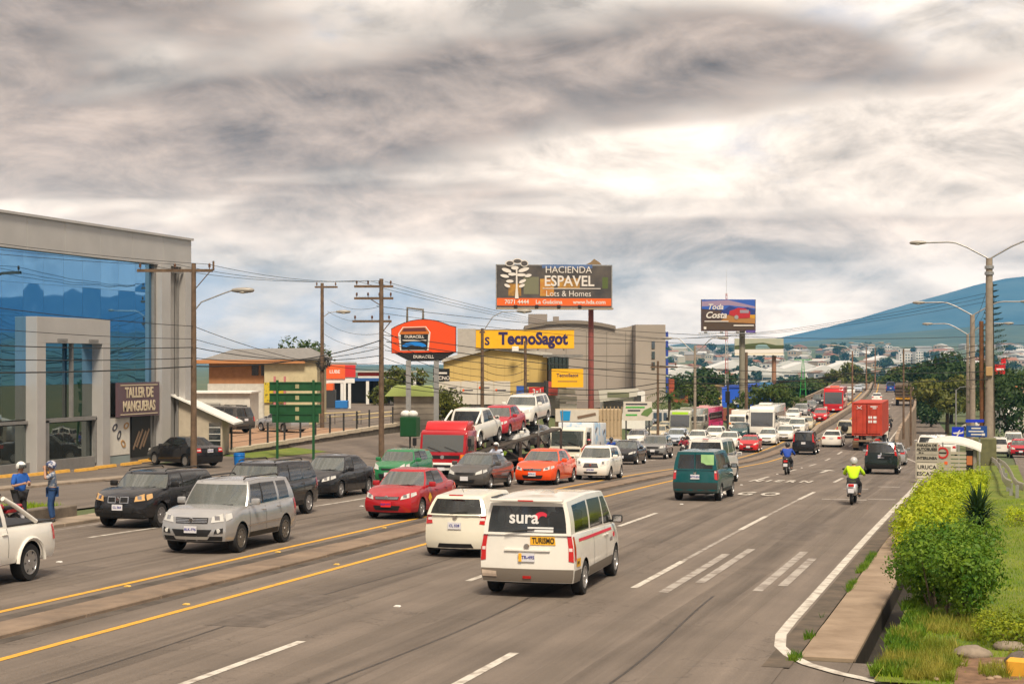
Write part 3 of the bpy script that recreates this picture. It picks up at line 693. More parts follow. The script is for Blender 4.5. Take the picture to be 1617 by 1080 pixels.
    for sg, zp in ((1, sd['pz'][0]), (-1, sd['pz'][1])):
        y = c.end(sg, 0, zp)[1]; m = MB(); m.box((0, y+sg*.022, zp), (.32, .02, .16)); p = m.build('number_plate', pm, root)
        if lod == 0:
            text('%s%03d' % (RND.choice(['BLK-', 'CL ', 'BQP-', 'MTR-']), RND.randrange(1000)), .085, PLATEB, p, (0, y+sg*.036, zp), (pi/2, 0, pi if sg > 0 else 0), .003, bold=.015)
        if lod == 0:
            e = MB(); ze = sd.get('ez', (zp+.22, zp+.25))[0 if sg > 0 else 1]; ye = c.end(sg, 0, ze)[1]
            e.lathe([(0, .0), (.05, .0), (.06, -.015)], (0, 0, 0), 'y', 14); o = e.build('emblem', CHROME, root, smooth=40); o.location = (0, ye+sg*.03, ze); o.rotation_euler = (0, 0, 0 if sg > 0 else pi)
    # mirrors, handles, door seams
    my, mz = sd['mir']
    for s in (-1, 1):
        m = MB(); x0 = c.hw(my, mz-.05); m.bbox((s*(x0+.13), my, mz+.02), (.22, .11, .16), .035, 2); m.box((s*(x0+.01), my, mz-.03), (.1, .06, .05)); mo = m.build('mirror', sd.get('mirm') or pt, root, smooth=40)
        m = MB(); m.box((s*(x0+.14), my-.06, mz+.02), (.17, .01, .11)); m.build('mirror_glass', CHROME, mo)
        if lod == 0:
            for (y, z0, z1) in sd.get('seams', []):
                m = MB(); c.ps(m, s, [(y-.007, z0), (y+.007, z0), (y+.007, z1), (y-.007, z1)], .003, 1, 5); m.build('door_seam', BLACK, root)
            for (y, z) in sd.get('handles', []):
                m = MB(); m.bbox((s*(c.hw(y, z)+.018), y, z), (.03, .18, .032), .01, 1); m.build('door_handle', sd.get('hm') or pt, root)
    if 'rails' in sd and lod < 2:
        x, y0, y1, z = sd['rails']
        for s in (-1, 1):
            m = MB(); m.tube([(s*x, y0, z-.05), (s*x, y0+.12, z), (s*x, y1-.12, z), (s*x, y1, z-.05)], .022, 6); m.build('roof_rail', DARKM, root, smooth=60)
    if lod == 0:
        for s in (-1, 1):
            sd0 = sp['green']['side'][0]; m = MB(); zb_ = sp['green']['zb']; zz = interp(zb_, sd0[0]) if isinstance(zb_, list) else zb_
            m.tube([(s*.1, sd0[0]+sp['green'].get('cf', .22)+.02, zz+.03), (s*.1-.45, sd0[0]+sp['green'].get('cf', .22)-.06, zz+.07)], .012, 5); m.build('wiper', BLACK, root)
    if extra: extra(root, c)
    return root

def sedan(L=4.35, W=1.70, H=1.47, **k):
    d = dict(L=L, W=W, zb=.22, r=.305, ax=(-L*.30, L*.295), hl=[(.60, .60), (.97, .66), (.97, .80), (.66, .70)], hls=[(L*.5-.02, .67), (L*.5-.36, .74), (L*.5-.36, .82), (L*.5-.02, .80)],
        tl=[(.62, .74), (.985, .72), (.985, .94), (.68, .93)], tls=[(-L*.5+.02, .72), (-L*.5+.28, .78), (-L*.5+.28, .92), (-L*.5+.02, .94)],
        grille=[[(-.5, .60), (.5, .60), (.56, .69), (-.56, .69)]], intake=[[(-.5, .28), (.5, .28), (.58, .42), (-.58, .42)]], pz=(.46, .80), ez=(.66, .93), mir=(.62, .98),
        deck=[(-L*.5, .93), (-L*.42, 1.0), (-L*.33, 1.0), (0, .94), (L*.2, .94), (L*.24, .95), (L*.36, .87), (L*.45, .76), (L*.5, .68)],
        seams=[(.78, .3, .93), (-.12, .3, .93), (-.98, .62, .95)], handles=[(-.0, .82), (-.88, .84)],
        green=dict(zb=[(-L*.5, .99), (0, .93), (L*.5, .93)], zt=[(-L*.3, H-.09), (-.2, H-.04), (.5, H-.07)], wb=W/2*.90, wt=W/2*.66, cf=.30, ct=.14,
            side=[(L*.20, .34, 'A'), (L*.20-.12, .28, 'G'), (.0, -.10, 'K'), (-.10, -.18, 'G'), (-.92, -.80, 'A'), (-L*.345, -.92, 'A')], tb=.06, crown=.045))
    d.update(k); return d
def hatch(L=3.85, W=1.70, H=1.52, **k):
    d = dict(L=L, W=W, zb=.22, r=.30, ax=(-L*.315, L*.315), hl=[(.62, .64), (.97, .68), (.96, .90), (.72, .80)], hls=[(L*.5-.02, .70), (L*.5-.34, .80), (L*.5-.34, .90), (L*.5-.02, .86)],
        tl=[(.76, .80), (.99, .78), (.99, 1.04), (.88, 1.06)], tls=[(-L*.5+.02, .80), (-L*.5+.22, .88), (-L*.5+.14, 1.02), (-L*.5+.02, 1.02)],
        grille=[[(-.42, .62), (.42, .62), (.5, .70), (-.5, .70)]], intake=[[(-.55, .28), (.55, .28), (.62, .48), (-.62, .48)]], pz=(.46, .76), ez=(.68, .95), mir=(.66, 1.02),
        deck=[(-L*.5, .99), (-L*.35, 1.0), (0, .96), (L*.22, .97), (L*.36, .92), (L*.46, .82), (L*.5, .76)], rr=.10, br=.16, pr=.13,
        seams=[(.80, .3, .95), (-.12, .3, .95), (-.9, .62, .97)], handles=[(-.0, .86), (-.84, .88)],
        green=dict(zb=[(-L*.5, 1.0), (0, .95), (L*.5, .95)], zt=[(-L*.45, H-.10), (-.2, H-.04), (.5, H-.07)], wb=W/2*.90, wt=W/2*.70, cf=.30, ct=.14, crb=.14, crt=.1,
            side=[(L*.22, .45, 'A'), (L*.22-.12, .38, 'G'), (-.02, -.08, 'K'), (-.12, -.16, 'G'), (-1.0, -.98, 'A'), (-L*.465, -L*.41, 'A')], tb=.06, crown=.045, rp=.88, up=.86))
    d.update(k); return d
def suv(L=4.45, W=1.81, H=1.70, **k):
    d = dict(L=L, W=W, zb=.32, r=.35, tw=.23, ax=(-L*.295, L*.30), arch=1.16, hl=[(.60, .76), (.97, .80), (.96, .98), (.66, .90)], hls=[(L*.5-.02, .80), (L*.5-.28, .86), (L*.5-.28, .98), (L*.5-.02, .96)],
        tl=[(.84, .82), (.99, .80), (.99, 1.12), (.86, 1.12)], tls=[(-L*.5+.02, .82), (-L*.5+.18, .86), (-L*.5+.18, 1.08), (-L*.5+.02, 1.10)],
        grille=[[(-.5, .74), (.5, .74), (.54, .88), (-.54, .88)]], intake=[[(-.5, .44), (.5, .44), (.62, .60), (-.62, .60)]], ftrim=[[(-.92, .33), (.92, .33), (.92, .44), (-.92, .44)]], rtrim=[[(-.92, .34), (.92, .34), (.92, .50), (-.92, .50)]],
        strim=[[(-L*.295+.45, .33), (L*.30-.45, .33), (L*.30-.45, .45), (-L*.295+.45, .45)]], pz=(.60, .92), ez=(.82, 1.05), mir=(.72, 1.16), rf=.16, pf=.10, pr=.07, rr=.06,
        deck=[(-L*.5, 1.10), (0, 1.06), (L*.19, 1.07), (L*.28, 1.08), (L*.42, 1.02), (L*.47, .95), (L*.5, .88)],
        seams=[(.86, .46, 1.04), (-.1, .46, 1.04), (-1.0, .8, 1.06)], handles=[(.02, .95), (-.9, .97)], rails=(W/2*.64, -1.5, .55, H+.03),
        green=dict(zb=[(-L*.5, 1.10), (0, 1.05), (L*.5, 1.05)], zt=[(-L*.45, H-.09), (-.2, H-.05), (.5, H-.07)], wb=W/2*.91, wt=W/2*.74, cf=.24, ct=.12, crb=.10, crt=.08,
            side=[(L*.20, .50, 'A'), (L*.20-.12, .42, 'G'), (.0, -.06, 'K'), (-.10, -.14, 'G'), (-.98, -.98, 'A'), (-1.12, -1.1, 'G'), (-L*.40, -L*.39, 'A'), (-L*.475, -L*.43, 'A')], tb=.05, crown=.04, rp=.9, up=.88))
    d.update(k); return d
def van(L=5.1, W=1.92, H=1.92, **k):
    d = dict(L=L, W=W, zb=.30, r=.335, tw=.22, ax=(-1.62, 1.58), arch=1.15, hl=[(.64, .74), (.97, .78), (.96, 1.02), (.74, .92)], hls=[(L*.5-.02, .78), (L*.5-.3, .90), (L*.5-.3, 1.02), (L*.5-.02, .98)],
        tl=[(.885, .72), (.995, .70), (.995, 1.20), (.90, 1.20)], tls=[(-L*.5+.02, .72), (-L*.5+.13, .74), (-L*.5+.11, 1.18), (-L*.5+.02, 1.18)],
        grille=[[(-.55, .74), (.55, .74), (.58, .86), (-.58, .86)]], intake=[[(-.5, .40), (.5, .40), (.6, .54), (-.6, .54)]],
        pz=(.52, .78), ez=(.80, .98), mir=(1.32, 1.22), rf=.30, pf=.12, pr=.045, rr=.03, br=.06,
        deck=[(-L*.5, 1.22), (0, 1.16), (1.1, 1.12), (1.7, 1.12), (2.2, 1.02), (L*.5, .92)],
        seams=[(1.42, .4, 1.1), (.52, .4, 1.14), (-.75, .45, 1.15)], handles=[(.62, .98), (.38, .98)],
        green=dict(zb=[(-L*.5, 1.20), (0, 1.15), (1.5, 1.11), (L*.5, 1.10)], zt=[(-L*.5, H-.09), (-.4, H-.03), (.9, H-.08)], wb=W/2*.92, wt=W/2*.80, cf=.34, ct=.16, crb=.05, crt=.05,
            side=[(1.60, .86, 'A'), (1.46, .78, 'G'), (.56, .46, 'A'), (.44, .38, 'G'), (-.80, -.80, 'A'), (-.92, -.92, 'G'), (-2.16, -2.10, 'A'), (-L*.492, -L*.475, 'A')], tb=.03, crown=.045, rp=.90, up=.86, bow=.03))
    d.update(k); return d

PW = paint('white', (.74, .72, .67)); PWW = paint('warm_white', (.68, .65, .55)); PS = paint('silver', (.42, .42, .425), .5); PB = paint('black', (.012, .012, .014)); PR = paint('red', (.36, .012, .018))
PO = paint('orange', (.78, .075, .01)); PBR = paint('bright_red', (.55, .02, .025)); PG = paint('graphite', (.085, .08, .075), .3); PT = paint('teal', (.004, .075, .085)); PGR = paint('green', (.02, .17, .06)); PDG = paint('dark_green', (.01, .018, .016)); PBL = paint('pale_blue', (.42, .48, .58)); PBE = paint('beige', (.48, .42, .30)); PDT = paint('dark_teal', (.02, .07, .08))
PGY = paint('grey', (.22, .22, .22), .3); PBU = paint('blue', (.02, .07, .30)); PRC = paint('crimson', (.42, .015, .03))
GREYB = mat('grey_bumper', (.16, .135, .11), .6)
OUT = 0.; 
def out(lane, Y): return P(lane, Y, .0), -head(Y), math.atan((zr(Y+1)-zr(Y-1))/2)
def place(sp, name, label, cat, lane, Y, pt, inbound=False, yaw=0, low=False, dz=0, **k):
    p, h, rx = out(lane, Y)
    if low: p = (lane+cx(Y), Y, gz(max(lane, -30), Y)+.008)
    rz = h+radians(yaw)+(pi if inbound else 0)
    return make_car(sp, name, label, cat, (p[0], p[1], p[2]+.004+dz), rz, pt, rx=(-rx if inbound else rx), **k)
TXW = mat('sticker_white', (.7, .7, .7), .6); TXR = mat('sticker_red', (.55, .02, .05), .6); TXY = mat('sticker_yellow', (.72, .38, .02), .6)

# --- white tourist minivan in the middle of the road
def van_extra(root, c):
    g = c.sp['green']
    def rw(x, t): # point on the rear window
        zb = 1.20; zt = c.sp['H0']-.09; yb = -c.sp['L']*.492-.05*(1-(x/.85)**2); yt = -c.sp['L']*.475-.05*(1-(x/.75)**2)
        return (x, lerp(yb, yt, t)-.012, lerp(zb, zt, t))
    rp = text('sura', .34, TXW, root, rw(-.06, .52), (pi/2-.06, 0, 0), .003, bold=.02, name='lettering')
    m = MB()
    for k in range(2):
        for i in range(9):
            a, b = [(.2+.11*cos(t), .0+.11*sin(t)) for t in (2.6-i*.3, 2.6-(i+1)*.3)]; w = .045 if k == 0 else .0
        pts = []
    for i in range(10):
        t = 2.9-i*.24; pts.append((.42+.15*cos(t), -.02+.15*sin(t)))
    q = [rw(.28+(x-.42)*1., .50+z/.62) for x, z in pts]; q2 = [rw(.28+(x-.42)*.55+.03, .50+z*.55/.62-.03) for x, z in pts]
    m.grid([q, q2]); m.build('logo_mark', TXR, root)
    m = MB(); m.grid([[rw(.02, .10), rw(.52, .10)], [rw(.02, .17), rw(.52, .17)]]); m.grid([[rw(.02, .20), rw(.52, .20)], [rw(.02, .25), rw(.52, .25)]]); m.build('window_sticker', TXW, root)
    m = MB(); c.pe(m, -1, [(.08, 1.02), (.62, 1.02), (.62, 1.175), (.08, 1.175)], .014); m.build('sign_panel', TXY, root)
    y = c.end(-1, .35, 1.1)[1]-.018
    text('TURISMO', .15, INK, root, (.325, y, 1.098), (pi/2, 0, .035), .003, bold=.02, sx=.68)
    m = MB(); c.ps(m, 1, [(-2.4, .60), (-2.12, .60), (-2.12, .76), (-2.4, .76)], .010, 2, 1); m.build('sticker', TXY, root)
    text('15225', .07, INK, root, (c.hw(-2.26, .68)+.014, -2.26, .68), (pi/2, 0, pi/2), .002)
    m = MB(); c.ps(m, 1, [(-2.15, 1.06), (1.15, 1.02), (1.15, 1.075), (-2.15, 1.12)], .006); m.build('red_stripe', TXR, root)
    m = MB(); c.pe(m, -1, [(-.08, .375), (.1, .375), (.1, .43), (-.08, .43)], .022, 2, 1); m.build('reflector', LAMPR, root)
    m = MB(); c.pe(m, -1, [(-.48, .90), (.5, .90), (.5, .93), (-.48, .93)], .035, 6, 1); m.build('plate_garnish', PW, root)
    text('sura', .16, mat('sticker_grey', (.2, .17, .18), .6), root, (c.hw(1.0, .86)+.008, 1.0, .86), (pi/2, 0, pi/2), .002, bold=.02)
    m = MB(); m.lathe([(0, 0), (.05, 0), (.06, .01)], (c.hw(1.28, .92)+.006, 1.28, .92), 'x', 12); m.build('logo_mark', TXR, root)
    m = MB(); m.bbox((0, -2.56, 1.86), (1.42, .16, .05), .02, 2); sp_ = m.build('spoiler', PW, root, smooth=40)
    m = MB(); m.box((0, -2.645, 1.86), (.3, .012, .025)); m.build('brake_light', LAMPR, sp_)
    m = MB(); m.tube([(-.4, -2.60, 1.26), (.16, -2.575, 1.32)], .014, 5); m.build('rear_wiper', BLACK, root)
    m = MB(); m.box((-.12, -2.583, .78), (.06, .012, .155)); m.build('plate_strip', PLATEY, root)
    m = MB(); c.pe(m, -1, [(-.98, .40), (-.66, .40), (-.66, .50), (-.98, .52)], .016, 4, 2); m.build('scrape_patch', mat('bare_bumper_patch', (.5, .4, .32), .7, var=.2), root)
V = van(H0=1.92, ftrim=[[(-.97, .31), (.97, .31), (.97, .40), (-.97, .40)]], rtrim=[[(-.995, .31), (.995, .31), (.995, .56), (-.995, .56)]],
    strim=[[(-1.22, .31), (1.18, .31), (1.18, .50), (-1.22, .50)], [(-2.5, .31), (-2.03, .31), (-2.03, .54), (-2.5, .54)]], mirm=BLACK)
place(V, 'passenger_van', 'white tourist van with TURISMO sign and white logo on its dark rear window', 'van', -8.75, 32.0, PW, yaw=2.5, lower_m=GREYB, extra=van_extra, style=8)
# --- white hatchback beside it
def swift_extra(root, c):
    m = MB(); m.box((0, -1.80, 1.46), (.34, .03, .03)); m.build('brake_light', LAMPR, root)
    m = MB(); m.cyl((0, -1.2, 1.5), (0, -1.45, 1.66), .006, n=5); m.build('antenna', BLACK, root)
    m = MB(); m.tube([(-.1, -1.93, 1.06), (.3, -1.90, 1.10)], .013, 5); m.build('rear_wiper', BLACK, root)
place(hatch(rtrim=[[(-.6, .24), (.6, .24), (.52, .34), (-.52, .34)]], pr=.10), 'hatchback', 'small white hatchback driving beside the white tourist van', 'car', -12.27, 37.66, PWW, extra=swift_extra, yaw=1)

def roof_glass(root, c): pass
# --- inbound traffic near the camera
def vit_extra(root, c):
    m = MB(); c.pe(m, 1, [(-.5, .36), (.5, .36), (.56, .43), (-.56, .43)], .02, 6, 1); m.build('skid_plate', mat('satin_silver', (.5, .48, .45), .4, .5), root)
    for s in (-1, 1):
        m = MB(); c.pe(m, 1, [(s*.68, .50), (s*.93, .52), (s*.93, .64), (s*.72, .60)], .012); fl = m.build('fog_lamp_housing', BLACK, root)
        m = MB(); y = c.end(1, s*.8, .57)[1]; m.lathe([(0, .02), (.05, .02), (.055, 0)], (s*.8*c.hw(c.sp['L']/2, .57), y, .57), 'y', 10); m.build('fog_lamp', LAMPW, fl)
        m = MB(); c.ps(m, s, [(-1.0, .62), (.95, .60), (.95, .63), (-1.0, .66)], .012); m.build('side_moulding', CHROME, root)
place(suv(W=1.84, H=1.72, style_=1), 'silver_suv', 'silver compact suv leading the inbound cars beside a dark suv', 'car', -18.43, 36.6, PS, True, yaw=1.5, extra=vit_extra, style=10, wmat=mat('grey_rim', (.2, .19, .18), .35, .7), driver='driver in pale shirt behind the windscreen of the silver suv')
def bmw_extra(root, c):
    for s in (-1, 1):
        m = MB(); c.pe(m, 1, [(s*.07, .72), (s*.40, .72), (s*.42, .90), (s*.09, .90)], .02); g = m.build('grille', CHROME, root)
        m = MB(); c.pe(m, 1, [(s*.10, .74), (s*.37, .74), (s*.39, .88), (s*.12, .88)], .026); m.build('grille_insert', BLACK, g)
place(suv(L=4.47, W=1.80, H=1.56, grille=[], mirm=BLACK), 'dark_suv', 'black suv with twin kidney grille and lit amber headlights', 'car', -23.55, 42.0, PB, True, yaw=1, extra=bmw_extra, lampm=mat('warm_lamp', (.62, .38, .16), .15, coat=1.), style=10, driver='driver in dark shirt inside the black suv with amber headlights')
place(suv(L=4.6, W=1.85, H=1.70), 'dark_suv', 'black suv with silver roof rails close behind the silver suv', 'car', -21.65, 45.2, PB, True, yaw=1, style=8)
def pickup_extra(double=True):
    def f(root, c):
        pass
    return f
def pickup(L=5.35, W=1.86, H=1.83, **k):
    d = suv(L=L, W=W, H=H, r=.385, tw=.26, zb=.42, ax=(-1.55, 1.66), arch=1.15, mir=(.95, 1.28), pz=(.70, .72), ez=(.95, .98), rails=None,
        deck=[(-L*.5, 1.12), (-.75, 1.12), (.9, 1.16), (1.25, 1.18), (2.0, 1.12), (2.4, 1.05), (L*.5, .98)], crown=.03, hl=[(.62, .86), (.97, .88), (.96, 1.06), (.66, 1.0)], hls=[(L*.5-.02, .88), (L*.5-.28, .92), (L*.5-.28, 1.06), (L*.5-.02, 1.04)],
        grille=[[(-.55, .76), (.55, .76), (.58, .98), (-.58, .98)]], intake=[[(-.6, .50), (.6, .50), (.66, .64), (-.66, .64)]], tl=[(.86, .78), (.99, .77), (.99, 1.10), (.87, 1.10)], tls=[(-L*.5+.02, .78), (-L*.5+.12, .78), (-L*.5+.12, 1.08), (-L*.5+.02, 1.10)],
        strim=[], seams=[(1.2, .55, 1.14), (.25, .55, 1.14), (-.72, .55, 1.14)], handles=[(.36, 1.02), (-.6, 1.02)], ftrim=[[(-.92, .44), (.92, .44), (.92, .5), (-.92, .5)]], rtrim=[[(-.96, .44), (.96, .44), (.96, .64), (-.96, .64)]],
        green=dict(zb=[(-.9, 1.12), (1.2, 1.16)], zt=[(-.7, H-.07), (.2, H-.04), (.6, H-.07)], wb=W/2*.90, wt=W/2*.74, cf=.26, ct=.12, crb=.02, crt=.04,
            side=[(1.08, .62, 'A'), (.96, .55, 'G'), (.22, .14, 'K'), (.12, .06, 'G'), (-.66, -.56, 'A'), (-.80, -.68, 'A')], crown=.04, rp=.86, up=.88))
    d.update(k); d = {a: b for a, b in d.items() if b is not None}; return d
def bed_extra(root, c):
    sp = c.sp; L = sp['L']; m = MB(); m.bbox((0, -L*.5+.93, 1.165), (sp['W']*.84, 1.78, .03), .01, 1); m.build('bed_cover', BLACK, root)
    for s in (-1, 1):
        m = MB(); m.tube([(s*.72, -.85, 1.72), (s*.76, -1.2, 1.56), (s*.80, -1.95, 1.18)], .05, 8); m.build('sport_bar', sp.get('bar', PW), root, smooth=60)
        m = MB(); a = c.sp['ax'][0]; pts = [(a+.50*cos(t), .385+.50*sin(t)) for t in [pi*i/10 for i in range(11)]]
        m.tube([(s*(c.hw(a, .7)+.01), y, max(z, .40)) for y, z in pts], .035, 5); m.build('wheel_arch_flare', PW, root, smooth=60)
place(pickup(W=1.90), 'pickup_truck', 'white double cab pickup leaving the frame beside two pedestrians', 'pickup', -19.9, 27.2, PW, True, yaw=2, extra=bed_extra, style=6)
def taxi_extra(root, c):
    for s in (-1, 1):
        m = MB(); c.ps(m, s, [(.62, .44), (.78, .60), (.62, .76), (.46, .60)], .012, 2, 2); m.build('door_badge', TXY, root)
place(sedan(L=4.3, W=1.69), 'red_sedan', 'dark red sedan taxi with red plate and yellow door badge', 'car', -17.65, 47.35, PR, True, plate='r', extra=taxi_extra, driver='driver in pale shirt inside the dark red taxi')
place(sedan(L=4.42, W=1.70, H=1.50), 'black_sedan', 'black sedan with chrome trimmed grille driving in the outer inbound lane', 'car', -23.5, 54.9, PB, True, style=7, driver='driver in dark shirt inside the black sedan of the outer inbound lane')
place(hatch(L=3.7, W=1.62, H=1.48), 'green_hatchback', 'old green hatchback beside the red truck cab', 'car', -23.9, 63.2, PGR, True, lod=1)
place(sedan(L=4.3, W=1.66, H=1.42, r=.29), 'grey_sedan', 'weathered grey sedan behind the dark red taxi', 'car', -20.0, 61.6, PG, True, lod=1, style=0)
place(sedan(L=4.54, W=1.76, H=1.48), 'orange_sedan', 'bright orange sedan in front of a small white hatchback', 'car', -18.6, 66.4, PO, True, driver='driver in pale shirt inside the orange sedan')
place(hatch(L=3.64, W=1.60, H=1.55, grille=[[(-.5, .56), (.5, .56), (.42, .76), (-.42, .76)]], intake=[[(-.4, .30), (.4, .30), (.45, .38), (-.45, .38)]]), 'white_hatchback', 'small white hatchback with large black grille behind the orange sedan', 'car', -17.46, 71.5, PW, True, driver='driver in dark shirt inside the white hatchback with black grille')
# --- black sedan parked nose-in by the glass building
make_car(sedan(L=4.5, W=1.75, H=1.44), 'parked_sedan', 'black sedan parked nose-in by the glass building', 'car', (-38.6, 71.6, gz(-38.6, 71.6)+.01), radians(62), PB, style=7)
make_car(suv(L=4.9, W=1.9, H=1.85), 'parked_suv', 'dark grey off-road wagon parked on the terracotta terrace', 'car', (-51.5, 101, gz(-51, 101)+.13), radians(68), PG, lod=1)
make_car(sedan(L=4.4, W=1.7, H=1.42), 'parked_sedan', 'silver sedan parked next to the off-road wagon on the terrace', 'car', (-48.2, 103.5, gz(-48, 103.5)+.13), radians(62), PS, lod=1)

# --- outbound traffic
def kangoo_extra(root, c):
    m = MB(); m.box((0, -2.03, 1.37), (.035, .03, .72)); m.build('door_split', PT, root)
    m = MB(); m.box((.44, -1.992, 1.47), (.46, .008, .36)); m.build('window_paper', mat('pale_green_paper', (.32, .55, .24), .7, var=.15), root)
K_ = van(L=4.05, W=1.68, H=1.81, H0=1.81, r=.30, ax=(-1.28, 1.30), mir=(.98, 1.15), tl=[(.87, .78), (.995, .76), (.995, 1.36), (.90, 1.36)], tls=[(-2.0, .78), (-1.9, .8), (-1.9, 1.1), (-2.0, 1.1)], deck=[(-2.03, 1.12), (0, 1.08), (.9, 1.05), (1.4, 1.02), (1.85, .88), (2.03, .8)],
    rtrim=[[(-.99, .31), (.99, .31), (.99, .66), (-.99, .66)]], ftrim=[[(-.97, .31), (.97, .31), (.97, .5), (-.97, .5)]], strim=[[(-.9, .31), (.9, .31), (.9, .42), (-.9, .42)]], pz=(.55, .86), ez=(.8, 1.0), seams=[(1.05, .4, 1.04), (.1, .4, 1.06)], handles=[(.2, .95), (-.05, .95)], mirm=BLACK,
    green=dict(zb=[(-2.03, 1.10), (.9, 1.05), (2, 1.04)], zt=[(-2, 1.73), (0, 1.77), (.6, 1.73)], wb=.77, wt=.64, cf=.3, ct=.14, crb=.04, crt=.04, side=[(1.18, .62, 'A'), (1.06, .55, 'G'), (.16, .10, 'A'), (.06, .02, 'G'), (-.9, -.9, 'A'), (-1.0, -1.0, 'G'), (-1.74, -1.70, 'A'), (-1.99, -1.92, 'A')], crown=.04, rp=.82, up=.86, bow=.03))
place(K_, 'teal_van', 'dark teal leisure van with pale green paper in its rear window', 'van', -10.41, 58.55, PT, extra=kangoo_extra, lower_m=mat('dark_grey_bumper', (.03, .035, .034), .6), style=7)
def hiace_extra(root, c):
    m = MB(); m.box((0, -2.33, 1.93), (.25, .03, .03)); m.build('brake_light', LAMPR, root)
place(van(L=4.7, W=1.70, H=1.98, H0=1.98, tl=[(.88, .74), (.99, .74), (.99, 1.06), (.90, 1.06)], ax=(-1.2, 1.35)), 'white_microbus', 'plain white microbus ahead of the teal van', 'van', -12.02, 70.3, PW, extra=hiace_extra, lod=1, style=0)
place(suv(L=4.7, W=1.84, H=1.84, tl=[(.84, 1.02), (.99, 1.0), (.95, 1.62), (.84, 1.62)]), 'black_suv', 'tall black off-road wagon with red lamps up its rear pillars', 'car', -13.0, 128.8, PB, lod=1)
place(sedan(L=4.6, W=1.78, H=1.46), 'white_sedan', 'white sedan with glowing tail lamps following a wagon with spare wheel', 'car', -11.94, 143.6, PW, lod=1)
def spare_extra(root, c):
    m = MB(); L = c.sp['L']; m.lathe([(0, 0), (.2, 0), (.30, .04), (.34, .10), (.34, .18)], (0, -L/2-.19, .98), 'y', 18); m.build('spare_wheel', BLACK, root, smooth=50)
place(suv(L=4.2, W=1.72, H=1.72), 'beige_wagon', 'pale off-road wagon with black spare wheel on its tail', 'car', -11.9, 159.4, PBE, lod=1, extra=spare_extra)
def crv_extra(root, c):
    m = MB(); m.bbox((.25, -2.30, .95), (.5, .06, .10), .02, 1); m.build('tailgate_garnish', BLACK, root)
place(suv(L=4.45, W=1.78, H=1.70, tl=[(.86, .98), (.99, .96), (.93, 1.52), (.85, 1.52)]), 'dark_green_suv', 'dark green suv in the right lane ahead of the scooter', 'car', -5.57, 87.6, PDG, lod=0, extra=crv_extra)
place(sedan(L=4.4, W=1.70, H=1.45), 'silver_sedan', 'silver sedan just ahead of the dark green suv', 'car', -5.7, 108.7, PS, lod=1)
place(suv(L=4.6, W=1.75, H=1.7), 'white_wagon', 'white wagon with amber lamp on the exit ramp behind the bus stop signs', 'car', -3.6, 127.0, PW, lod=1)
place(sedan(L=4.4, W=1.72), 'white_sedan', 'white sedan climbing the overpass in front of the red container', 'car', -12.9, 265, PW, lod=2)
place(sedan(L=4.2, W=1.70), 'red_car', 'red car near the top of the overpass beside the dump truck', 'car', -8.0, 335, PBR, lod=2)
place(van(L=4.6, W=1.8, H=2.1, H0=2.1), 'blue_van', 'blue and white van near the top of the overpass', 'van', -11.3, 331, PBU, lod=2)

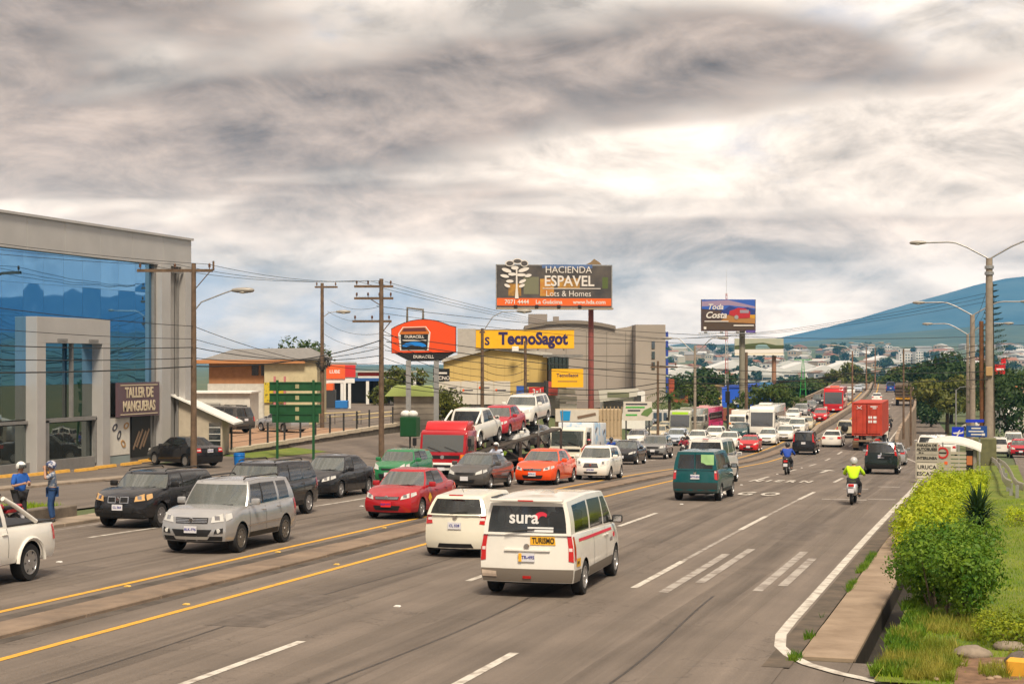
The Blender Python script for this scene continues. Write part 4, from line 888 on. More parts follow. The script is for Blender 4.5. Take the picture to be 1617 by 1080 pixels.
# --- the inbound queue
Q = [(suv(), 'grey_suv', 'silver grey suv with dark grille among motorcycles in the queue', -22.24, 113, PGY, 'car'),
 (sedan(), 'dark_sedan', 'dark sedan half hidden behind the white stake truck', -21.4, 97.8, PB, 'car'),
 (sedan(), 'silver_sedan', 'silver sedan behind the white stake truck', -23.8, 104, PS, 'car'),
 (sedan(), 'white_sedan', 'white sedan between the stake truck and the silver grey suv', -28.5, 139, PW, 'car'),
 (hatch(), 'beige_hatchback', 'beige hatchback behind the silver grey suv', -28.4, 149, PBE, 'car'),
 (suv(), 'dark_green_suv', 'dark suv waiting by the green topped bus', -31.2, 157, PDG, 'car'),
 (sedan(), 'cream_sedan', 'cream sedan waiting beside the green topped bus', -29.3, 158, PBE, 'car'),
 (hatch(), 'pale_blue_hatchback', 'pale blue hatchback right in front of the green topped bus', -25.4, 141.5, PBL, 'car'),
 (sedan(), 'white_sedan', 'white sedan in the queue beside the pale blue hatchback', -23.2, 139.5, PW, 'car'),
 (hatch(), 'white_hatchback', 'white hatchback in front of the dark teal saloon', -22.9, 147.5, PW, 'car'),
 (sedan(), 'white_sedan', 'white sedan half hidden behind the white microbus', -20.1, 137, PW, 'car'),
 (sedan(), 'teal_sedan', 'dark teal saloon in the queue below the small box truck', -21.7, 156, PDT, 'car'),
 (sedan(L=4.1, W=1.62, H=1.38), 'red_sedan', 'old bright red saloon beside the median', -17.7, 131.5, PBR, 'car'),
 (sedan(), 'white_sedan', 'white saloon with dark grille in front of the white coach', -17.75, 145, PW, 'car'),
 (sedan(), 'white_sedan', 'white saloon stopped beside the median behind the black wagon', -16.98, 152.5, PW, 'car'),
 (hatch(), 'white_hatchback', 'white hatchback at the foot of the overpass beside the coach', -18.1, 169, PW, 'car'),
 (suv(), 'white_suv', 'white suv at the foot of the overpass by the barrier', -16.9, 163, PW, 'car'),
 (sedan(), 'beige_sedan', 'pale beige saloon by the barrier below the red hatchback', -16.9, 171.5, PBE, 'car'),
 (sedan(), 'white_sedan', 'white saloon climbing behind the coach along the brown parapet', -20.3, 192, PW, 'car'),
 (suv(), 'silver_suv', 'silver suv on the overpass along the brown parapet', -20.2, 201.5, PS, 'car'),
 (sedan(), 'dark_silver_sedan', 'dark silver saloon on the overpass behind the silver suv', -20.5, 220, PGY, 'car'),
 (hatch(), 'red_hatchback', 'red hatchback on the overpass in front of the red bus', -17.0, 191, PBR, 'car'),
 (suv(), 'black_suv', 'black suv on the overpass squeezed beside the red bus', -20.9, 243, PB, 'car'),
 (sedan(), 'silver_sedan', 'silver saloon passing the tail of the red bus', -17.7, 268, PS, 'car'),
 (suv(), 'white_suv', 'white suv behind the red bus on the overpass', -20.6, 290, PW, 'car'),
 (sedan(), 'pale_blue_sedan', 'pale blue saloon near the crest of the overpass', -17.6, 330, PBL, 'car'),
 (sedan(), 'white_sedan', 'white saloon near the crest of the overpass', -18.6, 311, PW, 'car'),
 (sedan(), 'silver_sedan', 'silver saloon on the very crest of the overpass', -17.2, 343, PS, 'car')]
for sp, nm, lb, ln, Y, pt, ct in Q:
    place(sp, nm, lb, ct, ln, Y, pt, True, low=ln < -25.5, yaw=RND.uniform(-1.5, 1.5), lod=1 if Y < 150 else 2, group='cars queueing towards the camera', style=0 if RND.random() < .5 else 5)
# cars on the road at the right and the low road beyond
def low_car(sp, nm, lb, X, Y, pt, rz, lod=1, cat='car'):
    make_car(sp, nm, lb, cat, (X, Y, zlow(Y)+.01), rz, pt, lod=lod)
low_car(suv(H=1.62), 'red_suv', 'red suv coming along the side road past the utility pole', 1.6, 146.5, PRC, pi)
low_car(suv(H=1.75), 'white_suv', 'white suv driving away just beyond the utility pole', -.2, 150, PW, 0)
low_car(van(H0=1.92), 'white_van', 'white delivery van coming along the side road behind the red suv', 1.2, 175, PW, pi, cat='van')
low_car(hatch(), 'silver_hatchback', 'silver car on the low road below the blue airport sign', -6.2, 176, PW, 0)
low_car(sedan(), 'yellow_taxi_sedan', 'white car with orange trim behind the bus shelter roof', -4.6, 150, PW, 0)
low_car(sedan(), 'white_sedan', 'white saloon parked under the dark trees by the overpass', -4., 262, PW, .8, 2)
low_car(sedan(), 'grey_sedan', 'grey saloon on the side road behind the white delivery van', 3.4, 205, PGY, pi, 2)
# ---------------------------------------------------------------- buses and trucks
def shell(prof, W, bev=.06, seg=2):
    """side profile (y, z) extruded across the width with rounded edges"""
    mb = MB(); mb.prism(prof, W, 'x', -W/2); bm = mb.fixn(); bmesh.ops.recalc_face_normals(bm, faces=bm.faces)
    bmesh.ops.bevel(bm, geom=[e for e in bm.edges], offset=bev, segments=seg, profile=.5, affect='EDGES', clamp_overlap=True)
    bm.verts.index_update(); m = MB(); m.add([v.co for v in bm.verts], [[v.index for v in f.verts] for f in bm.faces]); bm.free(); return m
def fpanel(root, name, m, x0, x1, z0, z1, fy, off=.015, n=4, parent=None):
    """panel lying on the front face y = fy(z)"""
    mb = MB(); r = [[(lerp(x0, x1, i/n), fy(z)+off, z) for i in range(n+1)] for z in (z0, (z0+z1)/2, z1)]; b = [[(x, y-.03-abs(off), z) for x, y, z in q] for q in r]
    mb.grid(r); mb.grid([q[::-1] for q in b]); mb.grid([r[0], b[0]]); mb.grid([b[-1], r[-1]]); mb.grid([[r[k][0] for k in range(3)], [b[k][0] for k in range(3)]]); mb.grid([[b[k][-1] for k in range(3)], [r[k][-1] for k in range(3)]])
    return mb.build(name, m, parent or root)
def bus(name, label, loc, rz, pm, L=11., W=2.5, H=3.1, band=None, roofm=None, rx=0, sign=None, rails=True, group=None, lod=1):
    root = thing(name, label, 'bus', loc, rz, group); root.rotation_euler = (rx, 0, rz)
    fy = lambda z: L/2-.03-.20*max(0, z-1.2)**1.2/1.6-.05*max(0, .7-z)
    prof = [(-L/2, .35), (L/2-.04, .35), (L/2, .8), (L/2-.01, 1.2), (fy(2.2)+.02, 2.2), (fy(H-.25), H-.25), (fy(H)-.25, H), (-L/2+.15, H), (-L/2, H-.3)]
    shell(prof, W, .07).build('body', pm, root, smooth=35)
    w = fpanel(root, 'windshield', GLASS, -W/2+.12, W/2-.12, 1.15, H-.55, fy, .03)
    if sign: fpanel(root, 'route_sign', sign, -W/2+.3, W/2-.3, H-.48, H-.2, fy, .035)
    if band:
        fpanel(root, 'front_band', band, -W/2+.05, W/2-.05, .42, .95, fy, .03)
        for s in (-1, 1):
            m = MB(); m.box((s*(W/2+.004), 0, .75), (.02, L-.3, .55)); m.build('side_band', band, root)
    m = MB(); m.bbox((0, L/2-.02, .42), (W-.06, .22, .26), .05, 2); m.build('bumper', BLACK if not band else pm, root, smooth=40)
    for s in (-1, 1):
        fpanel(root, 'headlight', LAMPW, s*(W/2-.45), s*(W/2-.12), .60, .82, fy, .05, 2)
        for k in range(int((L-1.6)/1.45)):
            y = L/2-1.0-k*1.45; m = MB(); m.bbox((s*(W/2+.006), y-.66, 1.95), (.03, 1.32, .95), .012, 1); m.build('side_window', GLASS, root)
        for a in (L*.28, -L*.26):
            m = MB(); m.lathe([(0, 0), (.56, 0), (.58, -.02)], (0, 0, 0), 'x', 18); o = m.build('wheel_arch', BLACK, root); o.location = (s*(W/2+.008), a, .5); o.rotation_euler[2] = 0 if s > 0 else pi
            wheel(root, s*(W/2-.12), a, .48, .28, STEEL, 0, 1)
        m = MB(); m.tube([(s*(W/2-.05), L/2-.15, H-.5), (s*(W/2+.22), L/2+.12, H-.55), (s*(W/2+.24), L/2+.14, H-.75)], .02, 5); ar = m.build('mirror_arm', BLACK, root)
        m = MB(); m.bbox((s*(W/2+.24), L/2+.12, H-1.0), (.2, .1, .42), .03, 1); m.build('mirror', BLACK, ar)
        m = MB(); m.box((s*(W/2-.2), -L/2-.01, 1.0), (.2, .03, .5)); m.build('taillight', LAMPR, root)
    m = MB(); m.box((0, -L/2-.012, 2.1), (W-.5, .03, .9)); m.build('rear_window', GLASS, root)
    if roofm: 
        m = MB(); m.bbox((0, 0, H+.0), (W-.1, L-.8, .10), .04, 2); m.build('roof', roofm, root, smooth=40)
    m = MB(); m.bbox((0, L*.15, H+.14), (1.2, 1.6, .22), .06, 2); m.build('roof_unit', pm if not roofm else roofm, root, smooth=40)
    m = MB(); m.tube([(-.9, L/2+.02, 1.2), (-.15, L/2-.0, 1.55)], .016, 5); m.tube([(.2, L/2+.02, 1.2), (.9, L/2-.0, 1.5)], .016, 5); m.build('wiper', BLACK, root)
    m = MB(); m.box((0, L/2+.11, .42), (.34, .02, .16)); m.build('number_plate', PLATE, root)
    return root
def inb(lane, Y): p, h, rx = out(lane, Y); return p, h+pi, -rx
p, h, rx = inb(-19.6, 160.5)
bus('coach', 'large white coach with dark windshield beside the brown parapet', p, h, PW, 10.5, 2.35, 3.05, rx=rx)
p, h, rx = inb(-17.3, 221.)
bus('city_bus', 'red and white city bus coming down the overpass', p, h, PBR, 11.5, 2.5, 3.25, band=PRC, roofm=paint('faded_red', (.62, .16, .11)), rx=rx)
LIME = mat('lime_sign', (.36, .62, .02), .5)
q_ = bus('city_bus', 'bus with lime green sign above its windshield on the low side road', (-29.9, 160, gz(-30, 160)+.01), pi-.03, paint('olive_white', (.42, .42, .34)), 10.5, 2.5, 3.1, sign=LIME)
q2 = bus('city_bus', 'pink and white bus beyond the lime signed bus', (-32.7, 186, gz(-30, 186)+.01), pi-.03, paint('magenta', (.62, .05, .16)), 10.5, 2.5, 3.1, roofm=paint('pink_white', (.7, .35, .36)), band=mat('pink_band', (.7, .05, .2), .4))

for q in (q_, q2): q.scale = (.84, .84, .84)

def cab(root, pm, yf, W, H, zf=.45, deflector=None, ws=None, bumper=None, dash=True, Lc=1.7, badge=None):
    """flat-nosed cab whose front is at y = yf"""
    fy = lambda z: yf-.02-.16*max(0, z-1.15)-.03*max(0, .9-z)
    prof = [(yf-Lc, zf), (yf-.04, zf), (yf, .8), (yf-.01, 1.15), (fy(H-.12), H-.12), (fy(H)-.18, H), (yf-Lc, H)]
    shell(prof, W, .06).build('cab', pm, root, smooth=35)
    zw = 1.18 if H < 2.4 else 1.3
    w = fpanel(root, 'windshield', ws or WSHIELD, -W/2+.13, W/2-.13, zw, H-.22, fy, .02)
    m = MB(); m.tube([(-.7, fy(zw)+.05, zw+.02), (-.1, fy(zw+.25)+.05, zw+.22)], .015, 5); m.tube([(.1, fy(zw)+.05, zw+.02), (.7, fy(zw+.25)+.05, zw+.22)], .015, 5); m.build('wiper', BLACK, w)
    fpanel(root, 'grille', BLACK, -W/2+.3, W/2-.3, .86, 1.02, fy, .03)
    m = MB(); m.bbox((0, yf+.02, zf+.10), (W+.02, .28, .34), .05, 2); m.build('bumper', bumper or WHITE, root, smooth=40)
    m = MB(); m.box((0, yf+.172, zf+.12), (.9, .02, .12)); m.build('air_intake', BLACK, root)
    for s in (-1, 1):
        m = MB(); m.bbox((s*(W/2-.30), yf+.15, zf+.12), (.36, .06, .16), .02, 1); m.build('headlight', LAMPW, root)
        fpanel(root, 'turn_signal', LAMPO, s*(W/2-.02), s*(W/2-.24), .88, 1.06, fy, .035, 2)
        m = MB(); m.bbox((s*(W/2+.004), yf-Lc*.48, (zw+H-.25)/2+.02), (.03, Lc*.52, H-.3-zw), .012, 1); m.build('side_window', GLASS, root)
        m = MB(); m.tube([(s*(W/2-.02), yf-.1, H-.35), (s*(W/2+.2), yf+.1, H-.38), (s*(W/2+.2), yf+.1, 1.25), (s*(W/2-.02), yf-.05, 1.2)], .014, 5); ar = m.build('mirror_arm', BLACK, root)
        m = MB(); m.bbox((s*(W/2+.2), yf+.08, 1.62), (.18, .08, .36), .025, 1); m.build('mirror', BLACK, ar)
        m = MB(); m.lathe([(0, 0), (.5, 0), (.51, -.02)], (0, 0, 0), 'x', 18); o = m.build('wheel_arch', BLACK, root); o.location = (s*(W/2+.006), yf-1.05, .48); o.rotation_euler[2] = 0 if s > 0 else pi
        m = MB(); m.bbox((s*(W/2+.012), yf-Lc*.72, 1.1), (.03, .16, .04), .01, 1); m.build('door_handle', BLACK, root)
    if deflector:
        m = shell([(yf-Lc+.1, H-.01), (yf-.35, H-.01), (yf-.62, H+.34), (yf-.75, H+.40), (yf-Lc+.1, H+.42)], W-.24, .06); m.build('wind_deflector', deflector, root, smooth=40)
    m = MB(); m.box((0, yf+.172, zf-.0), (.34, .02, .14)); m.build('number_plate', PLATE, root)
    e = MB(); e.lathe([(0, .02), (.09, .02), (.1, 0)], (0, fy(.94)+.03, .94), 'y', 12); e.build('emblem', CHROME, root)
# --- red truck with car carrier (parked in the outer inbound lane)
p, h, rx = inb(-24.1, 70.9)
t = thing('car_carrier', 'red truck cab with a two deck car carrier behind it', 'truck', p, h); t.rotation_euler = (rx, 0, h)
cab(t, PR, 2.2, 2.2, 2.16, .42, deflector=PBR)
RUST = mat('carrier_frame', (.07, .05, .045), .6, .3, var=.3)
m = MB()
for s in (-1, 1): m.box((s*.4, -7.2, .62), (.12, 15.5, .2))
m.build('chassis', DARKM, t)
m = MB()
for s in (-1, 1): m.add([(s*1.15, .2, 1.12), (s*.55, .2, 1.12), (s*.55, -15, 2.12), (s*1.15, -15, 2.12), (s*1.15, .2, 1.02), (s*.55, .2, 1.02), (s*.55, -15, 2.02), (s*1.15, -15, 2.02)], [(0, 1, 2, 3), (7, 6, 5, 4), (0, 4, 5, 1), (1, 5, 6, 2), (2, 6, 7, 3), (3, 7, 4, 0)])
m.build('upper_deck', mat('deck_plate', (.085, .072, .062), .6, .3, var=.3), t)
m = MB(); m.box((0, -9.6, .60), (2.3, 11, .08)); m.build('lower_deck', RUST, t)
for s in (-1, 1):
    for y in (.3, -3.2, -6.6, -10, -14.8):
        m = MB(); zt = lerp(1.05, 2.05, (-y)/15); m.box((s*1.2, y, (zt+.45)/2), (.1, .16, zt-.4)); m.build('deck_post', RUST, t)
    for y in (-3.3, -6.7, -10.):
        m = MB(); zt = lerp(1.05, 2.05, (-y)/15); m.tube([(s*1.2, y, zt), (s*1.2, y-3.2, .65)], .045, 6); m.build('brace', RUST, t)
    m = MB(); m.tube([(s*1.22, -15, 2.05), (s*1.22, -15, 3.1)], .04, 6); m.tube([(s*1.22, -10, 1.75), (s*1.22, -10, 2.6)], .03, 6); m.build('tie_post', STEEL, t)
    for y in (1.15, -1.4, -12.2, -13.3): wheel(t, s*.98, y, .42, .26, STEEL, 0, 1)
M4 = t.matrix_basis.copy()
def on_carrier(sp, nm, lb, y, z, slope, pt, face, cat='car', **k):
    q = Matrix.Translation(p) @ Matrix.Rotation(h, 4, 'Z') @ Vector((0, y, z)); 
    r = h+(0 if face > 0 else pi)
    make_car(sp, nm, lb, cat, q, r, pt, rx=(rx-slope)*(1 if face > 0 else -1), lod=1, **k)
SL = math.atan(1/15.2)
dk = lambda y: 1.135+(-y+.2)/15.2
on_carrier(pickup(L=5.0, W=1.8), 'pickup_truck', 'white pickup loaded backwards on the carrier right behind the red cab', -2.35, dk(-2.35), SL, PW, -1, 'pickup', extra=bed_extra)
on_carrier(sedan(L=4.2, W=1.7, H=1.5), 'red_sedan', 'red sedan on the upper deck between two white vehicles', -7.2, dk(-7.2), SL, PRC, 1)
on_carrier(suv(L=4.4, W=1.83, H=1.66), 'white_suv', 'white suv at the rear of the upper carrier deck', -11.9, dk(-11.9), SL, PW, 1)
on_carrier(hatch(L=3.6, W=1.6, H=1.34), 'white_hatchback', 'white hatchback on the lower deck of the car carrier', -8.6, .65, 0, PW, 1)
on_carrier(hatch(L=3.6, W=1.6, H=1.3), 'dark_hatchback', 'dark grey hatchback on the lower deck of the car carrier', -12.8, .65, 0, PGY, 1)

# --- white stake truck with printed tarpaulin
p, h, rx = inb(-22.9, 90.2)
t = thing('stake_truck', 'white flat-nosed truck with a printed pale blue tarpaulin behind the cab', 'truck', p, h); t.rotation_euler = (rx, 0, h)
cab(t, PWW, 2.6, 2.1, 2.25, .42, bumper=PWW)
m = MB()
for s in (-1, 1): m.box((s*.38, -.6, .62), (.1, 6, .18))
m.build('chassis', DARKM, t); m = MB(); m.box((0, -1.5, .86), (2.2, 4.4, .12)); m.build('load_bed', mat('bed_timber', (.2, .15, .1), .9, var=.3), t)
TARP = mat('printed_tarpaulin', (.62, .66, .70), .6, c2=(.30, .48, .68), scale=1.6, thr=(.55, .62), det=2.)
m = MB(); m.bbox((0, -1.35, 1.72), (2.06, 3.6, 1.6), .05, 2); tp = m.build('tarpaulin', TARP, t, smooth=40)
for i, (y, z, r) in enumerate(((-.4, 2.5, .6), (-1.6, 1.6, -.5), (-2.6, 2.4, .5), (-.7, 1.4, .9))):
    for s in (-1, 1):
        m = MB(); m.prism([(-.28, -.08), (.28, -.05), (.3, .1), (.1, .16), (-.25, .08)], .008, 'x', 0); o = m.build('printed_figure', mat('print_grey', (.16, .15, .17), .6), tp, loc=(s*1.033-(.008 if s < 0 else 0), y, z-.42)); o.rotation_euler = (r*s, 0, 0)
for s in (-1, 1):
    for y in (1.45, -2.4): wheel(t, s*.9, y, .38, .22, STEEL, 0, 1)
    m = MB(); m.box((s*.8, -3.72, .8), (.24, .03, .12)); m.build('taillight', LAMPR, t)
# --- red shipping container on a trailer
p, h, rx = out(-8.65, 142.2)
t = thing('container_truck', 'articulated truck hauling a red shipping container with white squares on its doors', 'truck', p, h); t.rotation_euler = (rx, 0, h)
CR = mat('container_red', (.42, .045, .022), .6, var=.18, scale=1.2, bump=.1); ZB = 1.28; CH = 2.72; CL = 12.2
m = MB(); n = 62; ys = [-6+CL*i/n for i in range(n+1)]
for s in (-1, 1):
    m.grid([[(s*(1.19+(.0 if (i//1) % 2 else .03)), y, z) for i, y in enumerate(ys)] for z in (ZB+.12, ZB+CH-.1)])
m.box((0, .1, ZB+CH-.05), (2.44, CL, .1)); m.box((0, .1, ZB+.06), (2.44, CL, .12)); m.box((0, 6.15, ZB+CH/2), (2.40, .06, CH-.2))
for s in (-1, 1):
    for y in (-5.95, 6.15): m.box((s*1.15, y, ZB+CH/2), (.15, .17, CH-.0))
con = m.build('container', CR, t)
for s in (-1, 1):
    m = MB(); m.bbox((s*.55, -6.02, ZB+CH/2), (1.04, .06, CH-.3), .015, 1); d = m.build('container_door', CR, t)
    for dx in (-.28, .25):
        m = MB(); m.cyl((s*.55+dx, -6.09, ZB+.15), (s*.55+dx, -6.09, ZB+CH-.15), .018, n=6); m.build('locking_bar', CR, d)
    for z in (.35, .95, 1.55, 2.15):
        m = MB(); m.box((s*.55, -6.055, ZB+z), (.98, .012, .05)); m.build('door_rib', CR, d)
for dx in (.27, .67):
    for dz in (1.08, 1.42):
        m = MB(); m.box((dx, -6.066, ZB+dz+.08), (.30, .01, .21)); m.build('white_panel', TXW, t)
m = MB(); m.box((.55, -6.066, ZB+2.4), (.62, .01, .09)); m.box((.62, -6.066, ZB+2.25), (.3, .01, .07)); m.build('white_code_panel', TXW, t)
m = MB(); m.tube([(-.8, -6.07, ZB+2.42), (-.6, -6.07, ZB+2.28), (-.42, -6.07, ZB+2.45)], .03, 4); m.tube([(-.85, -6.07, ZB+2.2), (-.6, -6.07, ZB+2.28), (-.4, -6.07, ZB+2.2)], .03, 4); m.build('white_emblem', TXW, t)
m = MB()
for s in (-1, 1): m.box((s*.45, .2, 1.1), (.14, 12, .26))
m.box((0, -5.9, .85), (2.2, .16, .16)); m.build('chassis', mat('dusty_frame', (.22, .15, .10), .8, var=.3), t)
for s in (-1, 1):
    m = MB(); m.box((s*.85, -5.98, .95), (.4, .04, .14)); m.build('taillight', LAMPR, t)
    m = MB(); m.box((s*.95, -5.55, .55), (.5, .03, .6)); m.build('mud_flap', mat('dusty_flap', (.27, .19, .12), .9), t)
    for y in (-4.9, -3.6, 2.6, 3.9, 7.6): wheel(t, s*1.0, y, .5, .34, STEEL, 0, 1)
cab(t, PW, 9.2, 2.3, 2.9, .5, Lc=2.1)
# --- dump truck at the top of the overpass
p, h, rx = out(-8.6, 250.)
t = thing('dump_truck', 'dusty dump truck with yellow tail near the crest of the overpass', 'truck', p, h); t.rotation_euler = (rx, 0, h)
m = shell([(-4.2, 1.3), (2.0, 1.3), (2.2, 3.3), (-4.1, 3.1)], 2.5, .04); m.build('tipper_body', mat('dump_body', (.10, .07, .05), .8, var=.3), t)
for z in (1.7, 2.2, 2.7):
    m = MB(); m.box((0, -4.22, z), (2.4, .08, .1)); m.build('tailgate_rib', mat('dump_rib', (.06, .045, .035), .8), t)
m = MB(); m.box((0, -4.0, 1.15), (2.4, .2, .35)); m.build('rear_beam', mat('dump_yellow', (.55, .28, .03), .6), t)
for s in (-1, 1):
    m = MB(); m.box((s*.95, -4.12, 1.12), (.45, .06, .3)); m.build('rear_lamp_box', mat('dump_yellow', (.55, .28, .03), .6), t)
    for y in (-3.2, -1.9, 3.4): wheel(t, s*.98, y, .52, .4, STEEL, 0, 1)
m = MB(); m.box((0, 0, 1.0), (.9, 8, .3)); m.build('chassis', DARKM, t)
cab(t, mat('dump_cab', (.5, .3, .05), .5), 4.6, 2.3, 2.9, .5, Lc=2.2)
# --- small box truck on the low road
p = (-23.4+cx(101), 101, zr(101)+.02)
t = thing('box_truck', 'small white box truck behind the dark teal saloon', 'truck', (-26.4, 171, gz(-27, 171)+.01), pi)
cab(t, PW, 2.6, 1.8, 1.9, .4, bumper=PW)
m = MB(); m.bbox((0, -1.4, 1.55), (1.9, 4.0, 1.5), .03, 1); m.build('cargo_box', PW, t)
m = MB(); m.box((0, -1., .62), (.9, 5.6, .2)); m.build('chassis', DARKM, t)
for s in (-1, 1):
    for y in (1.5, -2.2): wheel(t, s*.85, y, .36, .2, STEEL, 0, 1)
# ---------------------------------------------------------------- buildings
FACE = math.atan(772.5/2550)          # many fronts along the side street look this way
def bx(root, name, m, c, d, rz=0, parent=None, bev=0):
    mb = MB(); (mb.bbox(c, d, bev, 1, rz) if bev else mb.box(c, d, rz)); return mb.build(name, m, parent or root)
def pr(root, name, m, poly, d, axis='y', at=0, parent=None):
    mb = MB(); mb.prism(poly, d, axis, at); return mb.build(name, m, parent or root)
def at(u, d): # point on the ground seen along a bearing (u in photo columns) at a depth d
    a = (u-808.5)/2550; s, c = sin(FACE), cos(FACE); return (-s+a*c)*d, (c+a*s)*d
def root_at(name, label, cat, u, d, rz=FACE, z=None, group=None):
    X, Y = at(u, d); return thing(name, label, cat, (X, Y, gz(X, Y)-.02 if z is None else z), rz, group)
def H_(v, d): return EYE-(v-570)*d/2550           # height seen at photo row v at depth d
MIRROR = mat('blue_mirror_glass', (.19, .42, .68), .02, .95, spec=.6)
MIRRORD = mat('dark_mirror_glass', (.22, .25, .24), .02, .9)
CLAD = mat('silver_cladding', (.47, .455, .445), .4, .3, var=.07, scale=.6)
CLADD = mat('grey_cladding', (.24, .235, .23), .5, .3, var=.1)
# --- glass fronted building (front parallel to the road)
gx, gy = -42.5, 70.; g0 = -1.12
G = thing('glass_building', 'silver clad building with tall blue mirror glass front and projecting portal', 'building', (gx, gy, g0), 0)
Yr, Yl = 9.28, -28.; top = 10.6-g0; gt = 9.1-g0
n = 12
for k in range(n):                                            # fascia panels
    y0, y1 = lerp(Yl, Yr, k/n), lerp(Yl, Yr, (k+1)/n)
    bx(G, 'fascia_panel', CLAD, (-.05, (y0+y1)/2, (top+gt)/2), (.5, y1-y0-.015, top-gt), bev=.01)
bx(G, 'roof_coping', CLAD, (-.02, (Yl+Yr)/2, top+.06), (.7, Yr-Yl+.1, .12))
bx(G, 'wall', CLADD, (-9.6, (Yl+Yr)/2, top/2), (18, Yr-Yl-.1, top-.1))
bx(G, 'corner_pillar', CLAD, (.12, 8.72, gt/2), (.62, 1.1, gt))
for k in range(3): bx(G, 'wall_rib', CLAD, (-.3, 7.0+k*.42, gt/2), (.3, .34, gt-.04))
bx(G, 'inner_pillar', CLAD, (.10, 6.1, gt/2), (.66, .95, gt))
bx(G, 'pillar_reveal', CLADD, (-.1, 5.52, gt/2), (.4, .2, gt-.02))
bx(G, 'drain_pipe', CLADD, (.1, 7.92, gt/2), (.09, .09, gt))
bx(G, 'beam_box', CLADD, (.28, 7.4, gt-.3), (.1, 1.8, .12))
rows = [(.55, 2.25), (2.5, 4.05), (4.06, 5.62), (5.63, 7.2), (7.21, 8.72), (8.73, gt)]
yy = Yl+.3; cw = 1.655
while yy < 5.3:
    y1 = min(yy+cw, 5.42)
    for r, (z0, z1) in enumerate(rows):
        if yy > .85 and z1 < 4.2: continue
        mb = MB(); w, h = y1-yy-.008, z1-z0; a, b, q = RND.uniform(-.0006, .0006), RND.uniform(-.0006, .0006), RND.uniform(-.003, .003)
        N_ = 4; mb.grid([[(.012*sin(pi*i/N_)*sin(pi*j/N_)*q/.006+a*(i/N_-.5)*w+b*(j/N_-.5)*h, (i/N_-.5)*w, (j/N_-.5)*h) for i in range(N_+1)] for j in range(N_+1)])
        mb.build('glass_pane', MIRROR if r > 1 else MIRRORD, G, smooth=60, loc=(-.06, (yy+y1)/2, (z0+z1)/2))
    yy = y1
for z in (2.375,): bx(G, 'transom', CLADD, (0, (Yl+.8)/2, z), (.14, .8-Yl, .14))
bx(G, 'base_wall', CLADD, (.04, (Yl+.8)/2, .27), (.2, .8-Yl, .54))
# portal
for y in (-5.6, .0): bx(G, 'portal_column', CLAD, (.22, y, 3.0), (.6, .72, 6.0), bev=.012)
bx(G, 'portal_beam', CLAD, (.22, -2.8, 6.6), (.6, 6.32, 1.2), bev=.012)
for y in (-3.9, -1.2):
    f = bx(G, 'downlight', CLADD, (.54, y, 6.15), (.06, .8, .12))
bx(G, 'portal_mullion', CLADD, (.12, -2.5, 4.2), (.16, .16, 3.6)); bx(G, 'portal_transom', CLADD, (.12, -2.5, 2.4), (.2, 5.0, .18))
for y in (-4.75, -.2): bx(G, 'portal_jamb', CLADD, (.12, y, 1.3), (.2, .5, 2.2))
# shop sign, poster and dark door in the right bay
SIGNP = mat('plum_sign', (.12, .075, .09), .5)
bx(G, 'sign_board', SIGNP, (.30, 3.4, 3.22), (.16, 4.1, 1.72))
for z in (3.95, 2.48): bx(G, 'sign_rule', mat('sign_cream', (.55, .47, .33), .5), (.39, 3.4, z), (.012, 3.7, .05))
text('TALLER DE', .72, mat('sign_cream', (.55, .47, .33), .5), G, (.39, 3.4, 3.55), (pi/2, 0, pi/2), .01, bold=.03, sx=.80)
text('MANGUERAS', .72, mat('sign_cream', (.55, .47, .33), .5), G, (.39, 3.4, 2.86), (pi/2, 0, pi/2), .01, bold=.03, sx=.76)
bx(G, 'shop_wall', CLADD, (-.05, 3.1, 1.2), (.12, 4.6, 2.3))
po = bx(G, 'poster', mat('poster_white', (.62, .6, .55), .5, var=.06), (.06, 1.95, 1.38), (.06, 2.0, 1.85))
for (y, z, r, m_) in ((1.5, 1.85, .5, 'p'), (2.3, 1.0, -.6, 'o'), (1.9, 1.45, 1.0, 'p'), (2.6, 1.9, .3, 'o')):
    mb = MB(); mb.lathe([(.12, 0), (.2, .0), (.2, .02), (.12, .02)], (0, 0, 0), 'x', 14); q = mb.build('poster_print', mat('print_dark', (.05, .05, .07), .5) if m_ == 'p' else mat('print_tan', (.45, .26, .1), .5), G, loc=(.095, y, z)); q.scale = (1, 1.3, .8); q.rotation_euler = (r, 0, 0)
bx(G, 'poster_base', mat('pale_blue_panel', (.25, .3, .3), .5), (.05, 1.95, .2), (.1, 2.0, .4))
bx(G, 'door', BLACK, (.05, 4.1, 1.3), (.08, 1.9, 2.1))
for k in range(4):
    mb = MB(); mb.box((0, 0, 0), (.02, .12, 1.1)); q = mb.build('door_print', mat('print_brown', (.18, .12, .08), .5), G, loc=(.1, 3.6+k*.33, 1.1+.1*(k % 2))); q.rotation_euler = (-.6, 0, 0)
# yellow wheel stops
for k in range(9):
    mb = MB(); mb.prism([(-.1, 0), (.1, 0), (.07, .13), (-.07, .13)], 1.75, 'y', -.87); y = 58.6+k*2.05; X = -41.15-.2*(k % 2)
    tag(mb.build('wheel_stop', mat('yellow_block', (.62, .34, .06), .7, var=.15), loc=(X, y, gz(X, y)+.0)), 'yellow concrete wheel stop on the lot below the glass building', 'wheel stop', 'yellow wheel stops')

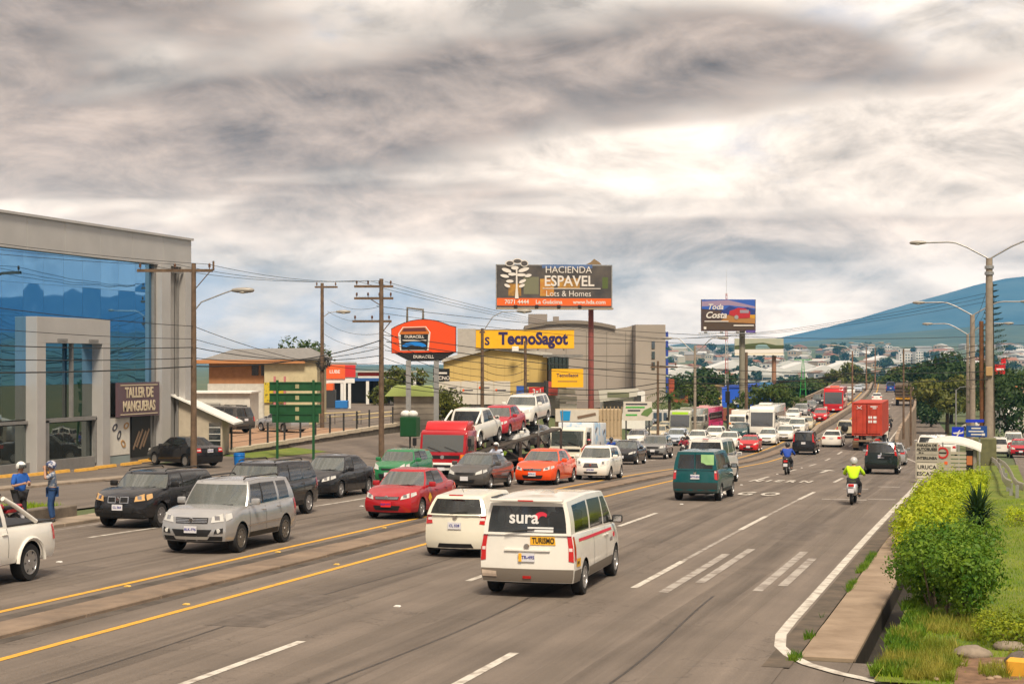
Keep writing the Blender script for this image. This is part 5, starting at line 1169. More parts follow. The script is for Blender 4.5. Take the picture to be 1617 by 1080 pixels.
# --- white roofed kiosk beside it
d = 88; K = root_at('kiosk', 'small beige kiosk with a sloping white metal roof by the terrace', 'kiosk', 322, d)
KW = mat('beige_wall', (.42, .36, .28), .7, var=.1)
pr(K, 'wall', KW, [(-1.2, 0), (1.2, 0), (1.2, 1.9), (-1.2, 3.0)], 2.2, 'y', -1.1)
pr(K, 'roof', WHITE, [(-1.5, 3.2), (-1.5, 3.3), (1.9, 1.75), (1.9, 1.65)], 2.9, 'y', -1.45)
w = bx(K, 'window', GLASS, (.8, -1.12, 1.15), (.62, .05, 1.2))
for z in (.8, 1.15, 1.5): bx(K, 'window_bar', WHITE, (.8, -1.16, z), (.62, .03, .03), parent=w)
# --- tan house with hipped roof
d = 132; Hs = root_at('house', 'tan house with grey hipped roof and orange upper wall', 'house', 420, d)
zz = Hs.location.z
TAN = mat('orange_render', (.40, .19, .085), .8, var=.12); CRM = mat('cream_render', (.50, .43, .27), .8, var=.1); GRY = mat('zinc_roof', (.22, .21, .2), .6, .2, var=.15); 
hw = 4.4; z0 = H_(605, d)-zz; z1 = H_(570, d)-zz; zt = H_(556, d)-zz
bx(Hs, 'lower_wall', mat('white_render', (.55, .53, .48), .8, var=.12), (-1.2, 0, z0/2), (6., 6, z0))
bx(Hs, 'upper_wall', TAN, (-1.9, 0, (z0+z1)/2), (4.4, 6, z1-z0)); bx(Hs, 'side_wall', CRM, (2.5, -.3, z1/2), (4.2, 6.4, z1+.1))
mb = MB(); a, b = 5.2, 3.9
mb.add([(-a, -b, z1-.1), (a-.2, -b, z1+.25), (a-.2, b, z1+.25), (-a, b, z1-.1), (-2.6, 0, zt+.25), (3.6, 0, zt+.35), (-a, -b, z1-.25), (a-.2, -b, z1+.1), (a-.2, b, z1+.1), (-a, b, z1-.25)], [(0, 1, 5, 4), (1, 2, 5), (2, 3, 4, 5), (3, 0, 4), (0, 6, 7, 1), (1, 7, 8, 2), (2, 8, 9, 3), (3, 9, 6, 0), (6, 9, 8, 7)]); mb.build('roof', GRY, Hs)
bx(Hs, 'eaves_board', mat('orange_board', (.45, .2, .08), .7), (-.6, -3.95, z1-.05), (8.6, .1, .28))
for x in (-.4, .35): bx(Hs, 'window', GLASS, (x, -3.02, z1-.75), (.55, .08, .8))
bx(Hs, 'shop_sign', mat('yellow_poster', (.55, .42, .03), .6, c2=(.05, .05, .03), scale=3, thr=(.55, .6)), (1.2, -3.6, z0-.7), (1.6, .08, 1.6))
for x in (1.3, 2.1): bx(Hs, 'pink_post', mat('pink_post', (.45, .16, .17), .7), (x, -4.0, z0/2+.3), (.16, .16, z0+.6))
# --- white shed in front of it
d = 118; S = root_at('shed', 'long low white shed with flat roof in front of the tan house', 'shed', 352, d)
z1 = H_(620, d)-S.location.z; bx(S, 'wall', mat('white_render', (.55, .53, .48), .8, var=.12), (0, 0, z1/2), (4.6, 4, z1)); bx(S, 'roof_edge', WHITE, (0, -.1, z1+.06), (4.9, 4.4, .12)); bx(S, 'planter', mat('planter_box', (.3, .3, .28), .8), (-.9, -2.3, z1*.7), (2.2, .4, .25)); bx(S, 'door', DARKM, (1.7, -2.02, .95), (.8, .06, 1.9))
# --- workshop row with orange and red signs
d = 190; W_ = root_at('workshop', 'workshop row with dark open bays, white columns and a blue fascia', 'building', 590, d)
zb = W_.location.z; hh = H_(597, d)-zb; wl = 11.5
bx(W_, 'back_wall', BLACK, (0, 3, hh/2), (wl, .3, hh)); bx(W_, 'floor_slab', CONC, (0, 1.2, .03), (wl, 4, .06)); bx(W_, 'roof', mat('pale_roof', (.45, .43, .39), .6, var=.1), (0, .8, hh+.75), (wl+.6, 5, .12))
bx(W_, 'blue_fascia', mat('fascia_blue', (.03, .1, .3), .5), (.6, -1.3, hh-.15), (7.2, .14, .35)); bx(W_, 'red_fascia', mat('fascia_red', (.5, .04, .03), .5), (1.5, -1.3, hh+.5), (6.5, .16, .45)); bx(W_, 'white_fascia', WHITE, (1.6, -1.3, hh+.15), (6.6, .14, .25))
for x in (-5.4, -3.3, -.6, 2.2, 4.9): bx(W_, 'column', WHITE, (x, -1.2, hh/2), (.34, .3, hh))
for x in (-4.4, -2., .8, 3.6): bx(W_, 'bay_door', mat('bay_shutter', (.03, .035, .04), .5), (x, 1.5, hh/2-.1), (2., .1, hh-.3))
d = 172; W2 = root_at('sign_gantry', 'orange and red shop sign on twin white posts over stacked crates', 'sign', 532, d)
zb = W2.location.z
for x in (-.35, .45): bx(W2, 'post', WHITE, (x+.9, 0, (H_(605, d)-zb)/2), (.3, .3, H_(605, d)-zb))
ORS = mat('orange_sign', (.72, .12, .03), .5)
s_ = bx(W2, 'orange_board', ORS, (-.2, -.2, H_(587, d)-zb), (2.2, .2, 1.5)); text('LUBE', .5, WHITE, W2, (-.2, -.31, H_(587, d)-zb), bold=.02); bx(W2, 'red_board', mat('red_sign', (.55, .03, .03), .5), (1.45, -.15, H_(586, d)-zb), (1.1, .2, 1.3))
bx(W2, 'white_board', WHITE, (.3, -.1, H_(601, d)-zb), (3.2, .18, .5)); bx(W2, 'top_board', mat('grey_board', (.3, .3, .3), .5), (.4, -.1, H_(575, d)-zb), (3.4, .18, .4))
for i, (x, z, m_) in enumerate(((-.7, 1.1, DARKM), (.7, .5, mat('blue_tank', (.02, .16, .45), .5)), (-.9, 2.3, ORS))):
    c = bx(W2, 'crate', m_, (x, -1.6, z), (1.5 if i != 1 else 1.3, 1.4, 1.9 if i == 0 else .8), bev=.04)
# --- green roofed stall and grey cabin under the battery sign
d = 118; S = root_at('stall', 'grey block cabin with a pale green awning below the orange battery sign', 'kiosk', 655, d)
zb = S.location.z; z1 = H_(625, d)-zb
bx(S, 'wall', mat('block_wall', (.33, .29, .24), .85, var=.15, scale=2), (0, 0, z1/2), (2.9, 2.4, z1)); pr(S, 'awning', mat('awning_green', (.34, .42, .13), .7), [(-2.1, z1), (1.6, z1), (1.2, z1+.75), (-1.4, z1+.75)], 2.9, 'y', -1.6)
for k in range(5): bx(S, 'block_course', mat('mortar', (.22, .2, .17), .9), (0, -1.21, .4+k*.42), (2.88, .02, .03))
# --- yellow building with gable and the long yellow sign above
d = 150; B = root_at('yellow_building', 'yellow gabled commercial building with white sign wall and red shop boards', 'building', 785, d)
zb = B.location.z; k = d/2550.; U = lambda u: (u-785)*k; Z = lambda v: H_(v, d)-zb
YEL = mat('yellow_cladding', (.53, .38, .13), .6, var=.06, scale=.5)
pr(B, 'gable_wall', YEL, [(U(703), 0), (U(864), 0), (U(864), Z(562)), (U(780), Z(552)), (U(700), Z(570))], 9, 'y', 0)
for i in range(1, 12):
    u = 703+i*13.4; t = Z(552+max(0, (780-u)*.22)+max(0, (u-780)*.12))
    bx(B, 'cladding_seam', mat('yellow_seam', (.42, .30, .10), .6), (U(u), -.012, (Z(602)+t)/2), (.03, .02, t-Z(602)))
for p0, p1 in (((698, 572), (782, 550)), ((778, 550), (872, 563))): pr(B, 'roof_edge', mat('pale_roof', (.45, .43, .39), .6, var=.1), [(U(p0[0]), Z(p0[1])), (U(p1[0]), Z(p1[1])), (U(p1[0]), Z(p1[1])+.32), (U(p0[0]), Z(p0[1])+.32)], 9.6, 'y', -.4)
SW = mat('white_sign_wall', (.56, .52, .45), .6, var=.06)
for i in range(4): 
    q = bx(B, 'sign_panel', SW, (U(715+i*26), -.25, Z(620)), (25.4*k, .18, 2.15)); bx(B, 'printed_bar', mat('print_dark', (.05, .05, .07), .5), (U(714+i*26), -.35, Z(612+4*(i % 2))), (14*k, .02, .10), parent=q); mb = MB(); mb.lathe([(0, 0), (.12, 0)], (U(706+i*26), -.36, Z(612+4*(i % 2))), 'y', 10); mb.build('printed_dot', ORS, q)
bx(B, 'canopy', mat('black_canopy', (.03, .03, .03), .6), (U(775), -1.1, Z(642)), (140*k, 2.2, .25)); bx(B, 'shopfront', BLACK, (U(778), -.08, Z(660)), (150*k, .1, 2.0))
bx(B, 'side_wing', mat('grey_render', (.31, .29, .26), .8, var=.1), (U(880), 3.2, Z(565)/2), (28*k, 6, Z(565))); bx(B, 'flat_roof', mat('zinc_roof', (.22, .21, .2), .6, .2, var=.15), (U(888), 1.4, Z(564)+.12), (62*k, 7, .25))
w = bx(B, 'louvre_window', GLASS, (U(882), .14, Z(572)), (32*k, .12, 1.3))
for i in range(5): bx(B, 'louvre', DARKM, (U(870+i*6), .06, Z(572)), (.07, .06, 1.3), parent=w)
for nm, u, v, wd, ht, m_ in (('blue_shop_board', 824, 617, 17, 16, mat('shop_blue', (.03, .1, .4), .5)), ('black_shop_board', 846, 607, 36, 7, mat('shop_black', (.04, .04, .04), .5)), ('red_shop_board', 848, 618, 26, 14, mat('red_sign', (.55, .03, .03), .5)), ('red_shop_board', 872, 613, 17, 22, mat('tomato_sign', (.55, .1, .08), .5)), ('white_shop_board', 895, 618, 26, 9, SW), ('white_shop_board', 897, 630, 27, 9, SW), ('white_shop_board', 897, 641, 27, 9, SW)): bx(B, nm, m_, (U(u), -.55, Z(v)), (wd*k, .12, ht*k))
text('3x1', .6, WHITE, B, (U(848), -.62, Z(618)), bold=.02)
S = root_at('roof_sign', 'long yellow sign reading TecnoSagot on the roof', 'sign', 829, 149.6, z=H_(552, 149.6)); k2 = 149.6/2550
GOLD = mat('golden_sign', (.82, .43, .012), .5, var=.06, scale=.8)
bx(S, 'sign_board', GOLD, (0, 0, .95), (155*k2, .25, 1.65)); NAVY = mat('navy_letter', (.03, .02, .09), .5)
text('TecnoSagot', 1.55, NAVY, S, (.75, -.14, .98), bold=.04, sx=.86, ext=.01)
text('T', .8, NAVY, S, (-3.95, -.14, 1.35), bold=.03); text('S', 1.0, NAVY, S, (-3.5, -.14, .75), bold=.03)
bx(S, 'top_rail', mat('sign_frame', (.3, .2, .05), .6), (0, .02, 1.8), (156*k2, .32, .06)); bx(S, 'bottom_rail', mat('sign_frame', (.3, .2, .05), .6), (0, .02, .1), (156*k2, .32, .06))
for x in (-3.6, -1.2, 1.2, 3.6): bx(S, 'strut', STEEL, (x, .25, .35), (.1, .1, .9))
bx(S, 'condenser', WHITE, (-.9, -.9, .05), (.62, .4, .45), bev=.03)
S = root_at('wall_sign', 'smaller yellow sign on the yellow building side wing', 'sign', 896, 148, z=H_(597, 148)); k2 = 148/2550
bx(S, 'sign_board', GOLD, (0, 0, 0), (50*k2, .2, 29*k2)); text('TecnoSagot', .42, NAVY, S, (0, -.11, .25), bold=.02); bx(S, 'printed_bar', NAVY, (0, -.105, -.3), (1.8, .01, .06)); bx(S, 'bracket', STEEL, (0, .35, 0), (.2, .6, .3))
# --- big grey hall with curved roof
d = 205; B = root_at('grey_hall', 'large grey concrete hall with a curved roofline and blue edged tower', 'building', 940, d); zb = B.location.z; k = d/2550.; U = lambda u: (u-940)*k; Z = lambda v: H_(v, d)-zb
CG = mat('hall_concrete', (.33, .29, .25), .85, var=.1, scale=.15)
arc = [(U(u), Z(519-9*(1-((u-900)/72.)**2) if abs(u-900) < 72 else 519)) for u in range(828, 973, 12)]
pr(B, 'wall', CG, [(U(730), 0), (U(1000), 0), (U(1000), Z(515))]+arc[::-1]+[(U(828), Z(520)), (U(730), Z(520))], 30, 'y', 0)
bx(B, 'tower', CG, (U(1022), 2, Z(514)/2), (46*k, 14, Z(514))); 
mb = MB(); n_ = len(arc); mb.grid([[(x, y, z+dz) for x, z in arc] for dz, y in ((-.1, -.3), (.35, -.3), (.35, 30), (-.1, 30))]); mb.build('roof_edge', mat('roof_trim', (.2, .17, .14), .7), B)
for v in (542, 562, 582): bx(B, 'wall_joint', mat('joint_grey', (.2, .18, .15), .9), (U(920), -.02, Z(v)), (160*k, .03, .06))
for u in (830, 862, 894, 926, 958, 988): bx(B, 'wall_joint', mat('joint_grey', (.2, .18, .15), .9), (U(u), -.025, Z(575)), (.06, .03, 8.2))
bx(B, 'service_shaft', mat('shaft_grey', (.2, .19, .18), .7), (U(1003), -.4, Z(515)/2), (9*k, .9, Z(512)))
for v in (545, 561, 577): bx(B, 'window', GLASS, (U(1026), -5.06, Z(v)), (5*k, .1, .9))
for i in range(7): bx(B, 'blue_fin', mat('fin_blue', (.03, .06, .3), .5), (U(1045)+.2, -4.8, Z(530+i*14)), (.3, .4, .8))
bx(B, 'roof_plant', mat('plant_grey', (.25, .22, .2), .7), (U(850), 5, Z(511)), (30*k, 4, 2.6)); bx(B, 'roof_plant', mat('plant_grey', (.25, .22, .2), .7), (U(880), 6, Z(508)), (9*k, 2, 1.6))
bx(B, 'left_block', mat('pale_block', (.4, .37, .33), .8, var=.08), (U(738), -1.5, Z(520)/2), (28*k, 4, Z(520)))
# --- white canopy showroom and kiosks along the side road
d = 158; B = root_at('showroom', 'white showroom with slanted canopy sign over dark glass', 'building', 985, d); k = d/2550.; zb = B.location.z; U = lambda u: (u-985)*k; Z = lambda v: H_(v, d)-zb
bx(B, 'wall', WHITE, (0, 2, Z(618)/2), (66*k, 5, Z(618))); pr(B, 'canopy_sign', mat('canopy_white', (.52, .5, .44), .6), [(U(946), Z(634)), (U(1004), Z(626)), (U(1007), Z(613)), (U(944), Z(616))], .5, 'y', -1.2); bx(B, 'dark_glass', GLASS, (U(968), -.55, Z(642)), (30*k, .1, 1.1)); bx(B, 'printed_bar', mat('olive_print', (.16, .17, .1), .6), (U(975), -1.22, Z(623)), (34*k, .03, .5)); bx(B, 'window', GLASS, (U(1006), -.55, Z(632)), (.7, .1, 1.0))
d = 140; S = root_at('banner_sign', 'white roadside sign with green bars and a leafy emblem', 'sign', 1007, d); k = d/2550.; zb = S.location.z
bx(S, 'board', SW, (0, 0, H_(649, d)-zb), (45*k, .15, 30*k))
for v, w, o, m_ in ((638, 34, -2, 'print_dark'), (643, 30, -4, 'print_green'), (655, 18, -10, 'print_green'), (648, 20, -6, 'print_dark')): bx(S, 'printed_bar', mat(m_, (.05, .05, .07) if m_ == 'print_dark' else (.05, .35, .05), .6), (o*k, -.085, H_(v, d)-zb), (w*k, .02, .13))
mb = MB(); mb.prism([(-.5, -.2), (.1, -.35), (.55, .1), (.4, .45), (-.2, .2)], .02, 'y', 0); mb.build('leaf_emblem', mat('leaf_print', (.12, .2, .06), .6), S, loc=(.75, -.1, H_(651, d)-zb))
for x in (-1., 1.): bx(S, 'post', DARKM, (x, .1, (H_(660, d)-zb)/2), (.12, .12, H_(660, d)-zb))
d = 122; B = root_at('container_kiosk', 'beige container kiosk with a white sign showing a blue mug', 'kiosk', 930, d); k = d/2550.; zb = B.location.z; U = lambda u: (u-930)*k; Z = lambda v: H_(v, d)-zb
BEI = mat('beige_container', (.42, .32, .2), .7, var=.1)
bx(B, 'body', BEI, (0, 1.5, Z(647)/2), (104*k, 3, Z(647)))
for i in range(18): bx(B, 'corrugation', mat('beige_rib', (.33, .25, .15), .7), (U(884+i*5.7), -.02, Z(672)/1.), (.09, .06, 1.5))
s_ = bx(B, 'sign_board', SW, (U(911), -.3, Z(656)), (68*k, .12, 19*k)); mb = MB(); mb.prism([(-.34, -.36), (.3, -.36), (.38, .36), (-.42, .36)], .03, 'y', 0); mb.build('mug_print', mat('mug_blue', (.01, .25, .55), .5), B, loc=(U(893), -.4, Z(656)))
mb = MB(); mb.box((0, 0, 0), (1.4, .03, .2)); q = mb.build('printed_bar', mat('print_brown', (.18, .12, .08), .5), B, loc=(U(926), -.38, Z(656))); q.rotation_euler = (0, -.2, 0)
for i in range(6): bx(B, 'upper_slat', mat('beige_rib', (.33, .25, .15), .7), (U(952+i*6), -.05, Z(652)), (.07, .1, 1.0))
# --- buildings at the foot of the overpass
d = 250; B = root_at('blue_building', 'bright blue flat walled building behind the palm trees', 'building', 1185, d); k = d/2550.; zb = B.location.z; U = lambda u: (u-1185)*k; Z = lambda v: H_(v, d)-zb
BLU = mat('bright_blue_wall', (.015, .09, .52), .6, var=.06, scale=.4)
pr(B, 'wall', BLU, [(U(1140), 0), (U(1222), 0), (U(1222), Z(606)), (U(1170), Z(610)), (U(1140), Z(614))], 12, 'y', 0); bx(B, 'low_wall', BLU, (U(1127), -1.5, Z(633)/2), (34*k, 6, Z(633)))
bx(B, 'roof_sign', mat('sky_print', (.10, .35, .7), .5), (U(1209), -.3, Z(608)), (20*k, .2, 10*k)); bx(B, 'parapet', mat('blue_parapet', (.02, .07, .4), .6), (U(1181), -.1, Z(608)-.3), (82*k, .1, .2)); bx(B, 'doorway', BLACK, (U(1150), -.06, 1.2), (2.4, .1, 2.4)); bx(B, 'lower_sign', WHITE, (U(1165), -.08, 2.6), (1.4, .1, .7))
d = 240; B = root_at('cream_building', 'cream building with brown trim next to the blue building', 'building', 1122, d); k = d/2550.; zb = B.location.z; U = lambda u: (u-1122)*k; Z = lambda v: H_(v, d)-zb
bx(B, 'wall', CREAM, (0, 3, Z(612)/2), (36*k, 6, Z(612))); bx(B, 'roof', mat('brown_roof', (.25, .17, .08), .7), (0, 2.6, Z(611)+.1), (40*k, 7.4, .25)); bx(B, 'yellow_trim', mat('ochre_trim', (.5, .3, .05), .6), (0, -.06, Z(629)), (36*k, .1, .3)); bx(B, 'door', DARKM, (.8, -.04, 1.2), (1.2, .1, 2.4)); bx(B, 'window', GLASS, (-1., -.04, Z(620)), (1.2, .1, .7))
d = 232; B = root_at('red_shop', 'rust red boxy shop beside a cream wall', 'building', 1073, d); k = d/2550.; zb = B.location.z; Z = lambda v: H_(v, d)-zb
RR = mat('rust_red_wall', (.33, .07, .035), .7, var=.1); bx(B, 'wall', RR, (0, 2, Z(617)/2), (26*k, 5, Z(617))); bx(B, 'turret', RR, (-12*k, 1.6, Z(611)), (8*k, 3, 2.2)); bx(B, 'cream_wall', CREAM, (20*k, 2.5, Z(620)/2), (14*k, 5, Z(620))); bx(B, 'window', GLASS, (0, -.52, 1.6), (1.4, .1, 1.2)); bx(B, 'door', DARKM, (18*k, -.04, 1.1), (.9, .1, 2.1))
d = 176; B = root_at('white_office', 'white office block with blue grey windows behind the palm', 'building', 1046, d); k = d/2550.; zb = B.location.z; Z = lambda v: H_(v, d)-zb
bx(B, 'wall', mat('office_white', (.5, .49, .47), .7, var=.08), (0, 2, Z(648)/2), (34*k, 4, Z(648)))
for i in range(4): bx(B, 'window', mat('blue_grey_glass', (.12, .17, .24), .1, .5), (-.8+i*.55, -.03, Z(658)), (.36, .08, .9))
bx(B, 'awning', BLACK, (-.6, -.8, Z(672)), (26*k, 1.6, .2))
d = 215; B = root_at('brick_wall_shop', 'low red brick wall with grass top behind the pink bus', 'wall', 1140, d); k = d/2550.; zb = B.location.z
bx(B, 'wall', mat('brick_red', (.25, .08, .05), .8, var=.15), (0, 0, .8), (50*k, .4, 1.6)); bx(B, 'grass_top', GRASS, (0, 1.5, 1.5), (50*k, 3, .3))
# --- right of the overpass
d = 260; B = root_at('orange_roof_house', 'white house with orange tiled roof beyond the side road', 'house', 1606, d); k = d/2550.; zb = B.location.z; Z = lambda v: H_(v, d)-zb
bx(B, 'wall', WHITE, (1, 3, Z(622)/2), (6, 6, Z(622))); pr(B, 'roof', mat('orange_tiles', (.5, .17, .05), .8, var=.15), [(-2.6, Z(622)), (4.6, Z(622)), (3.6, Z(610)), (-1.8, Z(612))], 7, 'y', -.4); bx(B, 'window', GLASS, (0, -.05, Z(632)), (1.2, .1, 1.1)); bx(B, 'door', DARKM, (2.2, -.05, 1.1), (1., .1, 2.2))
d = 240; S = root_at('red_sign', 'red box sign with white lettering behind the utility pole', 'sign', 1579, d); k = d/2550.; zb = S.location.z
bx(S, 'board', mat('sign_red', (.62, .01, .02), .5), (0, 0, H_(583, d)-zb), (16*k, .3, 15*k)); bx(S, 'lettering_bar', WHITE, (0, -.16, H_(583, d)-zb), (12*k, .02, .25)); bx(S, 'upper_board', mat('sign_red', (.62, .01, .02), .5), (.5, 0, H_(570, d)-zb), (7*k, .3, 8*k)); bx(S, 'post', STEEL, (0, .1, (H_(583, d)-zb)/2), (.25, .25, H_(583, d)-zb))
# ---------------------------------------------------------------- poles, lamps, wires, signs, barriers
def lamp_head(mb, p, dx, dy):
    q = Vector(p); t = Vector((dx, dy, 0)).normalized(); s = Vector((-t.y, t.x, 0)); rows = []
    for k, (a, w, h) in enumerate(((0, .07, .06), (.25, .15, .11), (.7, .19, .13), (1.0, .12, .09), (1.08, .03, .03))):
        c = q+t*a+Vector((0, 0, .02)); rows.append([c+s*w*cos(f)+Vector((0, 0, h*sin(f)-(.02 if sin(f) < 0 else 0))) for f in [2*pi*i/10 for i in range(10)]])
    mb.grid(rows, 0, True); return mb
def pole(name, label, X, Y, h, r0, r1, m, cat='utility pole', z=None, group=None, sq=False):
    zb = gz(X, Y)-.05 if z is None else z; t = thing(name, label, cat, (X, Y, zb), 0, group)
    mb = MB(); mb.cyl((0, 0, 0), (0, 0, h), r0, r1, 12); mb.build('pole', m, t, smooth=40); return t
LAMPH = mat('lamp_head', (.30, .28, .25), .5, .3)
def arm(t, pts, head=True, r=.045):
    mb = MB(); mb.tube(pts, r, 8); a = mb.build('lamp_arm', STEEL, t, smooth=60)
    if head:
        d = Vector(pts[-1])-Vector(pts[-2]); mb = MB(); lamp_head(mb, pts[-1], d.x, d.y); lh = mb.build('lamp_head', LAMPH, a, smooth=50)
        n = d.normalized(); mb = MB(); mb.ball(Vector(pts[-1])+Vector((n.x, n.y, 0))*.55+Vector((0, 0, -.08)), (.22, .16, .07), 10, 6); mb.build('lens', mat('lamp_lens', (.55, .52, .45), .2), lh)
def crossarm(t, z, L, ang=0., n=4, m=None, side=0, drop=.0, name='crossarm'):
    mb = MB(); mb.box((side*cos(ang), side*sin(ang), z), (L, .12, .14), ang); c = mb.build(name, m or WOODP, t)
    for i in range(n):
        a = side-L/2+.15+(L-.3)*i/max(1, n-1); mb = MB(); mb.lathe([(.02, 0), (.02, .08), (.07, .10), (.05, .16), (.07, .2), (.045, .27), (0, .3)], (a*cos(ang), a*sin(ang), z+.06), 'z', 8); mb.build('insulator', mat('brown_insulator', (.10, .05, .03), .3), c, smooth=50)
    return c
# left side
p1 = pole('utility_pole', 'brown utility pole with a lamp arm in front of the glass building', -36.8, 69.2, 9.9, .16, .11, WOODP)
h = 9.9; crossarm(p1, h-.35, 3.6, FACE, 3, side=-.9); arm(p1, [(0, 0, h-2.3), (.35, .1, h-1.85), (1.4, .42, h-1.42), (1.75, .5, h-1.3)], r=.035)
mb = MB(); mb.tube([(.1, 0, h-1.2), (.75, .2, h-.4)], .025, 5); mb.tube([(.9, .27, h-.35), (.9, .27, h+.1)], .05, 6); mb.build('brace', WOODP, p1)
p2 = pole('utility_pole', 'utility pole with three stacked crossarms beside the green sign', -34.9, 88.7, 10.6, .17, .12, WOODP); h = 10.6
for z, L, sd, n in ((10.15, 2.3, -.45, 4), (9.45, 2.3, -.45, 4), (8.1, 2.3, -.55, 3)): crossarm(p2, z, L, FACE, n, side=sd)
mb = MB(); mb.tube([(0, 0, 7.4), (.5, .15, 8.05)], .03, 5); mb.tube([(0, 0, 9.), (-.6, -.2, 9.4)], .03, 5); mb.build('brace', WOODP, p2)
p3 = pole('utility_pole', 'slim utility pole with short crossarm and hanging lamp behind the terrace', -48.4, 111, 10.9, .17, .12, WOODP); crossarm(p3, 10.6, 1.7, FACE, 2, side=.3); arm(p3, [(0, 0, 8.3), (.5, .15, 8.7), (1.0, .3, 8.75)], r=.03)
mb = MB()
for k in range(9): mb.tube([(.1+RND.uniform(-.2, .2)+.45*cos(f), RND.uniform(-.1, .1)+.2*sin(f), 4.9+RND.uniform(-.25, .25)+.35*sin(f)) for f in [2*pi*i/12*.93+k for i in range(13)]], .022, 5)
mb.build('cable_bundle', WIRE, p3)
p4 = pole('street_lamp', 'tall lamp post rising behind the orange battery sign', -34.9, 108, 8.6, .16, .1, WOODP, 'street lamp'); arm(p4, [(.0, 0, 8.3), (.7, .2, 9.4), (1.3, .4, 9.75), (2.3, .7, 9.8)], r=.035)
p5 = pole('utility_pole', 'thin dark pole with step pegs in front of the yellow building', -34.1, 116, 8.2, .14, .1, WOODP); 
for i in range(6):
    mb = MB(); mb.cyl((0, 0, 4.6+i*.35), (.3, 0, 4.6+i*.35), .02, n=5); mb.build('step_peg', DARKM, p5)
p6 = pole('utility_pole', 'short dark pole with a mass of cables by the red shop boards', -33.6, 120, 5.4, .2, .18, DARKM)
p7 = pole('utility_pole', 'thin pole with small crossarm in front of the grey hall', -26.9, 130, 7.4, .12, .09, WOODP); crossarm(p7, 6.9, 2.2, FACE, 2, side=.5)
p8 = pole('street_lamp', 'double armed lamp post above the pink bus', -28.6, 156, 9.0, .16, .11, CONCP, 'street lamp')
arm(p8, [(0, 0, 8.2), (1.5, .1, 9.6), (1.75, .1, 9.7), (2.2, .1, 9.7)], r=.05); arm(p8, [(0, 0, 8.2), (-1.5, -.1, 9.6), (-1.75, -.1, 9.7), (-2.2, -.1, 9.7)], r=.05)
p9 = pole('utility_pole', 'brown pole standing between the pink bus and the coach', -26.6, 176, 9.2, .2, .15, WOODP, z=-4.2)
p10 = pole('utility_pole', 'dark signal pole beside the low blue wall', -29.6, 182, 6.4, .16, .12, DARKM, z=-4.6)
mb = MB(); mb.bbox((0, -.2, 4.6), (.5, .35, 1.3), .05, 1); mb.build('signal_box', BLACK, p10)
# right side double lamps
def dlamp(X, Y, H, lab, m=CONCP, reach=4.6, thin=.2):
    t = pole('street_lamp', lab, X, Y, H, thin, thin*.72, m, 'street lamp', z=zlow(Y)-.05)
    for s in (-1, 1): arm(t, [(0, 0, H-.05), (s*(reach*.28), 0, H+.75), (s*reach*.42, 0, H+1.05), (s*reach*.52, 0, H+1.12), (s*(reach-1.0), 0, H+1.1)], r=.055)
    return t
r1 = dlamp(-.75, 110.3, 13.7, 'tall concrete pole with two long lamp arms by the transformer boxes', reach=5.0, thin=.30)
for z in (13.0, 12.6):
    mb = MB(); mb.lathe([(.24, 0), (.30, .02), (.30, .2), (.24, .22)], (0, 0, z), 'z', 12); mb.build('pole_band', STEEL, r1)
bx(r1, 'meter_box', mat('tan_box', (.42, .27, .12), .6), (0, -.3, 6.3), (.42, .25, .6), bev=.03)
mb = MB(); mb.cyl((-.42, .3, 0), (-.5, .3, 9.6), .17, .14, 10); mb.build('timber_stub', mat('red_brown_timber', (.16, .07, .03), .85, var=.3), r1)
tb = tag(MB().bbox((-.6, 0, .55), (1.35, .9, 2.1), .05, 1).build('utility_cabinet', mat('olive_cabinet', (.13, .13, .06), .7, var=.2), loc=(-.35, 102.5, zlow(102.5)+.3)), 'olive metal cabinet strapped between the roadside poles', 'cabinet')
r2 = dlamp(-2.4, 146.5, 12.4, 'concrete lamp post behind the blue airport sign', reach=5.0, thin=.28)
r3 = dlamp(-3.4, 178, 12.2, 'slim lamp post behind the concrete lamp post by the overpass', reach=4.6, thin=.2)
for i, (u, Y, Ht, lab) in enumerate(((1368, 330, 9, 'far double lamp post standing on the overpass median'), (1382, 370, 9, 'farthest double lamp post on the overpass median'), (1346, 255, 8.2, 'lamp post on the median beside the red bus'))):
    a = (u-808.5)/2550; X = Y*(a*cos(FACE)-sin(FACE))/(cos(FACE)+a*sin(FACE)); t = pole('street_lamp', lab, X, Y, Ht, .16, .1, mat('rust_pole', (.2, .11, .07), .8), 'street lamp', z=zr(Y)-.05)
    for s in (-1, 1): arm(t, [(0, 0, Ht-.05), (s*1., 0, Ht+.7), (s*2.4, 0, Ht+.9)], r=.05)
t = pole('utility_pole', 'slim dark pole rising beside the red container', -8.9, 158, 8.6, .11, .08, WOODP, z=zr(158)-.05)
t = pole('utility_pole', 'dark pole on the parapet edge under the crest', -9.7, 186, 6.6, .14, .1, WOODP, z=zlow(186))
t = pole('street_lamp', 'short grey lamp post under the dark trees', -5.3, 205, 6.5, .12, .08, STEEL, 'street lamp', z=zlow(205)-.05); arm(t, [(0, 0, 6.4), (.5, 0, 6.8), (1.4, 0, 6.9)], r=.04)
t = pole('utility_pole', 'pale concrete post beside the side road traffic', 2.6, 215, 8, .16, .12, CONC, z=zlow(215)-.05)
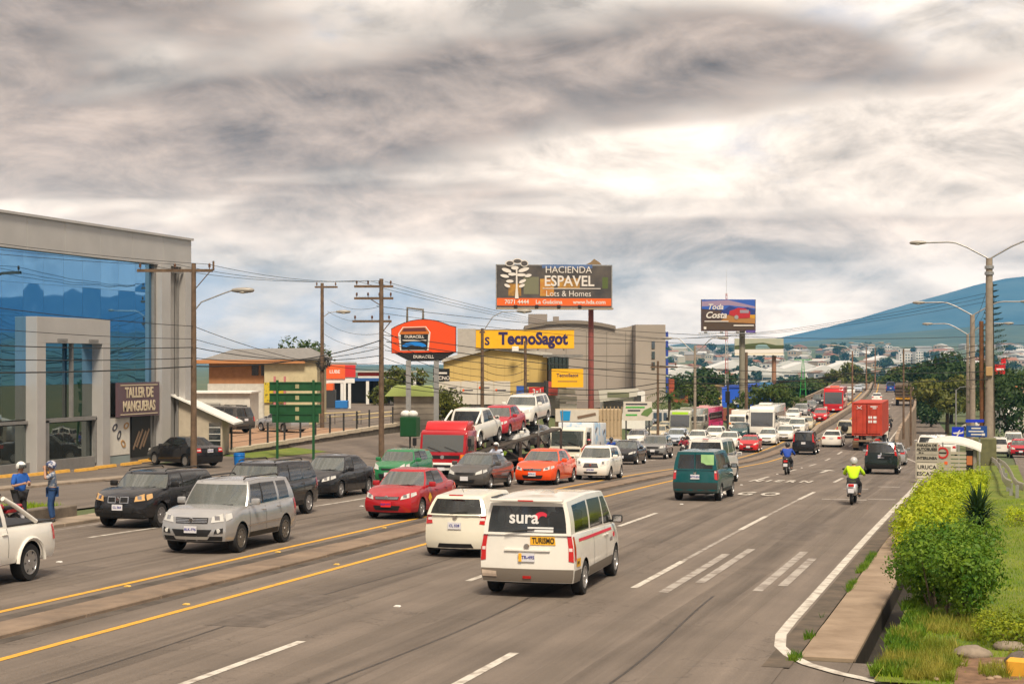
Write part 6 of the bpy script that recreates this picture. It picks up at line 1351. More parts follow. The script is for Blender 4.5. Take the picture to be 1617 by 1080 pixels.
# radio mast
X, Y = at(1147, 300); t = thing('radio_mast', 'thin red and white lattice mast behind the car billboard', 'mast', (X, Y, zlow(300)-.1))
for k in range(8):
    z0 = k*3.0; mb = MB(); w = lerp(.42, .14, k/8)
    for a in range(3): mb.cyl((w*cos(a*2.1), w*sin(a*2.1), z0), (w*.94*cos(a*2.1), w*.94*sin(a*2.1), z0+3), .035, n=5)
    for j in range(4):
        for a in range(3): mb.cyl((w*cos(a*2.1), w*sin(a*2.1), z0+j*.75), (w*cos(a*2.1+2.1), w*sin(a*2.1+2.1), z0+j*.75+.75), .02, n=4)
    mb.build('mast_section', mat('mast_red', (.4, .05, .04), .6) if k % 2 else mat('mast_white', (.5, .47, .44), .6), t)
mb = MB(); mb.cyl((0, 0, 23.5), (0, 0, 28.5), .03, .012, 5); mb.build('aerial', STEEL, t)
# cables
WN = {}
def wire(name, label, a, b, sag, r=.018, n=14, group=None):
    a, b = Vector(a), Vector(b); pts = [a.lerp(b, i/n)+Vector((0, 0, -sag*4*(i/n)*(1-i/n))) for i in range(n+1)]
    k = WN[group] = WN.get(group, 0)+1; label = ('first', 'second', 'third', 'fourth', 'fifth')[k-1]+' '+label
    mb = MB(); mb.tube(pts, r, 5); o = mb.build(name, WIRE, smooth=60); tag(o, label, 'cable', group); return o
def topw(t, dx, dz): return (t.location.x+dx*cos(FACE), t.location.y+dx*sin(FACE), t.location.z+dz)
back = (-38.5, 30, 9.4)
for i, (dx, dz) in enumerate(((-2.4, 9.85), (-.9, 9.85), (.7, 9.85))): wire('power_line', 'thin power line strung along the pole tops past the glass building', (back[0]+dx, 30, back[2]+.1*i), topw(p1, dx, dz), .5, .012, group='power lines past the glass building'); wire('power_line', 'thin power line sloping from the lamp arm pole to the three crossarm pole', topw(p1, dx, dz), topw(p2, -1.5+i*.75, 10.5), .35, .012, group='power lines over the terrace')
for i, (dz0, dz1, r) in enumerate(((8.4, 6.9, .016), (7.2, 6.3, .014), (6.2, 5.9, .022), (5.6, 5.4, .02), (4.9, 5.0, .03))): wire('telephone_cable', 'sagging telephone cable crossing the blue glass front', (-38.0, 30, dz0-.4), topw(p1, 0, dz1), .5, r, group='telephone cables before the glass front'); wire('telephone_cable', 'sagging telephone cable above the parked black sedan and terrace', topw(p1, 0, dz1), topw(p2, 0, 5.2+.45*i), .45, r, group='telephone cables above the terrace')
for i, (z0, z1, r) in enumerate(((7.2, 4.6, .016), (6.6, 4.3, .02), (6.1, 4.1, .03), (5.6, 4.6, .022))):
    wire('telephone_cable', 'heavy telephone cable sagging below the orange battery sign', topw(p2, 0, z0-1.2), topw(p6, 0, z1+.4), .6, r, group='heavy cables below the battery sign')
for i, (dz, r) in enumerate(((4.9, .035), (4.5, .03), (4.1, .02))): wire('telephone_cable', 'heavy cable bundle running in front of the yellow building', topw(p6, 0, dz), topw(p7, 0, dz+.7), .35, r, group='cables before the yellow building'); wire('telephone_cable', 'long cable spanning the highway towards the right-hand poles', topw(p7, 0, dz+.7), (r1.location.x, r1.location.y, r1.location.z+7.4+.4*i), .7, r*.8, group='cables spanning the highway')
for i in range(3): wire('power_line', 'power line leaving the three crossarm pole past the battery sign', topw(p2, -1.4+.8*i, 10.45), topw(p7, -.4+.6*i, 9.2-.0*i), .5, .012, group='power lines past the battery sign'); wire('power_line', 'high power line crossing in front of the car billboard', topw(p7, -.4+.6*i, 9.2), (r1.location.x+.3*i, r1.location.y, r1.location.z+10.9+.35*i), .6, .012, group='power lines crossing the highway')
for i in range(4): wire('telephone_cable', 'thin cable from the slim pole to the three crossarm pole', topw(p3, .2*i, 7.2+.8*i), topw(p2, 0, 6.6+.8*i), .4, .012, group='thin cables behind the terrace')
for i in range(3): wire('power_line', 'power line running back along the right-hand poles', (r1.location.x+.2*i, r1.location.y, r1.location.z+12.2-.5*i), (r2.location.x+.2*i, r2.location.y, r2.location.z+11.6-.5*i), .4, .014, group='power lines along the right-hand poles')
for i in range(2): wire('power_line', 'power line reaching right from the tall twin lamp pole', (r1.location.x, r1.location.y, r1.location.z+9.3-1.2*i), (20, 118, 8.2-1.2*i), .4, .014, group='power lines right of the twin lamp pole')

for i, (u, z0, z1, s_, r_) in enumerate(((-.3, 9.0, 8.6, .8, .016), (-.1, 8.6, 8.0, .9, .014), (.1, 7.3, 6.3, .9, .022), (.3, 6.9, 5.8, 1.0, .026), (.2, 6.4, 5.2, .8, .016))):
    wire('telephone_cable', 'low sagging cable crossing all lanes to the twin lamp pole', topw(p2, u, z0), (r1.location.x+u, r1.location.y, r1.location.z+z1), s_, r_, 24, group='low cables across all lanes')
for i in range(3): wire('telephone_cable', 'cable running along the right-hand verge from the twin lamp pole', (r1.location.x, r1.location.y, r1.location.z+7.6-.5*i), (r2.location.x, r2.location.y, r2.location.z+7.4-.5*i), .5, .02, group='cables along the right-hand verge')
for i in range(3): wire('telephone_cable', 'cable draped between the yellow building pole and the red shop board pole', topw(p4, 0, 6.2-.5*i), topw(p5, 0, 6.6-.6*i), .4, .02, group='cables by the yellow building'); wire('telephone_cable', 'cable from the battery sign lamp post back to the three crossarm pole', topw(p2, 0, 7.6-.4*i), topw(p4, 0, 6.2-.5*i), .4, .018, group='cables behind the battery sign')
# --- back of the green direction sign
X, Y = -36.4, 79.9; t = thing('direction_sign', 'back of a green direction sign with four stacked boards on two posts', 'sign', (X, Y, gz(X, Y)-.05), FACE); k = 87/2550.; zb = t.location.z
for i, v in enumerate((610, 628, 646, 660)):
    b_ = bx(t, 'board', GREENM, (0, 0, H_(v, 87)-zb), (82*k if i < 3 else 74*k, .06, 14*k), bev=.01)
    bx(t, 'shield_mark', mat('shield_cream', (.35, .33, .18), .6), (.1, -.04, H_(v, 87)-zb), (.2, .02, .22), parent=b_)
    bx(t, 'board_rail', GREENM, (0, -.05, H_(v, 87)-zb+.2), (80*k if i < 3 else 72*k, .04, .05), parent=b_)
for u in (-28, 29): bx(t, 'post', GREENM, (u*k, -.12, (H_(600, 87)-zb)/2), (.13, .1, H_(600, 87)-zb))
# --- low white wall, fence posts and rail of the terrace
A0, A1 = Vector((-39.9, 79.4)), Vector((-41.3, 109.5))
def along(A, B, t): return A.lerp(B, t)
t = thing('terrace_wall', 'low wall with pale coping and thin dark fence posts along the terrace', 'wall', (A0.x, A0.y, 0))
N_ = 12
for i in range(N_):
    a, b = along(A0, A1, i/N_), along(A0, A1, (i+1)/N_); m_ = (a+b)/2; g = gz(m_.x, m_.y); L_ = (b-a).length; an = atan2(b.y-a.y, b.x-a.x)
    zt = .22+lerp(-1.1, -.75, (i+.5)/N_); bx(t, 'wall_block', mat('dark_stone', (.12, .10, .08), .9, var=.3), (m_.x-A0.x, m_.y-A0.y, (zt+g-.9)/2), (L_-.02, .3, zt-g+.9), an); bx(t, 'coping', mat('pale_coping', (.50, .43, .33), .8, var=.12), (m_.x-A0.x, m_.y-A0.y, zt+.1), (L_-.015, .42, .22), an)
    bx(t, 'fence_post', DARKM, (a.x-A0.x-.05, a.y-A0.y, zt+.75), (.09, .09, 1.2))
for z in (.5, .85, 1.2):
    mb = MB(); mb.tube([(along(A0, A1, i/N_).x-A0.x-.05, along(A0, A1, i/N_).y-A0.y, .22+lerp(-1.1, -.75, i/N_)+z) for i in range(N_+1)], .012, 5); mb.build('fence_wire', DARKM, t)
t = thing('ramp_rail', 'pale handrails of the sloping ramp beyond the terrace', 'railing', (-47, 118, gz(-47, 118)))
for i, (a, b) in enumerate((((-4, 0, .6), (.5, 3, 1.0)), ((-1, -2, .5), (4, 3, 1.1)), ((-6, 1, .8), (-2, 2, 1.0)))):
    mb = MB(); mb.tube([a, b], .05, 6); r_ = mb.build('handrail', mat('cream_rail', (.5, .4, .22), .6), t)
    for f in (0.05, .5, .95): p_ = Vector(a).lerp(Vector(b), f); mb = MB(); mb.cyl((p_.x, p_.y, -.3), tuple(p_), .03, n=5); mb.build('rail_post', DARKM, t)
t = thing('waste_bin', 'dark green roadside bin on a post with pale bags on top', 'bin', (-36.2, 97, gz(-36.2, 97)-.05)); bx(t, 'post', DARKM, (0, 0, .5), (.09, .09, 1.0)); bx(t, 'box', GREENM, (0, 0, 1.55), (1.1, .8, 1.25), bev=.04)
for x in (-.3, .2): mb = MB(); mb.ball((x, 0, 2.35), (.35, .3, .25), 10, 6); mb.build('bag', WHITE, t, smooth=60)
t = thing('bucket', 'blue plastic drum standing behind the parked black sedan', 'drum', (-36.6, 73.6, gz(-36.6, 73.6))); mb = MB(); mb.lathe([(0, 0), (.24, 0), (.28, .5), (.28, .62), (.24, .62), (.22, .5)], (0, 0, 0), 'z', 14); mb.build('drum_body', mat('drum_blue', (.01, .15, .5), .4), t, smooth=50); mb = MB(); mb.lathe([(.285, .48), (.3, .5), (.285, .52)], (0, 0, 0), 'z', 14); mb.build('drum_rim', mat('drum_blue', (.01, .15, .5), .4), t)

# --- hoardings
def frame_post(t, x, z1, r, m, y=.35): mb = MB(); mb.cyl((x, y, 0), (x, y, z1), r, r*.9, 14); return mb.build('column', m, t, smooth=40)
d = 158; k = d/2550.; t = root_at('billboard', 'large dark billboard reading ESPAVEL with a white tree emblem on a red column', 'billboard', 935, d, rz=FACE+.10); zb = t.location.z; U = lambda u: (u-935)*k; Z = lambda v: H_(v, d)-zb
DKP = mat('billboard_dark', (.045, .042, .045), .6, c2=(.10, .085, .075), scale=.6)
bx(t, 'panel', DKP, (U(874.5), 0, Z(453)), (182*k, .3, 66*k)); 
for nm, u0, u1, v0, v1, m_ in (('blue_sky_print', 855, 935, 418.5, 424, mat('print_blue', (.08, .14, .3), .6)), ('olive_wall_print', 826, 850, 438, 465, mat('print_olive', (.16, .16, .10), .6)), ('lit_window_print', 802, 822, 449, 468, mat('print_amber', (.5, .26, .04), .6, c2=(.16, .08, .03), scale=2.)), ('amber_house_print', 852, 874, 441, 468, mat('print_orange_brown', (.42, .12, .02), .6, c2=(.5, .28, .05), scale=1.5)), ('amber_room_print', 880, 915, 440, 456, mat('print_amber', (.5, .26, .04), .6, c2=(.16, .08, .03), scale=2.)), ('plant_print', 951, 960, 438, 456, mat('print_leaf', (.08, .11, .03), .6)), ('orange_band', 784, 965, 471.5, 483, mat('print_orange', (.78, .12, .015), .6))):
    bx(t, nm, m_, (U((u0+u1)/2), -.16, Z((v0+v1)/2)), ((u1-u0)*k, .012+.002*len(nm)/20, (v1-v0)*k))
LW = mat('print_white', (.66, .62, .58), .6)
text('HACIENDA', 15*k, LW, t, (U(897), -.2, Z(427)), bold=.0, sx=.98); text('ESPAVEL', 23*k, LW, t, (U(898), -.2, Z(445)), bold=.018, sx=.93); text('Lots & Homes', 13*k, LW, t, (U(897), -.2, Z(464.5)), sx=.95); bx(t, 'rule', LW, (U(902), -.19, Z(456)), (92*k, .02, .07))
text('7071 4444', 9*k, LW, t, (U(815), -.2, Z(477.5)), bold=.02); text('La Gu\u00e1cima', 9*k, LW, t, (U(866), -.2, Z(477.5)), bold=.02); text('www.hda.com', 9*k, LW, t, (U(930), -.2, Z(477.5)), bold=.02)
def blob(u, v, w, h, a=0., nm='emblem_leaf', dy=-.24):
    mb = MB(); mb.prism([(w*k/2*cos(f), h*k/2*sin(f)) for f in [2*pi*i/14 for i in range(14)]], .06, 'y', 0); o = mb.build(nm, LW, t, loc=(U(u), dy, Z(v))); o.rotation_euler = (0, a, 0); return o
mb = MB(); mb.prism([(U(812), Z(472)), (U(818), Z(472)), (U(816.2), Z(455)), (U(816), Z(426)), (U(813.6), Z(426)), (U(813.6), Z(455))], .05, 'y', -.25); mb.build('emblem_trunk', LW, t)
for q in ((804, 417, 15, 10), (816, 413.5, 16, 9), (827, 417, 13, 11), (799, 428, 16, 6, .3), (812, 424, 12, 6), (826, 427, 18, 6, -.3), (796, 437, 14, 5, .2), (808, 434, 13, 5), (822, 435, 15, 5), (833, 436, 11, 5, -.2), (804, 445, 12, 5), (824, 445, 12, 5, -.4), (800, 452, 10, 5, .4), (823, 452, 10, 5, -.4)): blob(*q)
for q in ((804, 417, 11, 7), (816, 413.5, 12, 6), (827, 417, 10, 8)): o = blob(*q, nm='emblem_core', dy=-.26); o.data.materials[0] = mat('emblem_dark', (.08, .07, .07), .6)
pr(t, 'roof_cutout', mat('print_brown_roof', (.22, .15, .08), .7), [(U(925), Z(418)), (U(950), Z(418)), (U(946), Z(414)), (U(938), Z(409)), (U(933), Z(414))], .2, 'y', -.1)
for a, b, c, d_ in ((783, 966, 420, 419), ): bx(t, 'top_frame', STEEL, (U(874.5), .02, Z(419.5)), (184*k, .34, .12))
bx(t, 'bottom_frame', mat('catwalk', (.30, .24, .17), .8), (U(874.5), -.5, Z(488)), (184*k, 1.0, .16)); 
for u in (783.5, 966): bx(t, 'side_frame', STEEL, (U(u), .02, Z(453)), (.12, .34, 68*k))
for u in (812, 845, 880, 913): b_ = bx(t, 'floodlight', BLACK, (U(u), -.95, Z(485)), (.35, .25, .3), bev=.03)
bx(t, 'truss', DARKM, (U(874.5), .6, Z(453)), (170*k, .5, .4)); frame_post(t, 0, Z(470), .29, mat('red_column', (.24, .065, .055), .6, var=.1), .75)
d = 215; k = d/2550.; t = root_at('billboard', 'billboard printed with a red car on a mountain road above a grey column', 'billboard', 1173, d, rz=FACE+.0); zb = t.location.z; U = lambda u: (u-1173)*k; Z = lambda v: H_(v, d)-zb
bx(t, 'panel', mat('print_night', (.05, .035, .04), .6, c2=(.10, .06, .05), scale=.4), (U(1150), 0, Z(498)), (86*k, .3, 50*k))
for nm, pts, m_ in (('sky_print', [(1108, 473.5), (1192, 473), (1192, 494), (1108, 488)], mat('print_sky', (.03, .10, .42), .6)), ('cloud_print', [(1108, 476), (1150, 474), (1192, 484), (1192, 487), (1150, 482), (1108, 484)], mat('print_cloud', (.30, .22, .33), .6)), ('mountain_print', [(1138, 493), (1152, 483), (1168, 488), (1180, 485), (1192, 490), (1192, 497), (1138, 497)], mat('print_mountain', (.02, .04, .2), .6)), ('field_print', [(1136, 508), (1150, 497), (1192, 503), (1192, 511)], mat('print_field', (.36, .17, .05), .6)), ('gold_print', [(1184, 492), (1192, 491), (1192, 506), (1184, 506)], mat('print_gold', (.55, .28, .02), .6)), ('road_print', [(1110, 509), (1150, 505), (1190, 516), (1190, 521), (1110, 520)], mat('print_road', (.07, .045, .03), .6))):
    i_ = len(nm); pr(t, nm, m_, [(U(u), Z(v)) for u, v in pts], .02+.0013*i_, 'y', -.18-.0013*i_)
pr(t, 'car_print', mat('print_red', (.42, .02, .03), .5), [(U(u), Z(v)) for u, v in ((1151, 497), (1152, 491), (1159, 489), (1165, 486), (1176, 487), (1184, 492), (1184, 502), (1166, 503), (1160, 500))], .03, 'y', -.23); bx(t, 'car_window_print', mat('print_glass', (.3, .25, .3), .4), (U(1175), -.24, Z(492)), (14*k, .02, 5*k))
mb = MB(); mb.lathe([(0, 0), (.28, 0)], (U(1162.5), -.245, Z(501)), 'y', 12); mb.build('wheel_print', mat('print_grey_wheel', (.3, .3, .3), .5), t)
text('Toda', 12*k, LW, t, (U(1129), -.24, Z(485)), shear=.3, bold=.02); text('Costa', 14*k, LW, t, (U(1130), -.24, Z(498)), shear=.3, bold=.025); bx(t, 'text_line', LW, (U(1131), -.24, Z(507.5)), (38*k, .015, .12)); bx(t, 'text_line', LW, (U(1174), -.24, Z(514)), (32*k, .015, .16)); bx(t, 'corner_mark', LW, (U(1113), -.24, Z(518)), (4*k, .015, .35))
bx(t, 'catwalk', STEEL, (U(1148), -.5, Z(526.5)), (90*k, .9, .1)); bx(t, 'owner_plate', mat('print_violet', (.09, .06, .25), .6), (U(1185), -.3, Z(523.5)), (15*k, .1, 4*k))
for u in (1113, 1138, 1163): bx(t, 'floodlight', STEEL, (U(u), -.9, Z(525)), (.4, .3, .25), bev=.03)
frame_post(t, 0, Z(505), .42, mat('olive_grey_column', (.24, .22, .17), .7, var=.1), .6)
d = 300; k = d/2550.; t = root_at('billboard', 'smaller billboard with a pale landscape print on a brown column', 'billboard', 1223, d); zb = t.location.z; U = lambda u: (u-1223)*k; Z = lambda v: H_(v, d)-zb
bx(t, 'panel', mat('print_pale', (.55, .5, .4), .6), (U(1198.5), 0, Z(548)), (77*k, .3, 27*k))
for nm, pts, m_ in (('sky_print', [(1160, 535), (1237, 534.6), (1237, 546), (1160, 546)], mat('print_cream_sky', (.45, .42, .32), .6, c2=(.32, .36, .28), scale=.3)), ('hill_print', [(1160, 546), (1180, 543), (1205, 541), (1225, 545), (1237, 545), (1237, 551), (1160, 552)], mat('print_dark_hill', (.07, .09, .03), .6)), ('villa_print', [(1193, 546), (1198, 544), (1210, 544), (1216, 550), (1193, 551)], mat('print_villa', (.2, .32, .34), .6)), ('white_print', [(1160, 552), (1237, 551), (1237, 557), (1160, 558)], LW)):
    i_ = len(nm); pr(t, nm, m_, [(U(u), Z(v)) for u, v in pts], .02+.002*i_, 'y', -.18-.002*i_)
for u in (1190, 1205, 1220): bx(t, 'floodlight', DARKM, (U(u), -.8, Z(562)), (.4, .3, .3), bev=.03)
bx(t, 'catwalk', WHITE, (U(1198.5), -.4, Z(561)), (78*k, .7, .12)); frame_post(t, 0, Z(548), .45, mat('brown_column', (.3, .16, .1), .7), .6)
X, Y = at(1268, 330); t = thing('green_pylon', 'slim bright green steel pylon with crossarm by the overpass', 'pylon', (X, Y, zlow(330)))
for s in (-1, 1): mb = MB(); mb.cyl((s*.9, 0, 0), (s*.12, 0, 12), .11, .07, 6); mb.build('leg', mat('bright_green', (.03, .3, .05), .5), t)
for z in (2, 4, 6, 8, 10): bx(t, 'brace', mat('bright_green', (.03, .3, .05), .5), (0, 0, z), (1.8-.13*z, .08, .1))
bx(t, 'crossarm', mat('bright_green', (.03, .3, .05), .5), (0, 0, 12), (3.6, .12, .16))
# --- orange battery shop sign
d = 112; k = d/2550.; t = root_at('pylon_sign', 'orange arched shop sign picturing a battery on two grey legs', 'sign', 668, d); zb = t.location.z; U = lambda u: (u-668)*k; Z = lambda v: H_(v, d)-zb
out_ = [(619, 557), (618.5, 520)]+[(618.5+101*i/10, 520-15*(1-((i-5)/5.)**2)) for i in range(1, 10)]+[(719.5, 517), (719.5, 556)]
pr(t, 'dark_frame', BLACK, [(U(u)*1.015, Z(v)+.05 if v < 530 else Z(v)-.05) for u, v in out_], .4, 'y', -.1); pr(t, 'orange_face', mat('battery_orange', (.74, .07, .01), .5), [(U(u), Z(v)) for u, v in out_], .06, 'y', -.16)
pr(t, 'outline', LW, [(U(u), Z(v)) for u, v in ((629, 527), (636, 516.5), (673, 515.5), (680, 525), (677, 553.6), (632, 553.6))], .02, 'y', -.18)
pr(t, 'orange_cap', mat('battery_copper', (.5, .14, .02), .5), [(U(u), Z(v)) for u, v in ((631, 526.6), (637, 517.5), (672, 516.5), (678, 524.5), (678, 527.4), (631, 528))], .02, 'y', -.195)
pr(t, 'cap_window', mat('battery_maroon', (.12, .03, .03), .5), [(U(u), Z(v)) for u, v in ((635, 523.5), (638, 518.5), (671, 517.5), (674, 523))], .02, 'y', -.21)
pr(t, 'battery_body', BLACK, [(U(u), Z(v)) for u, v in ((633, 528), (676.5, 527.5), (675, 552.3), (634, 552.5))], .02, 'y', -.195)
text('DURACELL', 6.2*k, LW, t, (U(654.5), -.215, Z(532)), bold=.02, sx=1.02); bx(t, 'white_rule', LW, (U(654.5), -.205, Z(537.6)), (38*k, .02, .07))
pr(t, 'blue_arc', mat('battery_blue', (.01, .2, .65), .4), [(U(654.5+19*cos(f)), Z(547-7*sin(f))) for f in [pi*i/12 for i in range(13)]]+[(U(654.5+12*cos(f)), Z(548-2.*sin(f))) for f in [pi-pi*i/8 for i in range(9)]], .02, 'y', -.215)
pr(t, 'lower_board', BLACK, [(U(u), Z(v)) for u, v in ((622, 557.5), (718, 557), (702, 566), (696, 570), (648, 570.5), (640, 567))], .36, 'y', -.1); text('DURACELL', 6.6*k, LW, t, (U(669), -.125, Z(563.5)), bold=.02)
for u in (645, 689): bx(t, 'leg', STEEL, (U(u), .05, Z(569)/2), (.34, .34, Z(569)))
mb = MB(); mb.tube([(U(643), .1, Z(509)), (U(643), .1, Z(486)), (U(668), .1, Z(489)), (U(668), .1, Z(506))], .09, 5); mb.build('empty_frame', mat('grey_frame', (.16, .14, .11), .6), t)
for i, v in enumerate((590, 597)): pass
t = root_at('black_sign', 'small black sign with white lettering left of the yellow building', 'sign', 697, 135); k = 135/2550.; zb = t.location.z
bx(t, 'board', BLACK, (0, 0, H_(592, 135)-zb), (26*k, .2, 20*k)); bx(t, 'white_bar', LW, (0, -.11, H_(589, 135)-zb), (18*k, .02, .14)); text('TECNO', .42, LW, t, (0, -.115, H_(597, 135)-zb), bold=.02); bx(t, 'post', STEEL, (0, .15, (H_(600, 135)-zb)/2), (.15, .15, H_(600, 135)-zb)); bx(t, 'lower_board', SW, (0, -.02, H_(610, 135)-zb), (22*k, .2, 14*k))

# --- bus stop on the right
X, Y = -2.15, 80.5; zb = zr(Y)-.02; t = thing('bus_shelter', 'bus shelter with a curved white ribbed roof and grey louvred end', 'bus shelter', (X, Y, zb))
zt = 1.52; n_ = 12; RW = 1.24
def arcz(x): return zt+.42*cos(x/RW*1.15)-.42*cos(1.15)+(-.10*x/RW)
for i in range(5):
    z_ = -i*.0; y0 = -1.6+i*.72
    mb = MB(); mb.grid([[(RW*(j/n_*2-1), y0+dy, arcz(RW*(j/n_*2-1))+dz+.03*i) for j in range(n_+1)] for dy, dz in ((0, 0), (.0, .10), (.66, .10), (.66, 0), (0, 0))]); mb.build('roof_rib', WHITE, t)
for x in (-.95, .95):
    for y in (-1.3, 1.4): bx(t, 'column', mat('shelter_grey', (.25, .23, .2), .6), (x, y, .8), (.14, .14, 1.6))
for i in range(7): bx(t, 'louvre', mat('louvre_cream', (.42, .38, .3), .6), (-.1, -1.4, .2+i*.19), (1.35, .05, .12))
bx(t, 'side_panel', BLACK, (.72, -1.35, .75), (.34, .06, 1.45)); bx(t, 'bench', mat('bench_orange', (.45, .15, .05), .6), (.3, .3, .5), (1.2, .4, .08)); bx(t, 'poster', mat('bench_orange', (.45, .15, .05), .6), (.72, -1.4, 1.0), (.26, .03, .42)); bx(t, 'back_wall', mat('shelter_grey', (.25, .23, .2), .6), (.95, 0, .75), (.06, 2.6, 1.3))
X, Y = -3.18, 74.5; t = thing('bus_stop_sign', 'cream bus stop board listing INTERLINEA, URUCA and ESCAZU on a post', 'sign', (X, Y, zr(Y)-.02)); SC = mat('stop_cream', (.36, .33, .27), .6, var=.08)
bx(t, 'post', STEEL, (0, .06, .95), (.09, .09, 1.9)); b_ = bx(t, 'board', SC, (0, 0, 1.02), (1.0, .05, 1.62), bev=.01)
for txt, z, s_ in (('PARADA DE', 1.70, .16), ('AUTOBUSES', 1.53, .16), ('50 m', 1.37, .1), ('INTERLINEA', 1.13, .16), ('URUCA', .72, .24), ('ESCAZU', .42, .24)): text(txt, s_, INK, b_, (0 if txt != '50 m' else -.25, -.03, z), bold=.03)
for z in (1.45, 1.29, .95): bx(t, 'rule', INK, (0, -.027, z), (.9, .006, .012))
bx(t, 'inner_board', mat('stop_pale', (.55, .51, .42), .6), (0, -.018, .58), (.84, .03, .66))
X, Y = -2.6, 77.5; t = thing('traffic_sign', 'round prohibition sign with red ring on a pale board by the bus stop', 'sign', (X, Y, zr(Y)-.02)); bx(t, 'post', STEEL, (0, .08, .9), (.07, .07, 1.8)); bx(t, 'board', SC, (.05, 0, 1.12), (.62, .04, .95)); mb = MB(); mb.lathe([(.19, 0), (.19, -.02), (.27, -.02), (.27, 0)], (.0, -.025, 1.32), 'y', 24); mb.build('red_ring', mat('ring_red', (.5, .02, .02), .5), t); bx(t, 'black_bar', INK, (0, -.03, 1.32), (.34, .015, .06)); bx(t, 'orange_mark', ORS, (.15, -.03, .85), (.14, .012, .14))
X, Y = -1.75, 93; t = thing('airport_sign', 'blue airport sign with a white plane and a blue direction board', 'sign', (X, Y, zr(Y)-.02)); BS = mat('sign_blue', (.005, .03, .48), .5); BS2 = mat('sign_blue_dark', (.01, .06, .25), .5); k = 91/2550.; zb = t.location.z
bx(t, 'plane_board', BS, (-.55, 0, H_(682, 91)-zb), (18*k, .05, 19*k)); bx(t, 'direction_board', BS2, (.45, .03, H_(679, 91)-zb), (31*k, .05, 17*k)); bx(t, 'post', STEEL, (-.5, .1, 1.0), (.09, .09, 2.0)); bx(t, 'post', STEEL, (.6, .14, 1.0), (.09, .09, 2.0))
mb = MB(); mb.prism([(-.26, .02), (.0, .05), (.10, .17), (.15, .17), (.09, .04), (.24, .06), (.28, .12), (.31, .12), (.30, -.01), (.09, -.05), (-.02, -.2), (-.07, -.2), (-.01, -.05), (-.2, -.05)], .012, 'y', -.012); mb.build('plane_symbol', LW, t, loc=(-.57, -.03, H_(682, 91)-zb))
for z, w in ((.17, .5), (.0, .8), (-.17, .55)): bx(t, 'text_line', LW, (.42, -.0, H_(679, 91)-zb+z), (w, .012, .07))
bx(t, 'arrow_box', LW, (.8, -.005, H_(679, 91)-zb-.17), (.18, .012, .13))
bx(t, 'street_plate', BS, (.35, .1, H_(663, 91)-zb), (1.1, .04, .16), rz=.5); bx(t, 'street_plate_post', STEEL, (.35, .14, H_(668, 91)-zb), (.07, .07, .5))
# --- white guard rail between lawn and side road
t = thing('guard_rail', 'white steel guard rail curving along the lawn past the bus stop', 'guard rail', (0, 60, zr(60)))
pts = [(.35, 60.8), (.15, 62.5), (.05, 66), (0, 72), (-.1, 80), (-.25, 90), (-.5, 100), (-.9, 112), (-1.2, 126), (-1.4, 138)]
for off, hh in ((0, .62), (.42, .52)):
    mb = MB(); rows = []
    for x, y in pts: rows.append([(x+off+.02*((-1)**j), y-60, zlow(y)-zr(60)+hh-.15+.05*j) for j in range(7)])
    mb.grid(rows); mb.build('rail_beam', mat('rail_white', (.6, .56, .5), .5, .2, var=.15), t, smooth=80)
for x, y in pts: bx(t, 'rail_post', STEEL, (x+.2, y-60, zlow(y)-zr(60)+.25), (.12, .12, .7))
# --- kerb wall of the planting bed on the left
t = thing('bed_wall', 'low dark stone wall edging the grass bed behind the two people', 'wall', (-26.6, 10, zr(10)))
y = -8.
while y < 42:
    bx(t, 'stone', mat('dark_bed_stone', (.15, .125, .10), .9, var=.3), (0, y+.6-10, zr(y+.6)-zr(10)+.2), (.42+RND.uniform(-.03, .03), 1.18, .46+RND.uniform(-.03, .03)), bev=.03); y += 1.2
# ---------------------------------------------------------------- people and motorcycles
def skin(joints, edges, name):
    """continuous surface grown round a skeleton; joints: (x, y, z, radius), first one is the root"""
    me = bpy.data.meshes.new(name); me.from_pydata([j[:3] for j in joints], edges, [])
    o = bpy.data.objects.new('tmp', me); col.objects.link(o); bpy.context.view_layer.update()
    o.modifiers.new('s', 'SKIN').use_smooth_shade = True
    for i, j in enumerate(joints):
        d = me.skin_vertices[0].data[i]; r = j[3]; d.radius = (r, r) if isinstance(r, (int, float)) else r; d.use_root = i == 0
    sb = o.modifiers.new('d', 'SUBSURF'); sb.levels = 2; sb.render_levels = 2
    bpy.context.view_layer.update(); r = bpy.data.meshes.new_from_object(o.evaluated_get(bpy.context.evaluated_depsgraph_get())); bpy.data.objects.remove(o)
    r.name = name; r.polygons.foreach_set('use_smooth', [True]*len(r.polygons)); return r
def mesh_obj(name, me, m, parent):
    me = me.copy(); me.materials.clear(); me.materials.append(m); o = bpy.data.objects.new(name, me); col.objects.link(o); o.parent = parent; return o
SKIN_ = mat('skin', (.36, .20, .13), .6); HAIR = mat('dark_hair', (.02, .014, .01), .8); JEANS = mat('blue_jeans', (.02, .06, .17), .9, var=.2, scale=8); SHOE = mat('shoe', (.03, .03, .03), .7)
